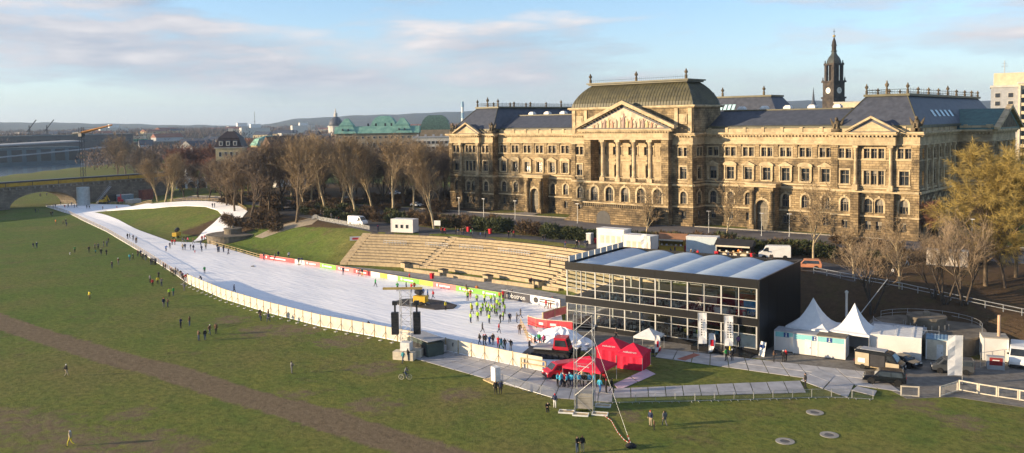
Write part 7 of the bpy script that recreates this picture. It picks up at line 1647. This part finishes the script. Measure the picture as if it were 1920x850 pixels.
for i in range(50):
    u = random.uniform(12, 82); v = -33.0-.9*math.sin(u*.12)+random.uniform(-2.2, 2.2)+(.05*(u-45) if u > 45 else -.06*(45-u))
    if (i % 7) == 0 and u > 60: continue
    K = BUSH[i % 4]; ev = K['name'].startswith('ever'); bush(fz(u, v), K, random.uniform(3.4, 5.6), random.uniform(2.2, 3.4), ('dark evergreen shrub' if ev else 'brown leafless shrub')+' in the border behind the promenade', ('evergreen' if ev else 'brown')+' shrubs of the border')
for i in range(34):
    u = random.uniform(84, 142); v = -30.0+.10*(u-84)+random.uniform(-2, 2); K = BUSH[(i*3) % 4]; ev = K['name'].startswith('ever'); bush(fz(u, v), K, random.uniform(3.6, 5.6), random.uniform(1.8, 2.9), ('dark evergreen shrub' if ev else 'brown leafless shrub')+' behind the terrace huts', ('evergreen' if ev else 'brown')+' shrubs behind the huts')
for i in range(26):
    u = random.uniform(-30, 14); v = random.uniform(-38, -26); K = BUSH[i % 4]; ev = K['name'].startswith('ever'); bush(fz(u, v), K, random.uniform(3, 5.5), random.uniform(2.0, 3.4), ('dark evergreen shrub' if ev else 'brown leafless shrub')+' under the plane trees', ('evergreen' if ev else 'brown')+' shrubs under the trees')
for i in range(18):
    q = gt(random.uniform(1560, 1900), random.uniform(440, 500)); K = BUSH[1+i % 2]; bush(q, K, random.uniform(2.5, 4.5), random.uniform(1.2, 2.2), 'brown leafless shrub on the leafy bank', 'brown shrubs on the bank')
for i in range(14):
    q = gt(random.uniform(425, 520), random.uniform(408, 436)); K = BUSH[1+i % 2]; bush(q, K, random.uniform(3, 5), random.uniform(1.6, 3.2), 'brown leafless shrub beside the ski loop', 'brown shrubs by the loop')
# far woods between the houses: one twiggy mass
wv = []; wf = []; rnd = random.Random(5)
for i in range(6500):
    px = rnd.uniform(-120, 900); dist = 560*math.exp(rnd.random()*1.9); q = fd(px, 250, dist); rt = river_t(q.x, q.y)
    if -30 < rt < 215: continue
    if px < 150 and dist < 1200: continue
    if 600 < px < 860 and dist < 640: continue
    if dist < 700 and px < 330: continue
    zb = ground_z(q.x, q.y); r_ = rnd.uniform(5, 8)*(1+dist/4000); h_ = rnd.uniform(12, 19)*(1+dist/7000); nt_ = 46
    for j in range(nt_):
        d = Vector((rnd.gauss(0,1), rnd.gauss(0,1), rnd.gauss(0,1))).normalized()*rnd.random()**.4; p = Vector((q.x+d.x*r_, q.y+d.y*r_, zb+h_*.55+d.z*h_*.45)); t = Vector((rnd.gauss(0,.5), rnd.gauss(0,.5), 1)).normalized(); s = t.orthogonal(); s.rotate(Matrix.Rotation(rnd.uniform(0,6.28), 3, t)); l = rnd.uniform(.6, 1.3)*.0030*dist; w_ = .00034*dist; k = len(wv)
        wv += [tuple(p-s*w_), tuple(p+s*w_), tuple(p+t*l)]; wf.append((k, k+1, k+2))
me = bpy.data.meshes.new('distant_woods'); me.from_pydata(wv, [], wf); me.materials.append(mat('far_bare_woods', (.17,.115,.085), (.085,.062,.05), rough=1, scale=.03, detail=6)); tag(link('distant_woods', me), 'brown mass of bare trees between the far houses', 'woods', kind='stuff')
# undergrowth through the grove
random.seed(31)
for i in range(40):
    px = random.uniform(430, 838); py = random.uniform(372, 398); q = gt(px, py); K = BUSH[1+i % 2]; bush(q, K, random.uniform(4, 7), random.uniform(1.6, 3.4), 'brown leafless undergrowth shrub deep in the grove', 'undergrowth shrubs in the grove')
# ================================================================== people
def pose_mesh(name, J, slim=1.0):
    """one continuous skinned body; joints in metres, walking direction +y"""
    names = list(J); idx = {k: i for i, k in enumerate(names)}
    edges = [('pelvis','belly'),('belly','chest'),('chest','neck'),('neck','head'),('head','crown')]
    for s in 'lr': edges += [('chest','sh'+s),('sh'+s,'el'+s),('el'+s,'ha'+s),('ha'+s,'fi'+s),('pelvis','hip'+s),('hip'+s,'kn'+s),('kn'+s,'an'+s),('an'+s,'to'+s)]
    rad = dict(pelvis=.155, belly=.15, chest=.17, neck=.065, head=.105, crown=.085)
    for s in 'lr': rad.update({'sh'+s: .085, 'el'+s: .062, 'ha'+s: .045, 'fi'+s: .035, 'hip'+s: .10, 'kn'+s: .068, 'an'+s: .05, 'to'+s: .045})
    me = bpy.data.meshes.new(name); me.from_pydata([J[k] for k in names], [(idx[a], idx[b]) for a, b in edges], [])
    o = bpy.data.objects.new(name, me); COL.objects.link(o); o.modifiers.new('skin', 'SKIN'); 
    for i, k in enumerate(names): me.skin_vertices[0].data[i].radius = (rad[k]*slim,)*2; me.skin_vertices[0].data[i].use_root = k == 'pelvis'
    ss = o.modifiers.new('sub', 'SUBSURF'); ss.levels = 1; ss.render_levels = 1
    dg = bpy.context.evaluated_depsgraph_get(); out = bpy.data.meshes.new_from_object(o.evaluated_get(dg)); bpy.data.objects.remove(o); out.name = 'person'; out.materials.clear()
    for m in (m_skin, m_coat, m_trs, m_hat, m_shoe): out.materials.append(m)
    segs = [(Vector(J[a]), Vector(J[b]), a, b) for a, b in edges]; hd = Vector(J['head'])
    for f in out.polygons:
        c = f.center; best = (9e9, None)
        for a, b, na, nb in segs:
            d = b-a; t = max(0, min(1, (c-a).dot(d)/d.length_squared)); q = (c-a-d*t).length
            if q < best[0]: best = (q, (na, nb, t))
        na, nb, t = best[1]
        if nb in ('head', 'crown'): f.material_index = 3 if (c.z > hd.z+.02 or c.y < hd.y-.03) else 0
        elif nb in ('hal','har') and t > .85 or nb in ('fil','fir'): f.material_index = 0
        elif nb[:3] in ('hip','knl','knr','anl','anr') or nb[:2] in ('kn','an') or (na == 'pelvis' and t < .25 and c.z < J['pelvis'][2]-.05): f.material_index = 2
        elif nb[:2] == 'to': f.material_index = 4
        else: f.material_index = 1
        f.use_smooth = True
    return out
m_skin = mat('skin', (.48,.30,.21), (.42,.26,.18), rough=.6); m_coat = mat('coat', (.02,.02,.025)); m_trs = mat('trousers', (.03,.03,.04)); m_hat = mat('hair', (.05,.035,.025)); m_shoe = mat('shoes', (.03,.028,.026))
def J_(lx=.0, ly=0, kn=(0, 0), an=(0, 0), arm='down', bend=0.0, hz=.93):
    z = hz; b = bend; J = dict(pelvis=(0,-.05*b,z), belly=(0,.05*b,z+.2), chest=(0,.22*b,z+.43-.06*b), neck=(0,.36*b,z+.57-.12*b), head=(0,.42*b+.02,z+.67-.14*b), crown=(0,.42*b+.02,z+.77-.14*b))
    for s, sx in (('l',-1), ('r',1)):
        sw = kn[0 if s == 'l' else 1]; aw = an[0 if s == 'l' else 1]; cx, cy, cz = J['chest']
        J['hip'+s] = (sx*.10, -.05*b, z-.07); J['kn'+s] = (sx*.11, sw, z-.48+.02*abs(sw)); J['an'+s] = (sx*.12, aw, .09+(.10 if aw < sw-.2 else 0)); J['to'+s] = (sx*.14, aw+.16, .045+(.06 if aw < sw-.2 else 0))
        J['sh'+s] = (sx*.20, cy, cz+.06)
        if arm == 'down' or (arm == 'wave' and s == 'l'): J['el'+s] = (sx*.27, cy-.03-.5*sw, cz-.22); J['ha'+s] = (sx*.26, cy+.10-.7*sw, cz-.45); J['fi'+s] = (sx*.25, cy+.13-.75*sw, cz-.54)
        elif arm == 'fwd': J['el'+s] = (sx*.27, cy+.08, cz-.20); J['ha'+s] = (sx*.16, cy+.30, cz-.18); J['fi'+s] = (sx*.12, cy+.38, cz-.16)
        elif arm == 'out': J['el'+s] = (sx*.42, cy+.02, cz-.06); J['ha'+s] = (sx*.62, cy+.10, cz-.16); J['fi'+s] = (sx*.70, cy+.13, cz-.18)
        else: J['el'+s] = (sx*.40, cy+.1, cz+.12); J['ha'+s] = (sx*.45, cy+.16, cz+.36); J['fi'+s] = (sx*.46, cy+.18, cz+.45)
    return J
POSE = dict(standing=pose_mesh('p', J_()), walking=pose_mesh('p', J_(kn=(.22,-.06), an=(.26,-.34))), striding=pose_mesh('p', J_(kn=(-.06,.20), an=(-.34,.22), bend=.12)), waving=pose_mesh('p', J_(arm='wave', kn=(.05,-.03), an=(.05,-.05))), holding=pose_mesh('p', J_(arm='fwd')), skiing=pose_mesh('p', J_(kn=(.14,.10), an=(.0,-.02), bend=.45, arm='out', hz=.86)), crouching=pose_mesh('p', J_(kn=(.30,.26), an=(.05,.0), bend=.7, arm='fwd', hz=.62)), riding=pose_mesh('p', J_(kn=(.34,.20), an=(.22,-.02), bend=.55, arm='fwd', hz=.95)))
CC = dict(black=(.018,.018,.02), grey=(.14,.14,.145), navy=(.02,.03,.075), blue=(.03,.11,.34), teal=(.03,.24,.30), green=(.03,.28,.07), lime=(.38,.62,.04), yellow=(.62,.52,.05), orange=(.62,.20,.04), red=(.50,.025,.035), pink=(.62,.08,.20), brown=(.13,.075,.045), white=(.66,.66,.66), beige=(.40,.33,.23), purple=(.14,.07,.18), sky=(.06,.40,.58), denim=(.05,.075,.13))
CM = {k: mat('cloth_'+k, c, rough=.85, scale=4) for k, c in CC.items()}
HM = [mat('hair_dark', (.03,.022,.016)), mat('hair_fair', (.22,.15,.08)), CM['black'], CM['grey'], CM['white'], CM['red'], CM['brown']]
rp9 = random.Random(77); VERB = dict(standing='standing', walking='walking', striding='striding', waving='waving', holding='pausing', skiing='leaning forward', crouching='crouching', riding='riding')
def person(p, coat, trs, pose, where, rz=None, h=1.75, hat=None):
    me = POSE[pose]; o = bpy.data.objects.new('person', me); COL.objects.link(o); s = h/1.72; o.location = p; o.scale = (s, s, s); o.rotation_euler = (0, 0, rp9.uniform(0, 6.28) if rz is None else rz)
    for i, m in ((1, CM[coat]), (2, CM[trs]), (3, CM[hat] if hat else rp9.choice(HM))): o.material_slots[i].link = 'OBJECT'; o.material_slots[i].material = m
    lab = f"{'child' if h < 1.4 else 'person'} in {coat} and {trs} {VERB[pose]} {where}"; tag(o, lab, 'person', f'{coat} {trs} {pose} people {where}'); return o
def crowd(pts, where, z=None, ox=0, oy=0, sc=1.0, lift=0.0, pose=None):
    for q in pts:
        px, py = ox+q[0]/sc, oy+q[1]/sc; c = q[2] if len(q) > 2 else rp9.choice(['black','black','navy','grey','brown']); t = q[3] if len(q) > 3 else rp9.choice(['black','denim','grey','navy']); po = q[4] if len(q) > 4 else (pose or rp9.choice(['standing','walking','striding','standing','holding'])); h = q[5] if len(q) > 5 else rp9.uniform(1.66, 1.84)
        p = gt(px, py) if z is None else g(px, py, z); p = Vector((p.x, p.y, (p.z if z is None else z)+lift)); person(p, c, t, po, where, h=h)
k = 3.865
crowd([(242,412),(267,410),(458,237),(478,230),(482,252),(258,150),(278,150),(370,173),(382,171),(405,237,'orange','brown')], 'on the far green meadow', 0, 0, 360, k)
crowd([(542,442,'green','black'),(505,457,'white','white','crouching',1.1),(645,440),(688,420),(712,418),(693,448,'teal','black','standing',1.1),(733,460),(772,462),(752,396),(775,398),(787,372),(812,556),(858,530)], 'on the meadow near the snow track', 0, 0, 360, k)
crowd([(650,782,'yellow','brown','walking'),(1088,662,'grey','black'),(1106,686,'red','black'),(1150,632),(1143,672,'yellow','black'),(1171,686),(1228,762,'lime','black'),(1257,755,'green','denim'),(1187,838),(1216,838),(1335,720)], 'on the meadow outside the curve of the fence', 0, 0, 360, k)
crowd([(1020,470),(1030,490),(1060,500),(1095,530),(1122,530),(1130,528),(1185,565),(1240,600),(1270,618),(1290,606),(1275,600),(1310,622),(1330,660),(1345,650,'red','black'),(1360,645),(940,500,'teal','denim'),(965,496),(1000,470),(1042,492),(1108,530),(1200,572),(1255,610),(1322,640)], 'watching along the net fence', 0, 0, 360, k)
crowd([(925,346),(941,346),(966,358),(984,376),(992,372),(1203,436,'blue','navy','skiing'),(1232,416,'navy','black'),(1248,391,'red','black'),(1268,389,'red','black'),(1325,376),(1345,371),(1362,373,'pink','black'),(1325,427,'beige','black'),(1342,425),(1403,381),(1402,431,'navy','black'),(1380,424,'black','black','skiing'),(1412,446,'red','red','crouching',1.0),(1455,400,'navy','navy','skiing'),(1465,366,'red','black'),(1482,356,'red','black'),(1495,352),(1462,441),(1492,421,'beige','black'),(1578,441,'grey','navy'),(1590,441,'denim','navy'),(1620,441),(1655,456,'denim','black')], 'on the snow at the mouth of the loop', 0, 0, 360, k, .16)
crowd([(1483,598,'green','black'),(1697,738,'navy','navy'),(1460,657,'black','black','crouching')], 'alone on the snow beside the hoarding', 0, 0, 360, k, .16)
crowd([(1540,738,'navy','black'),(1556,736)], 'on the crest of the ski loop', None, 0, 200, k, .17)
crowd([(848,753,'red','black'),(745,756),(630,747),(648,747),(540,737,'navy','navy'),(520,722,'navy','black'),(556,736,'orange','black'),(470,736,'red','red','crouching'),(495,737,'navy','denim'),(402,737),(386,738),(440,716),(600,716),(575,708,'orange','navy')], 'at the turning point of the track by the bridge', 0, 0, 200, k, .16)
crowd([(290,652),(296,654),(340,648)], 'on the bank seen through the bridge arch', 0, 0, 200, k)
crowd([(367,422,'denim','navy'),(447,426),(472,406),(548,412,'white','navy'),(620,456,'navy','black'),(641,452,'denim','black'),(942,529),(1062,540),(1079,540,'navy','yellow'),(35,366,'denim','navy'),(30,350,'navy','black'),(75,362),(110,381,'denim','navy')], 'on the snow along the banner fence', 0, 400, 380, k, .16, 'skiing' if False else None)
crowd([(1175,618,'green','black','striding'),(1423,576,'red','black'),(1335,648,'green','black','holding'),(1398,640,'navy','black'),(1436,650,'red','black'),(1457,642,'orange','navy'),(1520,690,'blue','navy'),(1553,700,'blue','navy'),(1593,706,'red','navy'),(1683,788,'yellow','black')], 'around the yellow snow gun', 0, 400, 380, k, .16)
crowd([(340,846),(400,846)], 'on the meadow below the hoarding', 0, 400, 380, k)
hv = [(90,192),(258,216),(268,281),(322,216),(385,266),(445,251),(125,302),(185,292),(222,346),(190,396),(120,413),(285,341),(335,306),(305,421),(312,352),(358,321),(378,346),(460,321),(445,391),(182,216),(240,300),(300,300),(410,300)]
crowd([(x, y, 'lime', rp9.choice(['black','navy','black']), rp9.choice(['standing','skiing','holding','standing'])) for x, y in hv], 'in the group with high-visibility vests', 0, 860, 530, 5.314, .16)
crowd([(133,322,'yellow','black'),(118,166,'orange','red'),(75,112,'brown','orange'),(182,122,'orange','red'),(362,236,'black','black'),(413,416,'black','black','skiing'),(510,411,'navy','black'),(580,411),(617,372),(410,187,'orange','navy'),(443,182,'red','navy'),(485,166),(532,166,'navy','black')], 'beside the high-visibility group', 0, 860, 530, 5.314, .16)
crowd([(237,511,'grey','black','walking'),(402,516,'red','navy'),(608,526,'brown','brown'),(210,631,'black','navy'),(248,641),(270,636),(308,632,'blue','blue','crouching'),(343,634,'brown','navy'),(395,662,'red','red'),(425,672,'teal','green'),(460,682,'brown','black'),(520,692,'black','grey','waving'),(870,272,'red','black'),(896,270,'orange','red','standing',1.2),(916,268,'orange','red','standing',1.2),(935,252,'yellow','black')], 'at the pavilion end of the snow', 0, 860, 530, 5.314, .16)
crowd([(803,622,'green','black','walking'),(850,642,'pink','black','walking')], 'walking beside the snow heap', 0, 860, 530, 5.314, .1)
crowd([(665,548,'black','black')], 'in long coat on the panel path', 0, 680, 520, k, .1); crowd([(293,622,'teal','denim','walking'),(328,606,'black','navy')], 'at the foot of the loudspeaker tower', 0, 680, 520, k); crowd([(43,402)], 'behind the board hoarding', 0, 680, 520, k, .16)
crowd([(965,850,'black','black'),(1000,850,'navy','black')], 'on the grass below the panel path', 0, 680, 520, k)
q3 = [(1413,797),(1430,802),(1450,797),(1480,802),(1515,802),(1570,802),(1645,797),(1680,802),(1500,790),(1440,785),(1545,795)]
crowd([(x, y, 'sky', rp9.choice(['navy','black','denim'])) for x, y in q3], 'in the queue before the open red tent', 0, 680, 520, k, .1)
crowd([(1720,842,'sky','blue'),(1755,782,'red','black'),(1765,846,'black','black'),(1806,836,'black','black'),(1460,800,'red','black'),(1600,800,'black','black'),(1660,780,'red','black'),(1590,770,'beige','black')], 'beside the queue at the scaffold tower', 0, 680, 520, k, .1)
crowd([(460,612,'black','black','crouching'),(505,585,'navy','white'),(637,850,'black','denim'),(668,846,'black','beige'),(1070,692,'navy','beige'),(1090,714,'brown','black','standing',1.15),(1153,692,'grey','grey')], 'on the near meadow around the scaffold tower', 0, 880, 580, 3.148)
crowd([(868,172,'black','black')], 'with a pushchair before the pavilion', 0, 880, 580, 3.148)
crowd([(993,164,'navy','black'),(1042,152),(1092,234),(1127,230),(1152,202,'brown','denim'),(1187,196),(1432,123),(1475,131,'navy','denim'),(1603,413),(365,429,'black','beige','walking'),(388,812,'beige','yellow')], 'strolling across the open meadow', 0, 0, 560, 2.93)
crowd([(1510,729,'black','black','standing')], 'on the panel path junction', 0, 0, 0, 1, .13)
crowd([(1050,843,'green','black'),(1075,822,'yellow','denim'),(1088,845,'black','black')], 'talking before the pavilion ramp', 0, 1040, 420, 3.269, .1)
crowd([(1343,850,'brown','black'),(1401,850,'black','black'),(1418,843,'red','black')], 'before the toilet containers', 0, 1040, 420, 3.269)
crowd([(1125,757,'purple','black')], 'on the pavilion ramp', 0.7, 1040, 420, 3.269)
TW = 'on the terrace promenade'
crowd([(45,347,'red','black'),(65,349,'red','navy'),(175,342),(195,356),(221,356),(243,357),(270,335),(315,361,'green','black'),(332,357),(405,372,'blue','navy','standing',1.15),(450,376),(668,386),(697,372),(718,372,'red','black'),(990,420),(1014,416)], TW, 6.05, 820, 370, 5)
crowd([(1665,231,'black','black'),(1680,231,'red','black'),(1193,214),(1155,121),(1170,121),(855,121),(890,146),(910,151),(780,101),(800,106),(825,106),(860,106),(745,86)], TW+' near the white van', 6.05, 400, 380, k)
crowd([(1195,496),(1056,662)], 'on the seating steps', 5.0, 820, 370, 5); crowd([(880,832),(868,834)], 'at the foot of the seating steps', .3, 820, 370, 5)
crowd([(65,157),(150,151),(135,151),(200,146),(188,147),(267,161,'orange','black'),(615,191,'red','black'),(637,191,'brown','red'),(710,196,'navy','denim'),(737,191),(835,206),(860,206),(877,211,'red','black'),(1065,221),(1085,221),(1128,206,'orange','black'),(1145,206,'red','black'),(1218,231),(1325,241),(1336,241)], 'beside the terrace huts', 6.05, 1040, 420, 3.269)
crowd([(1701,499),(1674,520,'white','black','walking'),(1628,517,'brown','brown'),(1641,518,'brown','black')], 'on the path above the leafy bank', None)
c = pv(4.4, 1.6, 4.75); person(c, 'black', 'black', 'holding', 'behind the upper glass of the pavilion')
for i, (x, cc) in enumerate(((9, 'brown'), (14, 'black'), (18, 'red'), (20, 'yellow'), (24.5, 'sky'), (12, 'white'), (22, 'lime'))): person(pv(x, 1.2+(i % 3), .55), cc, 'black', 'standing', 'inside the lower floor of the pavilion')
p = g(760, 712); o = person(Vector((p.x, p.y, .06)), 'grey', 'denim', 'riding', 'on the bicycle', R(40)-math.pi/2)
# ================================================================== winter haze
hb = MB().box(-9600, -9600, -7, 9600, 9600, 260).mesh('haze', [])
hm = bpy.data.materials.new('haze_air'); hm.use_nodes = True; t_ = hm.node_tree; t_.nodes.clear(); o_ = t_.nodes.new('ShaderNodeOutputMaterial'); v_ = t_.nodes.new('ShaderNodeVolumePrincipled')
v_.inputs['Color'].default_value = (.52,.72,1.0,1); v_.inputs['Density'].default_value = .00008; v_.inputs['Anisotropy'].default_value = .2; t_.links.new(v_.outputs[0], o_.inputs['Volume'])
hb.materials.append(hm); tag(link('haze', hb), kind='stuff')
